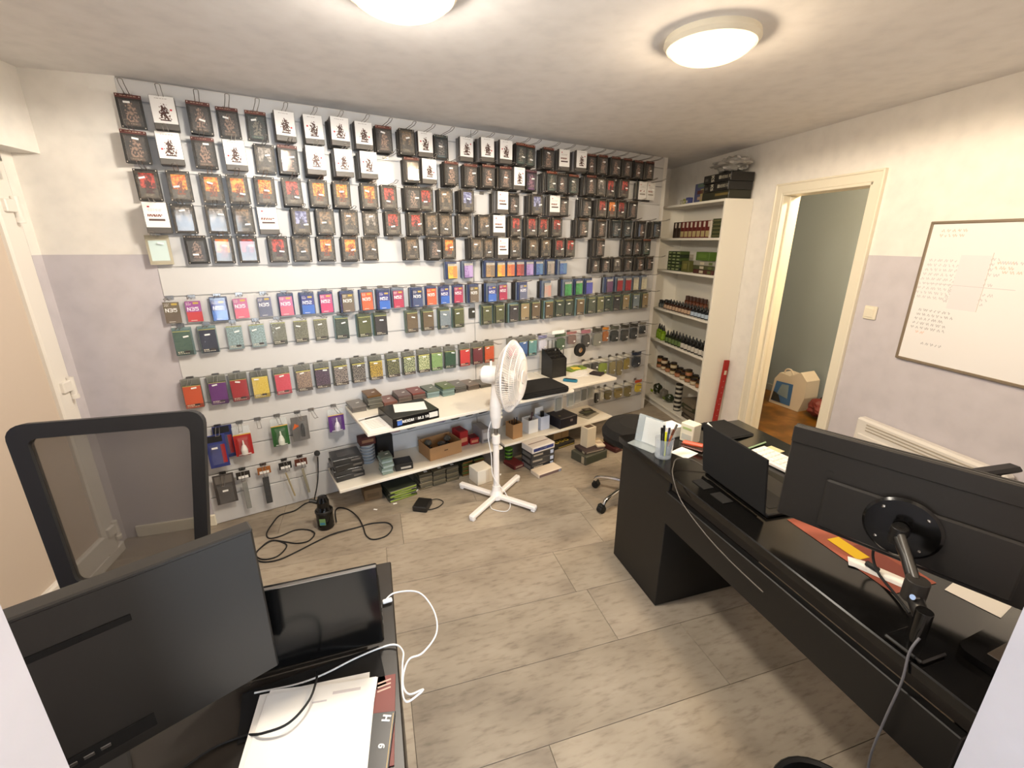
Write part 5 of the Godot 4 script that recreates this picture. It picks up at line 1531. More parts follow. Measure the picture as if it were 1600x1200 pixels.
	carton("navy_box", "dark navy carton with a gold mark on the low board", "box", at(SW, 2.575, Z, 0.23, 4), Vector3(0.20, 0.09, 0.19), Color(0.085, 0.075, 0.12), [["t", -0.05, 0.03, 0.02, 0.02, Color(0.55, 0.5, 0.35)], ["f", 0.03, 0.055, 0.03, 0.02, Color(0.48, 0.44, 0.42)], ["r", 0.0, 0.045, 0.15, 0.07, Color(0.10, 0.09, 0.2)]], "", 0.4)
	for i in 3:
		var n := thing("magazine", ["grey magazine lying flat on the low board end", "dark striped leaflet on top of the grey magazine", "small dark card on the magazines at the board end"][i], "magazine", at(SW, 2.91 + 0.03 * i, Z + 0.005 * i, 0.20 - 0.04 * i, 18 - 14 * i))
		part(n, "pages", bev(0.19 - 0.05 * i, 0.004, 0.13 - 0.035 * i, 0.001), flat([Color(0.62, 0.60, 0.54), Color(0.24, 0.24, 0.2), Color(0.3, 0.28, 0.24)][i], 0.5), Vector3(0, 0.0025, 0))
		part(n, "cover_print", bev(0.12 - 0.04 * i, 0.0005, 0.05 - 0.012 * i, 0.0001), flat([Color(0.4, 0.38, 0.34), Color(0.4, 0.42, 0.3), Color(0.5, 0.48, 0.42)][i], 0.5), Vector3(0, 0.0047, 0))


# a crumpled, rounded lump centred on the origin
func lump(st: SurfaceTool, r: Vector3, sd: int, nu := 12, nv := 8, rough := 0.35) -> void:
	noise.frequency = 1.0
	var grid := []
	for j in nv + 1:
		var row := []
		for i in nu + 1:
			var a := TAU * (i % nu) / nu
			var b := PI * j / nv
			var d := Vector3(sin(b) * cos(a), -cos(b), sin(b) * sin(a))
			var f := 1.0 + rough * noise.get_noise_3d(d.x * 1.7 + sd * 7.1, d.y * 1.7, d.z * 1.7)
			row.append(d * f * r)
		grid.append(row)
	for j in nv:
		for i in nu:
			var q := [grid[j][i], grid[j][i + 1], grid[j + 1][i + 1], grid[j + 1][i]]
			for e in [[0, 1, 2], [0, 2, 3]]:
				var n: Vector3 = (q[e[1]] - q[e[0]]).cross(q[e[2]] - q[e[0]])
				if n.length() < 1e-10:
					continue
				n = n.normalized()
				if n.dot(q[e[0]]) < 0:
					n = -n
				tri(st, [q[e[0]], q[e[1]], q[e[2]]], [n, n, n])


func build_floor_items() -> void:
	# under the low board
	carton("brown_carton", "worn brown carton pushed under the low board", "box", at(SW, 0.93, 0.0, 0.17, -6), Vector3(0.12, 0.085, 0.15), Color(0.44, 0.35, 0.24), [["t", 0.0, 0.0, 0.10, 0.02, Color(0.5, 0.42, 0.3)], ["f", 0.0, 0.04, 0.08, 0.03, Color(0.38, 0.3, 0.2)]], "", 0.85)
	for i in 5:
		var t := thing("green_label_pack", "flat dark pack with lime green label strips on the floor, %s" % level_of(i, 5), "pack", at(SW, 1.10 + 0.004 * (i % 2), 0.0004 + 0.0165 * i, 0.245, [2.0, -4.0, 3.0, -1.0, 4.0][i]), "lime-labelled flat packs on the floor")
		part(t, "tray", bev(0.20, 0.0155, 0.19, 0.002), flat(Color(0.17, 0.19, 0.15), 0.3), Vector3(0, 0.008, 0))
		part(t, "lime_strip", bev(0.19 if i % 2 == 0 else 0.12, 0.009, 0.001, 0.0003), flat(Color(0.52, 0.60, 0.20), 0.5), Vector3(0, 0.008, 0.0955))
	for c in 3:
		for i in 9:
			var t := thing("flat_clear_pack", "flat murky clear pack in the %s floor pile, %s" % [["carton-side", "middle", "fan-side"][c], level_of(i, 9)], "pack", at(SW, 1.29 + 0.105 * c, 0.0004 + 0.0135 * i, 0.235, rng.randf_range(-3, 3)), "flat clear packs under the low board")
			part(t, "tray", bev(0.098, 0.0125, 0.13, 0.002), flat([Color(0.42, 0.38, 0.30), Color(0.30, 0.28, 0.23), Color(0.36, 0.33, 0.26)][(i + c) % 3], 0.25), Vector3(0, 0.0065, 0))
			if i == 8:
				part(t, "price_sticker", bev(0.024, 0.0006, 0.02, 0.0002), mats["sticker"], Vector3(0.01, 0.0131, 0.03))
	for c in 2:
		for i in 7:
			var t := thing("orange_green_pack", "flat orange and green edged pack, %s pile behind the white cube, %s" % [["nearer", "farther"][c], level_of(i, 7)], "pack", at(SW, 1.635 + 0.1 * c, 0.0004 + 0.017 * i, 0.21, rng.randf_range(-3, 3)), "orange and green flat packs under the board")
			part(t, "tray", bev(0.092, 0.016, 0.14, 0.002), flat([Color(0.18, 0.2, 0.13), Color(0.30, 0.26, 0.16)][i % 2], 0.35), Vector3(0, 0.008, 0))
			part(t, "edge_label", bev(0.08, 0.008, 0.001, 0.0003), flat([Color(0.55, 0.36, 0.14), Color(0.34, 0.42, 0.14)][(i + c) % 2], 0.5), Vector3(0, 0.008, 0.0705))
	carton("white_cube_box", "plain white cube box on the floor behind the fan", "box", at(SW, 1.685, 0.0, 0.395, 3), Vector3(0.13, 0.115, 0.13), Color(0.87, 0.84, 0.78), [["f", 0.02, 0.055, 0.03, 0.1, Color(0.82, 0.78, 0.72)]])
	# game boxes on the floor
	var gc := [Color(0.16, 0.16, 0.17), Color(0.20, 0.20, 0.20), Color(0.17, 0.17, 0.18), Color(0.86, 0.83, 0.80)]
	for i in 4:
		var sz := Vector3(0.225, 0.05, 0.14)
		var lab: String = ["lowest dark game box in the pile beside the fan", "second dark game box up in the pile beside the fan", "third dark game box up, white prints on its front", "white and blue box on top of the game box pile"][i]
		var g := carton("game_box", lab, "box", at(SW, 2.19, 0.0503 * i, 0.425, [2.0, -2.0, 1.5, 3.0][i]), sz, gc[i], [["f", 0.085, 0.025, 0.03, 0.03, Color(0.70, 0.74, 0.82)], ["f", -0.05, 0.03, 0.09, 0.014, Color(0.62, 0.58, 0.52)]] if i < 3 else [["f", 0.0, 0.025, 0.20, 0.026, Color(0.20, 0.24, 0.46)], ["f", -0.02, 0.026, 0.10, 0.010, Color(0.80, 0.80, 0.82)], ["t", 0.0, 0.0, 0.2, 0.01, Color(0.5, 0.4, 0.36)]], "game boxes piled on the floor", 0.4)
		if i < 3:
			part(g, "printed_panel", bev(0.0008, 0.03, 0.11, 0.0002), flat(Color(0.42, 0.41, 0.40), 0.4), Vector3(-0.1129, 0.025, 0.0))
	carton("red_spine_box", "dark box with a red spine lying under the game boxes' edge", "box", at(SW, 2.02, 0.0, 0.33, 6), Vector3(0.10, 0.035, 0.14), Color(0.36, 0.10, 0.10), [["f", 0.0, 0.018, 0.07, 0.014, Color(0.6, 0.5, 0.42)]])
	carton("pale_flat_box", "pale flat box lying in front of the game box pile", "box", at(SW, 2.175, 0.0, 0.56, 1), Vector3(0.225, 0.032, 0.11), Color(0.86, 0.80, 0.72), [["f", 0.0, 0.016, 0.215, 0.022, Color(0.42, 0.34, 0.32)], ["f", 0.09, 0.016, 0.025, 0.02, Color(0.70, 0.76, 0.86)]])
	for i in 3:
		var t := thing("green_bottle_neck", "bright green topped pot stacked beside the game boxes, %s" % level_of(i, 3), "pot", at(SW, 2.01, 0.036 + 0.031 * i, 0.27), "bright green topped pots")
		part(t, "pot", cyl(0.032, 0.022, 18), flat(Color(0.12, 0.2, 0.1), 0.3))
		part(t, "lid", cyl(0.034, 0.008, 18), flat(Color(0.36, 0.55, 0.14), 0.35), Vector3(0, 0.022, 0))
	var dk := carton("dark_crate", "dark low crate with yellow lettering under the board", "box", at(SW, 2.57, 0.0, 0.2, 3), Vector3(0.24, 0.045, 0.18), Color(0.10, 0.09, 0.07), [["f", 0.02, 0.012, 0.18, 0.008, Color(0.60, 0.52, 0.2)]], "", 0.6)
	for i in 3:
		part(dk, "ring_print", lathe([Vector2(0.012, 0), Vector2(0.024, 0), Vector2(0.024, 0.0008), Vector2(0.012, 0.0008)], 16), flat(Color(0.62, 0.54, 0.2), 0.6), Vector3(-0.06 + 0.055 * i, 0.0455, 0.05))
	carton("kraft_carton", "plain kraft carton standing under the board behind the white box", "box", at(SW, 2.60, 0.046, 0.15, 0), Vector3(0.17, 0.12, 0.12), Color(0.62, 0.47, 0.28), [["f", 0.0, 0.06, 0.02, 0.11, Color(0.56, 0.42, 0.25)]], "", 0.85)
	for i in 2:
		carton("book_box", ["thick green-grey book box at the foot of the tall white box", "dark book lying on the green-grey book box"][i], "box", at(SW, 2.62 + 0.01 * i, 0.075 * i, 0.555 - 0.01 * i, [4.0, -5.0][i]), Vector3(0.25 - 0.05 * i, 0.0745 - 0.05 * i, 0.17 - 0.02 * i), [Color(0.27, 0.27, 0.23), Color(0.22, 0.17, 0.17)][i], [["f", 0.0, 0.037 - 0.025 * i, 0.22 - 0.05 * i, 0.05 - 0.04 * i, [Color(0.22, 0.24, 0.19), Color(0.6, 0.55, 0.5)][i]], ["l", 0.05, 0.037 - 0.025 * i, 0.03, 0.06 - 0.042 * i, Color(0.62, 0.58, 0.5)]])
	carton("tall_white_box", "tall plain white box standing on the books below the board", "box", at(SW, 2.63, 0.1, 0.52, 3), Vector3(0.10, 0.17, 0.08), Color(0.80, 0.76, 0.68), [["t", 0.0, 0.0, 0.07, 0.05, Color(0.33, 0.26, 0.2)]])
	carton("open_paperback", "pale paperback lying on the books beside the tall white box", "book", at(SW, 2.715, 0.1, 0.56, -18), Vector3(0.07, 0.018, 0.11), Color(0.84, 0.78, 0.68), [["t", 0.0, 0.0, 0.05, 0.03, Color(0.7, 0.62, 0.54)]])
	for i in 3:
		carton("floor_book", ["maroon book lying flat under the stool", "dark book on the maroon book under the stool", "small pale booklet beside the stool"][i], "book", at(SW, [2.98, 2.99, 2.86][i], [0.0, 0.036, 0.0][i], [0.52, 0.51, 0.40][i], [5.0, -6.0, 10.0][i]), Vector3([0.24, 0.2, 0.12][i], 0.035, [0.17, 0.15, 0.1][i]), [Color(0.25, 0.08, 0.08), Color(0.16, 0.11, 0.08), Color(0.7, 0.62, 0.5)][i], [["f", 0.0, 0.018, 0.09, 0.012, Color(0.6, 0.5, 0.4)]])
	# black spray bottle with its mains cable
	var g := thing("black_sprayer", "black bottle-shaped sprayer with a green label, its cable coiled on the floor", "sprayer", Transform3D(ry(10), Vector3(-0.40, 0, -2.66)))
	part(g, "bottle", lathe([Vector2(0, 0), Vector2(0.046, 0), Vector2(0.05, 0.006), Vector2(0.05, 0.11), Vector2(0.042, 0.135), Vector2(0.036, 0.15), Vector2(0.036, 0.185), Vector2(0.026, 0.215), Vector2(0, 0.222)], 28), mats["black_gloss"])
	part(g, "shoulder_ring", lathe([Vector2(0.05, 0.112), Vector2(0.053, 0.114), Vector2(0.053, 0.124), Vector2(0.046, 0.128)], 28), mats["black_plastic"])
	part(g, "nozzle", tube([Vector3(-0.02, 0.175, 0.0), Vector3(-0.055, 0.195, -0.005), Vector3(-0.075, 0.20, -0.008)], 0.012, 10), mats["black_plastic"])
	part(g, "green_label", bev(0.036, 0.045, 0.002, 0.0005), flat(Color(0.45, 0.60, 0.38), 0.4), Vector3(-0.018, 0.065, 0.0475), ry(-20))
	part(g, "blue_print", bev(0.03, 0.016, 0.001, 0.0003), flat(Color(0.25, 0.5, 0.6), 0.4), Vector3(-0.0185, 0.055, 0.0488), ry(-20))
	var wallp: Vector3 = SW * Vector3(0.632, 0.345, 0.034)
	var floor_pts := []
	for q in CABLE:
		floor_pts.append(Vector3(q[0], 0.0045, q[1]))
	var path := [wallp + Vector3(0.0, -0.02, 0.012), wallp + Vector3(-0.005, -0.09, 0.012), wallp + Vector3(-0.02, -0.2, 0.02), wallp + Vector3(-0.045, -0.29, 0.035)]
	path.append_array(floor_pts)
	path.append(Vector3(-0.338, 0.02, -2.66))
	for i in range(4, path.size() - 1):
		path[i].y = 0.0045 + (0.006 if i % 9 == 5 else 0.0)
	var cb := thing("mains_cable", "black mains cable looping over the floor from the wall plug", "cable")
	part(cb, "cord", tube(smooth_path(path, 5), 0.0042, 6), mats["rubber"])
	var pg := part(cb, "plug", lathe([Vector2(0, -0.022), Vector2(0.008, -0.02), Vector2(0.018, 0.0), Vector2(0.019, 0.02), Vector2(0, 0.022)], 18), mats["rubber"], wallp, rx(60))
	part(pg, "plug_grip", bev(0.02, 0.03, 0.012, 0.004), mats["rubber"], Vector3(0, -0.02, 0.0))
	# power adapter with a short cable
	var ad := thing("power_adapter", "black power adapter lying on the floor with a short cable loop", "adapter", Transform3D(ry(-26), Vector3(0.205, 0, -2.70)))
	part(ad, "brick", bev(0.10, 0.04, 0.12, 0.006), mats["black_plastic"], Vector3(0, 0.02, 0))
	part(ad, "lead", tube(smooth_path([Vector3(0.03, 0.02, -0.06), Vector3(0.07, 0.01, -0.10), Vector3(0.12, 0.006, -0.08), Vector3(0.11, 0.006, -0.02), Vector3(0.07, 0.006, 0.02), Vector3(0.045, 0.01, 0.03)], 5), 0.003, 6), mats["rubber"])
	for q in [[-0.10, -2.765], [0.03, -2.80], [0.19, -2.93], [0.62, -2.84], [0.83, -2.98]]:
		solo("paper_scrap", "tiny white paper scrap lying on the plank floor", "scrap", bev(0.026, 0.0012, 0.012, 0.0004), mats["sticker"], Transform3D(ry(q[0] * 300), Vector3(q[0], 0.0013, q[1])), "tiny paper scraps on the floor")
	# dark bin under the near end of the black desk
	var bn := thing("waste_bin", "black round bin at the near foot of the black desk", "bin", Transform3D(Basis(), Vector3(1.02, 0, -0.50)))
	part(bn, "bin", lathe([Vector2(0, 0), Vector2(0.10, 0), Vector2(0.125, 0.30), Vector2(0.13, 0.305), Vector2(0.12, 0.30), Vector2(0.097, 0.008), Vector2(0, 0.008)], 30), mats["black_plastic"])
	part(bn, "rim", lathe([Vector2(0.1255, 0.29), Vector2(0.133, 0.292), Vector2(0.133, 0.306), Vector2(0.1305, 0.306)], 30), mats["black_plastic"])


# ---------------------------------------------------------------- bookcase contents
func BK(a: float, y: float, w: float, turn := 0.0) -> Transform3D:
	return at(RW, -a, y, w, turn)


func dropper(nm: String, label: String, group: String, xf: Transform3D, r: float, h: float, body: Color, lab: Color, cap: Color, tip := true) -> void:
	var t := thing(nm, label, "bottle", xf, group)
	part(t, "bottle", lathe([Vector2(0, 0), Vector2(r * 0.95, 0), Vector2(r, h * 0.03), Vector2(r, h * 0.55), Vector2(r * 0.5, h * 0.66), Vector2(0, h * 0.66)], 14), flat(body, 0.25))
	part(t, "label", lathe([Vector2(r * 1.01, h * 0.1), Vector2(r * 1.03, h * 0.1), Vector2(r * 1.03, h * 0.46), Vector2(r * 1.01, h * 0.46)], 14), flat(lab, 0.55))
	if tip:
		part(t, "cap", lathe([Vector2(r * 0.55, h * 0.62), Vector2(r * 0.5, h * 0.72), Vector2(r * 0.2, h), Vector2(0, h)], 12), flat(cap, 0.4))
	else:
		part(t, "cap", lathe([Vector2(0, h * 0.6), Vector2(r * 0.8, h * 0.6), Vector2(r * 0.8, h), Vector2(0, h)], 14), flat(cap, 0.4))


func build_bookcase_items() -> void:
	# on top
	var y := 2.0505
	carton("colour_print_box", "blue and yellow picture box on top of the bookcase", "box", BK(3.92, y, 0.14, -4), Vector3(0.22, 0.165, 0.07), Color(0.30, 0.32, 0.46), [["f", 0.05, 0.06, 0.11, 0.11, Color(0.62, 0.58, 0.36)], ["f", -0.01, 0.09, 0.10, 0.03, Color(0.34, 0.18, 0.16)], ["f", 0.01, 0.04, 0.12, 0.025, Color(0.66, 0.56, 0.48)], ["f", 0.02, 0.145, 0.16, 0.03, Color(0.34, 0.42, 0.36)]])
	carton("dark_green_box", "low dark green box under the black game cartons", "box", BK(3.62, y + 0.003, 0.135, 2), Vector3(0.34, 0.062, 0.21), Color(0.16, 0.16, 0.10), [["f", 0.08, 0.035, 0.16, 0.02, Color(0.42, 0.36, 0.18)]], "", 0.45)
	for i in 2:
		var b := carton("black_game_carton", ["lower black game carton with white letters on the bookcase", "upper black game carton with white letters on the bookcase"][i], "box", BK(3.615 - 0.012 * i, y + 0.0655 + 0.0655 * i, 0.135 + 0.01 * i, [-2.0, 1.5][i]), Vector3(0.345, 0.065, 0.215), Color(0.10, 0.095, 0.085), [["f", 0.04, 0.035, 0.025, 0.026, Color(0.62, 0.6, 0.54)], ["f", -0.13, 0.03, 0.04, 0.02, Color(0.3, 0.29, 0.27)]], "black game cartons on the bookcase", 0.4)
		words(b, "KS", 0.05, flat(Color(0.72, 0.70, 0.63), 0.6), Vector3(-0.05, 0.033, 0.108), rz(-90))
		words(b, "HERO X", 0.032, flat(Color(0.60, 0.58, 0.52), 0.6), Vector3(0.11, 0.033, 0.108))
	var bag := thing("silver_bag", "crumpled silver film bag lying on the black game cartons", "bag", BK(3.60, y + 0.197, 0.135, 4))
	var st := SurfaceTool.new()
	st.begin(Mesh.PRIMITIVE_TRIANGLES)
	lump(st, Vector3(0.165, 0.055, 0.10), 5, 30, 16, 0.6)
	part(bag, "film", st.commit(), mat("silver_film", Color(0.74, 0.73, 0.71), 0.3, 0.35), Vector3(0, 0.072, 0))
	part(bag, "seal", bev(0.20, 0.004, 0.03, 0.001), mat("silver_film", Color(0.74, 0.73, 0.71), 0.3, 0.35), Vector3(-0.02, 0.06, 0.11), rx(-20))
	for i in 3:
		carton("tiny_box", ["tiny blue-white box at the wall end of the bookcase top", "tiny green-yellow box on the bookcase top", "tiny pale box on the bookcase top"][i], "box", BK(4.10 + 0.05 * i, y, 0.17, 0), Vector3(0.04, 0.06 - 0.008 * i, 0.05), [Color(0.28, 0.30, 0.5), Color(0.50, 0.52, 0.24), Color(0.6, 0.58, 0.5)][i], [["f", 0.0, 0.025, 0.025, 0.02, Color(0.72, 0.7, 0.66)]])
	# second shelf: a row of red and white boxes, a pile of green ones
	y = 1.7505
	for i in 9:
		carton("red_white_box", "upright red box with a white head label in the bookcase row", "box", BK(3.70 + 0.066 * i, y, 0.165), Vector3(0.061, 0.145, 0.09), Color(0.36, 0.10, 0.08) if i < 7 else Color(0.19, 0.13, 0.08), [["f", 0.012, 0.115, 0.026, 0.045, Color(0.78, 0.74, 0.68)], ["f", 0.0, 0.035, 0.05, 0.05, Color(0.66, 0.60, 0.42) if i < 7 else Color(0.2, 0.14, 0.1)]], "red and white boxes in the bookcase row")
	for i in 5:
		carton("green_flat_box", "flat dark green box in the second bookcase shelf pile, %s" % level_of(i, 5), "box", BK(3.545, y + 0.0305 * i, 0.145, rng.randf_range(-2, 2)), Vector3(0.12, 0.03, 0.18), Color(0.24, 0.26, 0.15), [["f", 0.0, 0.015, 0.10, 0.006, Color(0.40, 0.38, 0.24)]], "flat dark green boxes in the bookcase")
	carton("white_spine_book", "thin white-spined book beside the green pile in the bookcase", "book", BK(3.632, y, 0.15), Vector3(0.02, 0.14, 0.17), Color(0.80, 0.76, 0.70), [["f", 0.0, 0.07, 0.014, 0.1, Color(0.72, 0.66, 0.6)]])
	# third shelf: green packs, flat boxes, purple box
	y = 1.4455
	for c in 3:
		for i in 6:
			carton("green_pot_box", "small green box, %s column on the third shelf, %s" % [["olive-box", "middle", "slat-side"][c], level_of(i, 6)], "box", BK(4.10 + 0.075 * c, y + 0.0305 * i, 0.17), Vector3(0.07, 0.03, 0.10), [Color(0.14, 0.18, 0.10), Color(0.24, 0.30, 0.13)][(i + c) % 2], [["f", 0.0, 0.015, 0.045, 0.012, Color(0.56, 0.6, 0.42)]], "small green boxes stacked in the bookcase")
	for i in 3:
		carton("red_green_box", "long red and green box in the third shelf pile, %s" % level_of(i, 3), "box", BK(3.66, y + 0.036 * i, 0.15, rng.randf_range(-2, 2)), Vector3(0.30, 0.0355, 0.17), [Color(0.30, 0.16, 0.13), Color(0.27, 0.28, 0.17), Color(0.56, 0.55, 0.5)][i], [["f", -0.02, 0.018, 0.06, 0.022, Color(0.72, 0.68, 0.58)], ["f", 0.1, 0.018, 0.05, 0.022, Color(0.34, 0.38, 0.2)]], "long red and green boxes in the bookcase")
	carton("lime_box", "bright green flat box on top of the long boxes in the bookcase", "box", BK(3.80, y + 0.1085, 0.11, 0), Vector3(0.20, 0.075, 0.10), Color(0.32, 0.43, 0.16), [["f", 0.0, 0.04, 0.12, 0.03, Color(0.37, 0.48, 0.19)]])
	carton("purple_box", "tall purple box against the bookcase side", "box", BK(3.485, y, 0.16), Vector3(0.042, 0.235, 0.13), Color(0.44, 0.28, 0.46), [["f", 0.0, 0.18, 0.026, 0.04, Color(0.74, 0.64, 0.74)], ["f", 0.0, 0.06, 0.026, 0.04, Color(0.7, 0.6, 0.7)]])
	carton("olive_box", "olive box standing between the green columns and the long boxes", "box", BK(3.965, y, 0.16), Vector3(0.12, 0.10, 0.12), Color(0.34, 0.34, 0.16), [["f", 0.0, 0.05, 0.06, 0.05, Color(0.46, 0.44, 0.22)]])
	# fourth shelf: brown dropper bottles, blue-white labelled ones
	y = 1.0585
	for i in 30:
		var row := i / 15
		dropper("dropper_bottle", "brown dropper bottle with a pale label on the fourth shelf" if i % 15 > 5 else "dark dropper bottle with a blue-white label on the fourth shelf", "dropper bottles on the fourth shelf", BK(3.49 + 0.054 * (i % 15), y, 0.21 - 0.055 * row), 0.0225, 0.095, Color(0.20, 0.10, 0.05) if i % 15 > 5 else Color(0.10, 0.12, 0.14), Color(0.66, 0.55, 0.45) if i % 15 > 5 else Color(0.62, 0.68, 0.74), Color(0.06, 0.055, 0.05))
	for i in 6:
		dropper("amber_bottle", "amber bottle in the raised back row of the fourth shelf", "amber bottles in the back row", BK(3.80 + 0.06 * i, y + 0.045, 0.065), 0.024, 0.10, Color(0.33, 0.16, 0.08), Color(0.42, 0.25, 0.16), Color(0.26, 0.16, 0.12), false)
	carton("bottle_riser", "pale riser block under the amber bottles", "block", BK(3.95, y, 0.065), Vector3(0.40, 0.044, 0.07), Color(0.80, 0.77, 0.7), [])
	for i in 4:
		dropper("slate_bottle", "small slate bottle at the wall end of the fourth shelf", "small slate bottles", BK(4.33 + 0.05 * (i % 2), y, 0.13 + 0.06 * (i / 2)), 0.021, 0.075, Color(0.20, 0.22, 0.23), Color(0.32, 0.34, 0.33), Color(0.07, 0.07, 0.07), false)
	# fifth shelf: lime bottles, dark bottles with white labels
	y = 0.7275
	for i in 3:
		dropper("lime_bottle", "large lime green dropper bottle with a black cone cap", "lime green dropper bottles", BK(4.375 - 0.065 * i, y, 0.18 + 0.012 * i), 0.028, 0.155, Color(0.40, 0.52, 0.08), Color(0.48, 0.60, 0.14), Color(0.05, 0.05, 0.04))
	for i in 24:
		dropper("black_dropper", "black cone-capped bottle with a white label on the fifth shelf" if i % 12 < 7 else "green-labelled cone-capped bottle on the fifth shelf", "cone-capped bottles on the fifth shelf", BK(3.50 + 0.058 * (i % 12), y, 0.215 - 0.062 * (i / 12)), 0.024, 0.125, Color(0.08, 0.08, 0.08) if i % 12 < 7 else Color(0.12, 0.15, 0.08), Color(0.72, 0.70, 0.66) if i % 12 < 7 else Color(0.34, 0.42, 0.22), Color(0.05, 0.05, 0.045))
	# sixth shelf: jars, some stacked
	y = 0.4305
	for i in 18:
		var up := 1 if i in [2, 5, 7, 8] else 0
		for q in up + 1:
			var t := thing("amber_jar", "small amber jar with a dark lid and pale label", "jar", BK(3.53 + 0.09 * (i % 9) + 0.012 * (i / 9), y + 0.062 * q, 0.205 - 0.085 * (i / 9)), "amber jars on the sixth shelf")
			part(t, "glass", lathe([Vector2(0, 0), Vector2(0.03, 0), Vector2(0.032, 0.004), Vector2(0.032, 0.042), Vector2(0.027, 0.046), Vector2(0, 0.046)], 16), flat([Color(0.44, 0.33, 0.16), Color(0.40, 0.26, 0.15), Color(0.36, 0.3, 0.14)][i % 3], 0.2))
			part(t, "label", lathe([Vector2(0.0322, 0.008), Vector2(0.033, 0.008), Vector2(0.033, 0.036), Vector2(0.0322, 0.036)], 16), flat([Color(0.62, 0.42, 0.3), Color(0.72, 0.66, 0.55)][i % 2], 0.6))
			part(t, "lid", cyl(0.031, 0.015, 16), flat(Color(0.13, 0.08, 0.05), 0.4), Vector3(0, 0.046, 0))
	dropper("blue_label_pot", "pot with a light blue label against the bookcase side", "", BK(3.485, y, 0.12), 0.022, 0.085, Color(0.15, 0.16, 0.16), Color(0.28, 0.52, 0.72), Color(0.1, 0.1, 0.1), false)
	# bottom compartment: pile of striped tins, bags and grey boxes
	y = 0.0805
	for i in 6:
		var t := thing("striped_tin", "black tin with a white band in the tall bookcase stack, %s" % level_of(i, 6), "tin", BK(3.86, y + 0.047 * i, 0.19), "black and white tins stacked in the bookcase")
		part(t, "tin", cyl(0.036, 0.0465, 18), flat(Color(0.12, 0.11, 0.10), 0.3))
		part(t, "band", lathe([Vector2(0.0362, 0.012), Vector2(0.0372, 0.012), Vector2(0.0372, 0.034), Vector2(0.0362, 0.034)], 18), flat(Color(0.70, 0.68, 0.62), 0.5))
	for i in 4:
		carton("grey_kit_box", "grey kit box in the pile at the bookcase bottom, %s" % level_of(i, 4), "box", BK(3.60 + 0.01 * i, y + 0.0455 * i, 0.15, [2.0, -5.0, 4.0, -3.0][i]), Vector3(0.22, 0.045, 0.16), [Color(0.20, 0.17, 0.14), Color(0.38, 0.34, 0.28), Color(0.19, 0.20, 0.13), Color(0.42, 0.38, 0.32)][i], [["f", 0.0, 0.022, 0.12, 0.02, Color(0.42, 0.38, 0.32)]], "grey kit boxes at the bottom of the bookcase")
	for i in 3:
		var g := thing("lumpy_bag", ["black and lime packet at the bottom by the slats", "clear grey bag of parts at the bottom of the bookcase", "dark green bag of parts beside the tin stack"][i], "bag", BK(4.33 - 0.13 * i, y, 0.15))
		var s2 := SurfaceTool.new()
		s2.begin(Mesh.PRIMITIVE_TRIANGLES)
		lump(s2, Vector3(0.044, 0.065 - 0.012 * i, 0.05), 21 + i, 14, 10, 0.3)
		part(g, "bag", s2.commit(), flat([Color(0.14, 0.15, 0.07), Color(0.42, 0.40, 0.36), Color(0.16, 0.2, 0.1)][i], 0.3), Vector3(0, 0.075 - 0.01 * i, 0))
		part(g, "label", bev(0.05, 0.03, 0.002, 0.0005), flat([Color(0.55, 0.62, 0.12), Color(0.6, 0.58, 0.54), Color(0.4, 0.46, 0.2)][i], 0.5), Vector3(0, 0.06, 0.072))


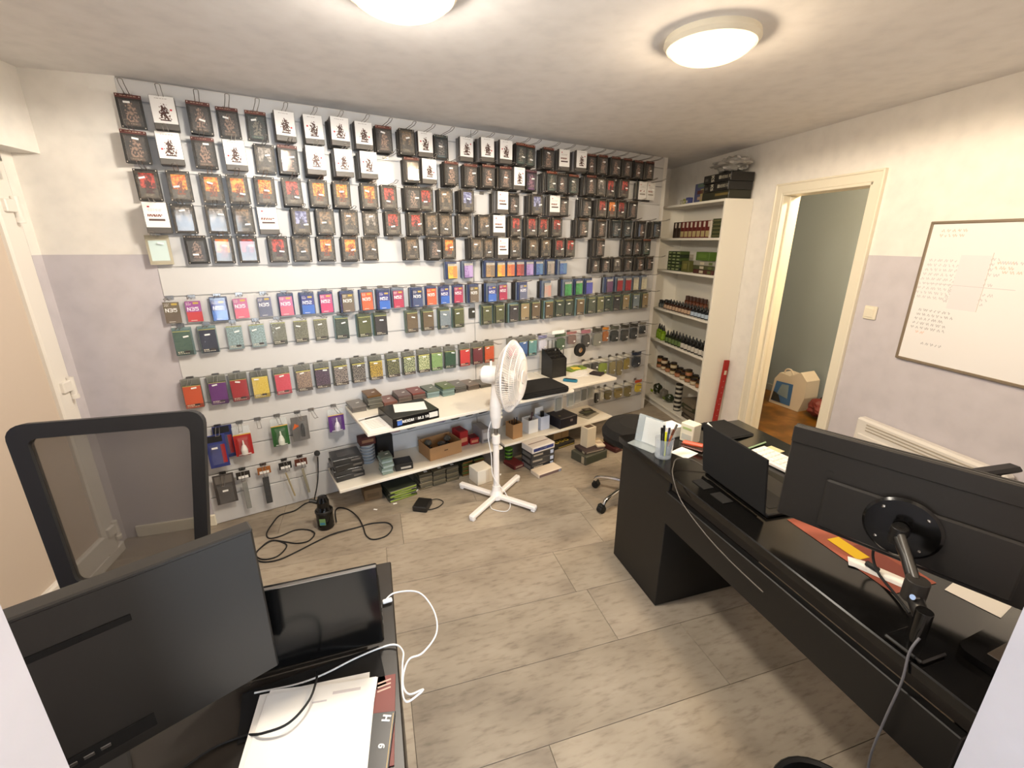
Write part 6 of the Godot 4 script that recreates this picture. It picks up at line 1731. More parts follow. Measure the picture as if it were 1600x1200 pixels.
# ---------------------------------------------------------------- things on the dark desk
func build_left_desk_items() -> void:
	var Y := 0.7405
	# monitor seen from behind
	var dir := Vector3(0.301, 0, -0.147).normalized()
	var ang := rad_to_deg(atan2(-dir.z, dir.x))
	var w := 0.615
	var mid := Vector3(-0.266, 0, -0.877) - dir * (w / 2)
	var m := thing("black_monitor", "matt black monitor seen from behind on the dark desk", "monitor", Transform3D(ry(ang), mid))
	part(m, "back_shell", bev(w, 0.357, 0.016, 0.004), mats["monitor_back"], Vector3(0, 0.9985, -0.008))
	part(m, "top_edge", bev(w, 0.010, 0.036, 0.003), mats["monitor_back"], Vector3(0, 1.1735, -0.015))
	part(m, "screen", bev(w - 0.02, 0.335, 0.003, 0.001), mats["black_gloss"], Vector3(0, 0.998, -0.0305))
	part(m, "bezel", bev(w, 0.357, 0.012, 0.003), mats["black_plastic"], Vector3(0, 0.9985, -0.022))
	part(m, "vent_slot", bev(0.36, 0.014, 0.003, 0.001), mats["fabric_black"], Vector3(-0.075, 1.095, 0.0002))
	part(m, "port_bay", bev(0.15, 0.03, 0.004, 0.0012), mats["fabric_black"], Vector3(0.02, 0.862, 0.0004))
	for i in 3:
		part(m, "port", bev(0.014, 0.007, 0.002, 0.0005), mats["steel"], Vector3(-0.02 + 0.022 * i, 0.862, 0.0026))
	part(m, "stand_neck", bev(0.06, 0.12, 0.03, 0.006), mats["black_plastic"], Vector3(-0.08, 0.802, 0.016), rx(-4))
	part(m, "stand_foot", bev(0.24, 0.012, 0.18, 0.005), mats["black_plastic"], Vector3(-0.08, Y + 0.0065, 0.01))
	# open laptop seen from behind
	var lp := thing("black_laptop", "open black laptop with its lid back turned to the papers, white cable plugged in", "laptop", Transform3D(ry(2), Vector3(-0.215, Y, -0.95)))
	part(lp, "base", bev(0.34, 0.016, 0.235, 0.004), mats["black_plastic"], Vector3(0, 0.0085, -0.12))
	part(lp, "lid", bev(0.34, 0.225, 0.008, 0.003), mats["black_gloss"], Vector3(0, 0.128, 0.008), rx(-3))
	part(lp, "screen", bev(0.32, 0.19, 0.001, 0.0003), mats["black_gloss"], Vector3(0, 0.132, 0.0025), rx(-3))
	part(lp, "hinge_bar", cyl(0.005, 0.26, 10), mats["black_plastic"], Vector3(-0.13, 0.0155, 0.003), rz(-90))
	part(lp, "lid_edge", bev(0.338, 0.0025, 0.009, 0.0005), mats["steel"], Vector3(0, 0.2415, 0.0141))
	part(lp, "keyboard", bev(0.28, 0.001, 0.10, 0.0003), mats["rubber"], Vector3(0, 0.0175, -0.09))
	for i in 3:
		part(lp, "port", bev(0.001, 0.005, 0.014, 0.0003), mats["steel"], Vector3(0.1706, 0.009, -0.05 - 0.028 * i))
	# dark desk mat under the laptop
	solo("desk_mat", "thin black desk mat in front of the laptop", "mat", bev(0.30, 0.002, 0.12, 0.0008), mats["fabric_black"], Transform3D(ry(8), Vector3(-0.20, Y + 0.0012, -0.862)))
	# white charging cable
	var c := thing("white_cable", "white charging cable curling from the laptop over the desk edge", "cable")
	var pts := [Vector3(-0.040, Y + 0.010, -1.08), Vector3(-0.01, Y + 0.014, -1.10), Vector3(0.055, Y + 0.02, -1.075), Vector3(0.088, Y + 0.015, -1.0), Vector3(0.085, Y + 0.01, -0.93), Vector3(0.045, Y + 0.006, -0.885), Vector3(0.012, Y + 0.008, -0.875), Vector3(-0.004, Y + 0.006, -0.845), Vector3(-0.008, Y + 0.004, -0.81), Vector3(0.004, Y + 0.006, -0.785), Vector3(0.034, Y + 0.010, -0.785), Vector3(0.022, Y + 0.014, -0.772), Vector3(-0.004, Y + 0.008, -0.768), Vector3(-0.011, Y + 0.005, -0.80), Vector3(-0.006, Y + 0.011, -0.86), Vector3(-0.002, Y + 0.014, -0.895), Vector3(-0.02, Y + 0.010, -0.925), Vector3(-0.06, Y + 0.005, -0.93), Vector3(-0.12, Y + 0.006, -0.915), Vector3(-0.18, Y + 0.006, -0.895), Vector3(-0.24, Y + 0.006, -0.885), Vector3(-0.33, Y + 0.006, -0.89)]
	part(c, "cord", tube(smooth_path(pts, 6), 0.0022, 7), mats["white_cable"])
	part(c, "connector", bev(0.026, 0.008, 0.013, 0.002), mats["white_cable"], Vector3(-0.032, Y + 0.010, -1.08), ry(8))
	# papers, magazines
	var mg := thing("red_leaflet", "dark red leaflet with pale text under the papers", "leaflet", Transform3D(ry(-4), Vector3(-0.10, Y, -0.755)))
	part(mg, "sheet", bev(0.14, 0.002, 0.20, 0.0005), flat(Color(0.45, 0.18, 0.15), 0.5), Vector3(0, 0.0012, 0))
	for i in 3:
		part(mg, "text_line", bev(0.03, 0.0004, 0.004, 0.0001), flat(Color(0.78, 0.66, 0.6), 0.6), Vector3(0.045, 0.0024, -0.085 + 0.010 * i), ry(12))
	var bk := thing("black_magazine", "black magazine with white spine print beside the papers", "magazine", Transform3D(ry(-10), Vector3(-0.13, Y + 0.0027, -0.665)))
	part(bk, "cover", bev(0.17, 0.007, 0.21, 0.001), flat(Color(0.10, 0.085, 0.075), 0.35), Vector3(0, 0.0036, 0))
	words(bk, "H", 0.024, mats["sticker"], Vector3(0.068, 0.0076, -0.09), rx(-90) * rz(80))
	words(bk, "9", 0.018, mats["sticker"], Vector3(0.066, 0.0076, -0.035), rx(-90) * rz(80))
	part(bk, "gold_line", bev(0.002, 0.0005, 0.2, 0.0001), flat(Color(0.62, 0.52, 0.3), 0.4), Vector3(0.081, 0.0074, 0))
	var dv := thing("disc_sleeve", "iridescent violet disc sleeve under the black magazine edge", "sleeve", Transform3D(ry(-8), Vector3(-0.075, Y, -0.60)))
	part(dv, "sleeve", bev(0.11, 0.0022, 0.09, 0.0005), flat(Color(0.55, 0.42, 0.62), 0.25), Vector3(0, 0.0013, 0))
	for i in 3:
		var s := thing("white_papers", ["large white paper sheet on top under the black cable", "second white paper sheet below the top one", "lowest white paper sheet of the pile"][2 - i], "paper", Transform3D(ry([-3.0, -9.0, -6.0][i]), Vector3(-0.206 + 0.004 * i, Y + 0.0102 + 0.0012 * i, -0.722 + 0.006 * i)))
		part(s, "sheet", bev(0.235, 0.001, 0.297, 0.0003), mats["paper"], Vector3(0, 0.0006, 0))
		if i == 2:
			part(s, "print_line", bev(0.06, 0.0002, 0.007, 0.0001), flat(Color(0.80, 0.77, 0.77), 0.8), Vector3(0.055, 0.0012, -0.125))
			part(s, "print_line", bev(0.03, 0.0002, 0.004, 0.0001), flat(Color(0.76, 0.74, 0.75), 0.8), Vector3(0.0, 0.0012, -0.11))
	var bc := smooth_path([Vector3(-0.20, Y + 0.012, -0.90), Vector3(-0.195, Y + 0.03, -0.86), Vector3(-0.205, Y + 0.034, -0.81), Vector3(-0.24, Y + 0.03, -0.775), Vector3(-0.29, Y + 0.022, -0.775), Vector3(-0.335, Y + 0.004, -0.795), Vector3(-0.40, Y + 0.004, -0.78), Vector3(-0.48, Y + 0.004, -0.72)], 6)
	solo("black_cable", "thin black cable arching over the white papers", "cable", tube(bc, 0.0026, 7), mats["rubber"])
	# adapter, dock and a small black box under the monitor
	var ad := thing("white_adapter", "white cube power adapter beside the monitor foot", "adapter", Transform3D(ry(24), Vector3(-0.47, Y, -0.60)))
	part(ad, "cube", bev(0.07, 0.032, 0.06, 0.005), mats["white_cable"], Vector3(0, 0.0165, 0))
	part(ad, "lead", tube(smooth_path([Vector3(0.034, 0.016, -0.01), Vector3(0.06, 0.012, -0.03), Vector3(0.072, 0.008, -0.07), Vector3(0.07, 0.004, -0.10)], 5), 0.0022, 6), mats["white_cable"])
	var dock := carton("black_dock", "low black docking box with grey ports beside the white papers", "dock", Transform3D(ry(20), Vector3(-0.365, Y, -0.655)), Vector3(0.075, 0.022, 0.06), Color(0.06, 0.055, 0.052), [["t", 0.01, 0.0, 0.02, 0.012, Color(0.5, 0.49, 0.47)], ["t", -0.015, 0.01, 0.012, 0.012, Color(0.42, 0.41, 0.4)]], "", 0.35)
	part(dock, "red_tag", bev(0.004, 0.012, 0.02, 0.001), flat(Color(0.42, 0.06, 0.06), 0.5), Vector3(-0.0405, 0.012, 0))


# ---------------------------------------------------------------- things on the black desk
func build_right_desk_items() -> void:
	var Y := 0.7405
	# wide monitor on an arm, seen from behind
	var a := Vector3(1.287, 0, -1.028)
	var dir := Vector3(0.238, 0, 0.538).normalized()
	var w := 0.64
	var mid := a + dir * (w / 2)
	# local z points to the back of the monitor (towards the camera)
	var nz := Vector3(-dir.z, 0, dir.x)
	var bas := Basis(dir, Vector3.UP, dir.cross(Vector3.UP))
	if bas.z.dot(nz) < 0:
		bas = Basis(-dir, Vector3.UP, (-dir).cross(Vector3.UP))
	var m := thing("wide_monitor", "black monitor on a jointed arm seen from behind above the black desk", "monitor", Transform3D(bas, mid))
	part(m, "back_shell", bev(w, 0.33, 0.016, 0.004), mats["monitor_back"], Vector3(0, 0.985, -0.008))
	part(m, "bezel", bev(w, 0.33, 0.012, 0.003), mats["black_plastic"], Vector3(0, 0.985, -0.0225))
	part(m, "screen", bev(w - 0.02, 0.305, 0.002, 0.0006), mats["black_gloss"], Vector3(0, 0.985, -0.0297))
	part(m, "upper_band", bev(w, 0.055, 0.006, 0.002), mats["monitor_back"], Vector3(0, 1.1215, 0.002))
	part(m, "lower_bulge", bev(0.44, 0.17, 0.014, 0.006), mats["monitor_back"], Vector3(0.02 * signf(bas.x.dot(dir)), 0.92, 0.005))
	part(m, "mount_recess", lathe([Vector2(0, 0), Vector2(0.085, 0.0), Vector2(0.092, -0.006), Vector2(0.0, -0.006)], 36), mats["black_gloss"], Vector3(0, 0.935, 0.0205), rx(90))
	for q in [[-1, -1], [1, -1], [1, 1], [-1, 1]]:
		part(m, "mount_screw", lathe([Vector2(0, 0.003), Vector2(0.004, 0.002), Vector2(0.005, 0), Vector2(0, 0)], 12), mats["chrome"], Vector3(q[0] * 0.05, 0.935 + q[1] * 0.05, 0.0207), rx(90))
	part(m, "maker_mark", lathe([Vector2(0.012, 0), Vector2(0.014, 0), Vector2(0.014, 0.001), Vector2(0.012, 0.001)], 20), mats["monitor_back"], Vector3(-0.2 * signf(bas.x.dot(dir)), 1.02, 0.0005), rx(90))
	# monitor arm
	var head := mid + Vector3(0, 0.935, 0) + bas.z * 0.055
	var base := Vector3(1.235, Y, -0.545)
	var arm := Node3D.new()
	arm.name = "support_arm"
	m.add_child(arm)
	arm.transform = m.transform.affine_inverse()
	arm.set_meta("label", "black jointed arm clamped to the desk edge")
	part(arm, "tilt_head", tube([head - bas.z * 0.030, head + bas.z * 0.004], 0.022, 16), mats["black_plastic"])
	part(arm, "head_joint", cyl(0.02, 0.05, 18), mats["black_plastic"], head + Vector3(0, -0.03, 0))
	var elbow := Vector3(1.285, 0.865, -0.60)
	part(arm, "upper_arm", tube([head + Vector3(0, -0.005, 0), head.lerp(elbow, 0.5) + Vector3(0, 0.004, 0), elbow], 0.015, 12), mats["black_plastic"])
	part(arm, "arm_cover", tube([head.lerp(elbow, 0.12) + Vector3(0, 0.012, 0), head.lerp(elbow, 0.92) + Vector3(0, 0.012, 0)], 0.010, 10), mat("arm_satin", Color(0.26, 0.25, 0.235), 0.35))
	part(arm, "elbow", cyl(0.026, 0.06, 20), mats["monitor_back"], elbow + Vector3(0, -0.035, 0))
	part(arm, "lower_arm", tube([elbow + Vector3(0, -0.02, 0), base + Vector3(0.0, 0.09, 0.0)], 0.018, 12), mats["black_plastic"])
	part(arm, "post", cyl(0.018, 0.11, 18), mats["black_gloss"], base + Vector3(0, 0.005, 0))
	part(arm, "clamp_plate", bev(0.09, 0.012, 0.09, 0.004), mats["black_gloss"], base + Vector3(0.005, 0.0065, 0))
	part(arm, "knob", cyl(0.007, 0.02, 12), mats["chrome"], elbow + Vector3(-0.02, -0.01, 0.018), rz(70))
	# cables
	solo("arm_cable", "thin grey cable hanging from the monitor arm past the desk edge", "cable", tube(smooth_path([base + Vector3(-0.03, 0.06, 0.02), base + Vector3(-0.05, 0.02, 0.02), base + Vector3(-0.062, -0.06, 0.03), base + Vector3(-0.066, -0.2, 0.025), base + Vector3(-0.06, -0.34, 0.02), base + Vector3(-0.05, -0.46, 0.03)], 6), 0.003, 7), mat("grey_cable", Color(0.42, 0.42, 0.44), 0.4))
	var mc := thing("monitor_lead", "black video lead drooping under the wide monitor", "cable")
	part(mc, "lead", tube(smooth_path([Vector3(1.44, 0.84, -0.80), Vector3(1.425, 0.79, -0.79), Vector3(1.41, 0.755, -0.755), Vector3(1.38, 0.748, -0.69), Vector3(1.34, 0.748, -0.62)], 6), 0.004, 7), mats["rubber"])
	part(mc, "ferrite", cyl(0.009, 0.035, 12), mats["rubber"], Vector3(1.425, 0.752, -0.80), rx(90))
	# laptop
	var lp := thing("dark_laptop", "open dark laptop with its lid back facing the room", "laptop", Transform3D(ry(-93), Vector3(1.335, Y, -1.275)))
	# local x runs along the hinge, local -z towards the wall side
	part(lp, "base", bev(0.36, 0.016, 0.24, 0.004), mats["black_plastic"], Vector3(0, 0.0085, -0.125))
	part(lp, "lid", bev(0.36, 0.235, 0.008, 0.003), mats["fabric_black"], Vector3(0, 0.13, 0.022), rx(8))
	part(lp, "screen", bev(0.34, 0.20, 0.001, 0.0003), mats["black_gloss"], Vector3(0, 0.134, 0.0175), rx(8))
	part(lp, "hinge_bar", cyl(0.005, 0.28, 10), mats["black_plastic"], Vector3(-0.14, 0.0155, 0.003), rz(-90))
	part(lp, "keyboard", bev(0.30, 0.001, 0.10, 0.0003), mats["rubber"], Vector3(0, 0.0175, -0.09))
	var lc := smooth_path([Vector3(1.37, Y + 0.010, -1.465), Vector3(1.33, Y + 0.03, -1.53), Vector3(1.27, Y + 0.03, -1.55), Vector3(1.215, Y + 0.03, -1.50), Vector3(1.178, Y + 0.012, -1.45), Vector3(1.160, Y - 0.05, -1.36), Vector3(1.160, Y - 0.10, -1.22), Vector3(1.166, Y - 0.13, -1.08), Vector3(1.168, Y - 0.14, -0.92)], 6)
	solo("laptop_lead", "grey laptop lead looping over the desk edge by the pen cup", "cable", tube(lc, 0.0028, 7), mat("grey_lead", Color(0.27, 0.25, 0.23), 0.4))
	# pen cup with pens
	var cup := thing("pen_cup", "frosted glass pen cup at the desk end", "cup", Transform3D(Basis(), Vector3(1.262, Y, -1.642)))
	var frost := clear_mat("frosted_glass", Color(0.86, 0.91, 0.96, 0.16), 0.2)
	part(cup, "glass", lathe([Vector2(0, 0.0), Vector2(0.036, 0.0), Vector2(0.038, 0.004), Vector2(0.044, 0.098), Vector2(0.042, 0.098), Vector2(0.036, 0.006), Vector2(0, 0.006)], 28), frost)
	var pens := [[-0.022, 0.0, -10, 5, Color(0.06, 0.06, 0.06), "black pen leaning in the glass pen cup"], [-0.008, 0.012, -5, 0, Color(0.09, 0.09, 0.09), "thick black marker in the glass pen cup"], [0.012, -0.004, 22, 3, Color(0.72, 0.68, 0.62), "long cream pencil leaning in the glass pen cup"], [0.016, 0.012, 10, -6, Color(0.25, 0.25, 0.4), "blue-grey pen in the glass pen cup"], [0.004, 0.02, 4, -8, Color(0.85, 0.85, 0.12), "short yellow highlighter in the glass pen cup"], [0.022, -0.012, 14, 8, Color(0.75, 0.42, 0.25), "orange pen in the glass pen cup"]]
	for i in pens.size():
		var q: Array = pens[i]
		var p := thing("pen", q[5], "pen", Transform3D(rz(-q[2] * 0.8) * rx(q[3]), Vector3(1.262 + q[0] * 0.5, Y + 0.009, -1.642 + q[1] * 0.5)))
		part(p, "barrel", cyl(0.0045, [0.145, 0.15, 0.155, 0.13, 0.11, 0.13][i], 10), flat(q[4], 0.4))
		part(p, "cap", cyl(0.0054, 0.03, 10), flat(q[4].darkened(0.5) if i != 4 else q[4], 0.4), Vector3(0, [0.12, 0.125, 0.13, 0.105, 0.085, 0.105][i], 0))
	# acrylic sign stand with a paper in it
	var ac := thing("acrylic_stand", "clear acrylic sign stand holding a white paper at the desk end", "sign stand", Transform3D(ry(-68), Vector3(1.262, Y, -1.775)))
	part(ac, "foot", bev(0.15, 0.003, 0.08, 0.0008), mats["acrylic"], Vector3(0, 0.0018, 0.02))
	part(ac, "front_sheet", bev(0.15, 0.14, 0.002, 0.0005), mats["acrylic"], Vector3(0, 0.073, -0.012), rx(-9))
	part(ac, "paper", bev(0.11, 0.13, 0.001, 0.0003), mats["paper"], Vector3(0.018, 0.071, -0.0155), rx(-9))
	part(ac, "back_sheet", bev(0.15, 0.14, 0.002, 0.0005), mats["acrylic"], Vector3(0, 0.073, -0.019), rx(-9))
	# note block, white box, stapler, papers
	var nb := thing("note_block", "thick white note block behind the pen cup", "note block", Transform3D(ry(10), Vector3(1.455, Y, -1.855)))
	part(nb, "pages", bev(0.10, 0.055, 0.09, 0.001), mats["paper"], Vector3(0, 0.0278, 0))
	part(nb, "tray", bev(0.104, 0.012, 0.094, 0.002), mats["clear_soft"], Vector3(0, 0.0065, 0))
	carton("white_carton", "upright white carton with a pale green print behind the stapler", "box", Transform3D(ry(-72), Vector3(1.50, Y, -1.755)), Vector3(0.075, 0.10, 0.065), Color(0.88, 0.86, 0.78), [["f", 0.0, 0.075, 0.05, 0.012, Color(0.66, 0.74, 0.5)], ["f", 0.0, 0.03, 0.055, 0.03, Color(0.76, 0.76, 0.72)], ["l", 0.0, 0.05, 0.04, 0.06, Color(0.82, 0.8, 0.72)]])
	var sp := thing("orange_stapler", "orange stapler lying beside the laptop lid", "stapler", Transform3D(ry(-60), Vector3(1.452, Y + 0.0012, -1.672)))
	part(sp, "foot", bev(0.11, 0.008, 0.028, 0.003), flat(Color(0.33, 0.15, 0.10), 0.4), Vector3(0, 0.0042, 0))
	part(sp, "top_arm", bev(0.11, 0.02, 0.026, 0.008), flat(Color(0.78, 0.30, 0.14), 0.4), Vector3(0.004, 0.026, 0), rz(5))
	part(sp, "pivot", bev(0.02, 0.018, 0.026, 0.003), flat(Color(0.33, 0.15, 0.10), 0.4), Vector3(-0.043, 0.014, 0))
	solo("white_slip", "white paper slip beside the pen cup", "paper", bev(0.10, 0.001, 0.09, 0.0003), mats["paper"], Transform3D(ry(20), Vector3(1.385, Y + 0.0008, -1.645)))
	# phone, tablet, keyboard, folded card
	var ph := thing("phone", "black phone in a pale green case", "phone", Transform3D(ry(-77), Vector3(1.775, Y, -1.635)))
	part(ph, "case", bev(0.076, 0.010, 0.155, 0.004), flat(Color(0.62, 0.74, 0.58), 0.5), Vector3(0, 0.0053, 0))
	part(ph, "glass", bev(0.066, 0.0012, 0.145, 0.0004), mats["black_gloss"], Vector3(0, 0.0107, 0))
	var tb := thing("closed_tablet", "closed dark tablet lying at the far end of the desk", "tablet", Transform3D(ry(2), Vector3(1.77, Y, -1.805)))
	part(tb, "case", bev(0.18, 0.012, 0.215, 0.005), mats["black_plastic"], Vector3(0, 0.0063, 0))
	part(tb, "cover", bev(0.176, 0.003, 0.211, 0.001), mats["fabric_black"], Vector3(0, 0.0139, 0))
	var fc := thing("folded_card", "folded white card standing between laptop and tablet", "card", Transform3D(ry(-20), Vector3(1.672, Y + 0.0158, -1.79)))
	part(fc, "leaf", bev(0.025, 0.001, 0.15, 0.0003), mats["paper"], Vector3(-0.008, 0.012, 0), rz(48))
	part(fc, "leaf", bev(0.025, 0.001, 0.15, 0.0003), mats["paper"], Vector3(0.009, 0.012, 0), rz(-48))
	var kb := thing("white_keyboard", "white keyboard between the laptop and the wide monitor", "keyboard", Transform3D(ry(-84), Vector3(1.745, Y + 0.0035, -1.34)))
	part(kb, "case", bev(0.43, 0.018, 0.12, 0.004), mats["fan_white"], Vector3(0, 0.0095, 0), rx(3))
	for r in 4:
		for k in 13:
			part(kb, "key", bev(0.025, 0.006, 0.019, 0.002), mats["paper"], Vector3(-0.19 + 0.0315 * k, 0.0205 + (1.5 - r) * 0.0012, -0.036 + 0.024 * r))
	solo("cream_card", "cream card lying beside the phone", "card", bev(0.07, 0.001, 0.13, 0.0003), flat(Color(0.84, 0.80, 0.62), 0.7), Transform3D(ry(-80), Vector3(1.80, Y + 0.0008, -1.54)))
	# sheets under the wide monitor
	var pk := thing("salmon_sheets", "salmon pink printed sheets under the wide monitor", "paper", Transform3D(ry(-2), Vector3(1.475, Y, -0.875)))
	part(pk, "sheet", bev(0.17, 0.0012, 0.38, 0.0003), flat(Color(0.62, 0.32, 0.24), 0.6), Vector3(0, 0.0009, 0))
	part(pk, "print_block", bev(0.10, 0.0003, 0.16, 0.0001), flat(Color(0.50, 0.22, 0.17), 0.6), Vector3(0.01, 0.0017, 0.07))
	solo("yellow_marker_note", "bright yellow note strip on the salmon sheets", "note", bev(0.05, 0.001, 0.11, 0.0003), flat(Color(0.92, 0.76, 0.10), 0.7), Transform3D(ry(-2), Vector3(1.452, Y + 0.0026, -0.88)))
	solo("white_note_strip", "white paper strip crossing the salmon sheets", "paper", bev(0.055, 0.001, 0.14, 0.0003), mats["paper"], Transform3D(ry(24), Vector3(1.435, Y + 0.0026, -0.755)))
	solo("white_note_corner", "white paper scrap at the corner of the salmon sheets", "paper", bev(0.05, 0.001, 0.045, 0.0003), mats["paper"], Transform3D(ry(40), Vector3(1.405, Y + 0.0038, -0.815)))
	solo("white_document", "white document under the monitor arm side of the desk", "paper", bev(0.21, 0.001, 0.12, 0.0003), mats["paper"], Transform3D(ry(12), Vector3(1.66, Y + 0.0008, -0.62)))
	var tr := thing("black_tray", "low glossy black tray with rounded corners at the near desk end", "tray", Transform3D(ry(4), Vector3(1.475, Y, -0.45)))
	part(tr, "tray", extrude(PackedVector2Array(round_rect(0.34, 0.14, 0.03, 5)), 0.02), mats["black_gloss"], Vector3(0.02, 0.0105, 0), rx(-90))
	part(tr, "brown_reflection", bev(0.10, 0.003, 0.05, 0.001), flat(Color(0.22, 0.19, 0.16), 0.4), Vector3(-0.06, 0.0215, 0))  # brownish reflection on the gloss, painted as a thin brown slab


# ---------------------------------------------------------------- right wall
func build_right_wall_items() -> void:
	# whiteboard with faint handwriting
	var a0 := 0.55
	var a1 := 2.02
	var wb := thing("whiteboard", "white dry-wipe board with faint handwriting on the lavender wall", "whiteboard", at(RW, -(a0 + a1) / 2, 1.455, 0.002))
	var w := a1 - a0
	var h := 0.72
	var im := Image.create(1024, 512, false, Image.FORMAT_RGB8)
	im.fill(Color(0.93, 0.925, 0.92))
	var r2 := RandomNumberGenerator.new()
	r2.seed = 5
	var inks := [Color(0.80, 0.79, 0.80), Color(0.72, 0.71, 0.72), Color(0.90, 0.78, 0.72)]
	for blk in [[35, 25, 90, 2, 2], [20, 130, 130, 9, 0], [130, 120, 110, 10, 0], [230, 130, 60, 2, 2], [250, 160, 60, 1, 2], [240, 130, 150, 1, 0], [30, 315, 120, 5, 1], [40, 400, 30, 1, 2], [70, 440, 100, 1, 1]]:
		for l in blk[3]:
			var x: int = blk[0] - l * 3
			while x < blk[0] + blk[2] * r2.randf_range(0.7, 1.0):
				var ww := r2.randi_range(5, 16)
				for i in ww:
					var yy: int = blk[1] + l * 17 + int(4.0 * sin((x + i) * 0.9) + r2.randf_range(-1, 1))
					im.fill_rect(Rect2i(x + i, yy, 2, 3), inks[blk[4]])
				x += ww + 7
	im.fill_rect(Rect2i(120, 110, 90, 190), Color(0.895, 0.89, 0.895))
	im.fill_rect(Rect2i(212, 100, 2, 200), Color(0.80, 0.76, 0.74))
	im.fill_rect(Rect2i(20, 215, 280, 2), Color(0.82, 0.81, 0.82))
	var tx := ImageTexture.create_from_image(im)
	var bm := mat("whiteboard_surface", Color(1, 1, 1), 0.22)
	bm.albedo_texture = tx
	bm.texture_repeat = false
	var st := SurfaceTool.new()
	st.begin(Mesh.PRIMITIVE_TRIANGLES)
	var P := [Vector3(-w / 2, h / 2, 0), Vector3(w / 2, h / 2, 0), Vector3(w / 2, -h / 2, 0), Vector3(-w / 2, -h / 2, 0)]
	var U := [Vector2(0, 0), Vector2(1, 0), Vector2(1, 1), Vector2(0, 1)]
	for k in [0, 1, 2, 0, 2, 3]:
		st.set_normal(Vector3(0, 0, 1))
		st.set_uv(U[k])
		st.add_vertex(P[k])
	part(wb, "writing_surface", st.commit(), bm, Vector3(0, 0, 0.0135))
	part(wb, "core", box(w, h, 0.012), mats["paper"], Vector3(0, 0, 0.006))
	var al := mat("board_frame", Color(0.62, 0.56, 0.48), 0.35, 0.6)
	for s in [-1.0, 1.0]:
		part(wb, "frame_rail", bev(w + 0.02, 0.014, 0.02, 0.003), al, Vector3(0, s * (h / 2 + 0.003), 0.0105))
		part(wb, "frame_stile", bev(0.014, h, 0.02, 0.003), al, Vector3(s * (w / 2 + 0.003), 0, 0.0105))
	# light switch
	var sw := thing("light_switch", "square cream light switch between doorway and whiteboard", "switch", at(RW, -2.25, 1.31, 0.001))
	part(sw, "plate", bev(0.08, 0.08, 0.012, 0.004), mats["trim_cream"], Vector3(0, 0, 0.006))
	part(sw, "rocker", bev(0.055, 0.055, 0.008, 0.003), mats["trim_cream"], Vector3(0, 0, 0.0135), rx(3))
	# electric panel heater
	var ht := thing("panel_heater", "white electric panel heater under the whiteboard", "heater", at(RW, -1.735, 0.25, 0.0))
	part(ht, "body", bev(0.76, 0.44, 0.06, 0.012), mats["pvc"], Vector3(0, 0.22, 0.045))
	part(ht, "front_panel", bev(0.70, 0.33, 0.012, 0.006), mats["pvc"], Vector3(0, 0.18, 0.078))
	for i in 3:
		part(ht, "grille_slot", bev(0.62, 0.008, 0.004, 0.001), flat(Color(0.70, 0.66, 0.60), 0.5), Vector3(0, 0.375 + 0.018 * i, 0.0755))
	part(ht, "wall_bracket", bev(0.3, 0.3, 0.014, 0.002), mats["steel"], Vector3(0, 0.2, 0.0075))
	# red spirit level leaning between bookcase and door frame
	var lv := thing("spirit_level", "red spirit level leaning against the bookcase side", "spirit level", at(RW, -3.415, 0.0, 0.06, 0))
	var lean := rx(-3)
	part(lv, "bar", bev(0.022, 0.71, 0.045, 0.003), flat(Color(0.62, 0.10, 0.07), 0.4), Vector3(0, 0.358, 0.0), lean)
	part(lv, "vial", bev(0.024, 0.045, 0.03, 0.004), flat(Color(0.78, 0.76, 0.66), 0.2), Vector3(0, 0.60, -0.0125), lean)
	for i in 9:
		part(lv, "print_mark", bev(0.0232, 0.006, 0.012, 0.0008), flat(Color(0.72, 0.56, 0.52), 0.5), Vector3(0, 0.08 + 0.055 * i, 0.015 - 0.0029 * i), lean)


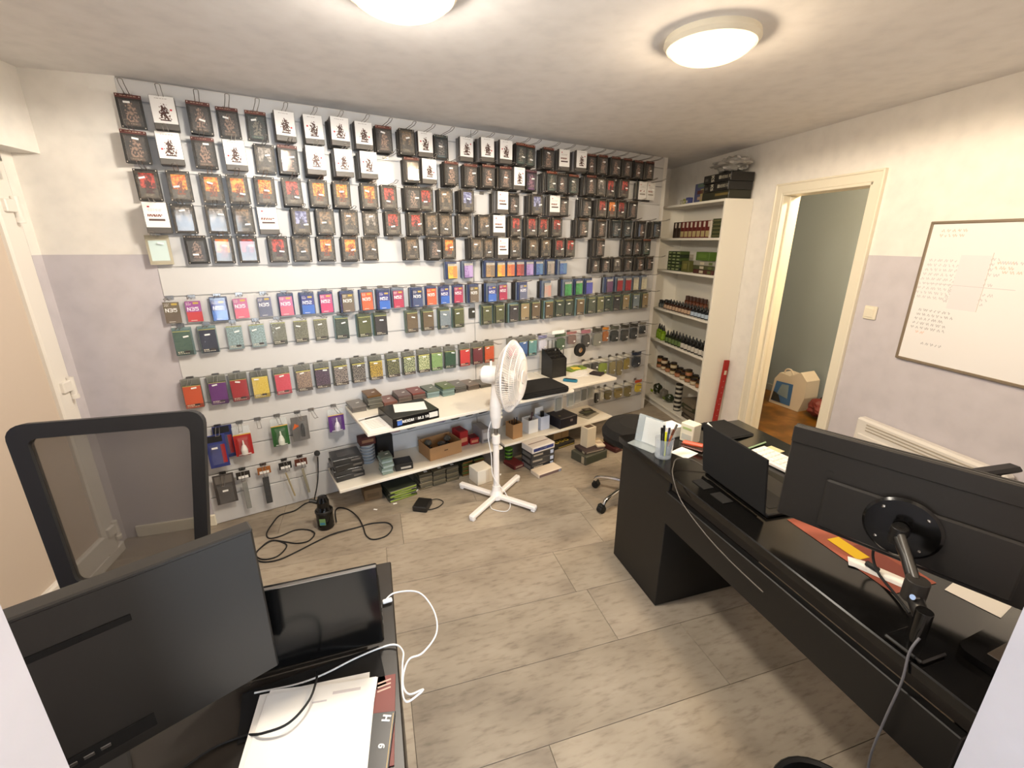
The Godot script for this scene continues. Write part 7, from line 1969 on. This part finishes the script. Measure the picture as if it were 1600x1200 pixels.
# ---------------------------------------------------------------- room beyond the doorway
func build_next_room() -> void:
	var N: Material = mats["next_wall"]
	structure("wall_next", box(3.6, 2.45, 0.1), N, at(RW, -3.4, 1.225, -1.47), "blue-grey wall of the room beyond the doorway", "wall")
	structure("wall_next_near", box(0.1, 2.45, 1.3), N, at(RW, -1.65, 1.225, -0.77), "blue-grey side wall of the next room", "wall")
	structure("wall_next_far", box(0.1, 2.45, 1.3), N, at(RW, -5.15, 1.225, -0.77), "blue-grey far side wall of the next room", "wall")
	structure("floor_next", box(3.6, 0.1, 1.42), mats["parquet"], at(RW, -3.4, -0.0505, -0.71), "brown parquet floor of the room beyond the doorway", "floor")
	structure("baseboard_next", bev(3.4, 0.08, 0.014), flat(Color(0.52, 0.55, 0.55), 0.6), at(RW, -3.4, 0.0405, -1.412), "grey skirting in the next room", "skirting")
	# shopping bag against the wall
	var bag := thing("shopping_bag", "white shopping bag with a blue picture print in the next room", "bag", at(RW, -3.93, 0.0, -1.24, 10))
	var pl := PackedVector2Array([Vector2(-0.19, 0.0), Vector2(0.16, 0.0), Vector2(0.20, 0.16), Vector2(0.19, 0.34), Vector2(0.11, 0.42), Vector2(0.05, 0.38), Vector2(0.0, 0.35), Vector2(-0.12, 0.36), Vector2(-0.17, 0.28)])
	part(bag, "bag_body", extrude(pl, 0.20), flat(Color(0.80, 0.77, 0.71), 0.6), Vector3(0, 0.001, 0))
	part(bag, "blue_print", extrude(PackedVector2Array([Vector2(-0.17, 0.03), Vector2(0.06, 0.03), Vector2(0.055, 0.27), Vector2(-0.14, 0.26)]), 0.003), flat(Color(0.25, 0.42, 0.62), 0.4), Vector3(0, 0.002, 0.1018))
	part(bag, "pale_print", extrude(PackedVector2Array([Vector2(-0.11, 0.12), Vector2(0.02, 0.10), Vector2(0.01, 0.25), Vector2(-0.07, 0.24)]), 0.002), flat(Color(0.50, 0.58, 0.62), 0.4), Vector3(0, 0.002, 0.1044))
	part(bag, "dark_print", extrude(PackedVector2Array([Vector2(-0.168, 0.035), Vector2(-0.05, 0.035), Vector2(-0.09, 0.12), Vector2(-0.155, 0.14)]), 0.002), flat(Color(0.17, 0.19, 0.2), 0.4), Vector3(0, 0.002, 0.1044))
	part(bag, "handle", tube(smooth_path([Vector3(-0.10, 0.33, 0.06), Vector3(-0.08, 0.40, 0.07), Vector3(-0.02, 0.41, 0.07), Vector3(0.01, 0.34, 0.06)], 5), 0.008, 8), flat(Color(0.80, 0.77, 0.71), 0.6))
	var rd := thing("red_toolbag", "dull red lumpy bag on the parquet beside the shopping bag", "bag", at(RW, -3.55, 0.0, -1.26, 0))
	var st := SurfaceTool.new()
	st.begin(Mesh.PRIMITIVE_TRIANGLES)
	lump(st, Vector3(0.15, 0.09, 0.12), 3, 18, 12, 0.5)
	part(rd, "bag", st.commit(), flat(Color(0.38, 0.13, 0.10), 0.6), Vector3(0, 0.095, 0))
	part(rd, "handle", tube(smooth_path([Vector3(-0.06, 0.16, 0), Vector3(-0.04, 0.21, 0), Vector3(0.04, 0.21, 0), Vector3(0.06, 0.16, 0)], 5), 0.009, 8), mats["rubber"])
	# dark hook rail with a dark garment, dark ledge, dark helmet-like thing by the jamb
	var hk := thing("coat_hook", "dark hook with a dark cap on the blue-grey wall", "hook", at(RW, -3.30, 1.60, -1.418))
	part(hk, "plate", bev(0.06, 0.16, 0.02, 0.005), mats["black_plastic"], Vector3(0, 0, 0.012))
	part(hk, "hook", tube(smooth_path([Vector3(0, 0.03, 0.02), Vector3(0, 0.04, 0.08), Vector3(0, 0.09, 0.10)], 4), 0.012, 8), mats["black_plastic"])
	part(hk, "cap", lathe([Vector2(0, -0.06), Vector2(0.055, -0.05), Vector2(0.065, 0.0), Vector2(0.04, 0.05), Vector2(0, 0.06)], 18), mats["fabric_black"], Vector3(0, -0.10, 0.085))
	var lg := thing("wall_ledge", "dark brown bracket shelf low on the blue-grey wall", "shelf", at(RW, -3.42, 0.46, -1.418))
	part(lg, "ledge", bev(0.2, 0.07, 0.14, 0.01), flat(Color(0.22, 0.19, 0.16), 0.6), Vector3(0, 0, 0.072))
	part(lg, "lip", bev(0.2, 0.02, 0.02, 0.005), flat(Color(0.16, 0.14, 0.12), 0.6), Vector3(0, 0.045, 0.132))
	var sh := thing("dark_shoes", "dark shoes with grey soles stacked beside the door jamb", "shoes", at(RW, -4.62, 0.25, -1.30))
	part(sh, "upper", bev(0.22, 0.10, 0.12, 0.04), flat(Color(0.10, 0.09, 0.10), 0.6), Vector3(0, 0.09, 0))
	part(sh, "sole", bev(0.24, 0.035, 0.13, 0.012), flat(Color(0.34, 0.36, 0.38), 0.6), Vector3(0, 0.025, 0))
	part(sh, "box", bev(0.26, 0.24, 0.15, 0.01), flat(Color(0.25, 0.2, 0.2), 0.7), Vector3(0, -0.129, 0))
	var nl := OmniLight3D.new()
	nl.name = "next_room_bulb_light"
	nl.light_color = Color(1.0, 0.86, 0.68)
	nl.light_energy = 2.6
	nl.light_size = 0.05
	nl.omni_range = 8.0
	nl.shadow_enabled = true
	var nb := thing("next_room_bulb", "bare warm bulb on the ceiling of the next room", "lamp", at(RW, -2.6, 2.33, -0.72))
	var bm := mat("bulb_glow", Color(1, 0.95, 0.85), 0.3)
	bm.emission_enabled = true
	bm.emission = Color(1.0, 0.85, 0.62)
	bm.emission_energy_multiplier = 4.0
	part(nb, "bulb", lathe([Vector2(0, -0.05), Vector2(0.028, -0.042), Vector2(0.035, -0.015), Vector2(0.028, 0.012), Vector2(0.014, 0.04), Vector2(0, 0.04)], 18), bm)
	part(nb, "socket", cyl(0.02, 0.08, 16), mats["trim_cream"], Vector3(0, 0.0405, 0))
	nb.add_child(nl)
	nl.position = Vector3(0, -0.01, 0)

const CABLE := [[-0.508, -2.992], [-0.556, -2.960], [-0.615, -2.899], [-0.698, -2.870], [-0.727, -2.784], [-0.742, -2.686], [-0.717, -2.627], [-0.659, -2.629], [-0.577, -2.670], [-0.500, -2.647], [-0.459, -2.588], [-0.487, -2.532], [-0.551, -2.527], [-0.623, -2.564], [-0.702, -2.600], [-0.748, -2.544], [-0.761, -2.483], [-0.714, -2.429], [-0.646, -2.431], [-0.605, -2.488], [-0.620, -2.548], [-0.697, -2.596], [-0.756, -2.528], [-0.763, -2.461], [-0.710, -2.406], [-0.629, -2.400], [-0.547, -2.442], [-0.444, -2.510], [-0.347, -2.554], [-0.210, -2.587], [-0.129, -2.604], [-0.035, -2.586], [-0.002, -2.524], [-0.040, -2.449], [-0.115, -2.433], [-0.158, -2.484], [-0.179, -2.591], [-0.211, -2.694], [-0.266, -2.801], [-0.329, -2.852], [-0.355, -2.813]]
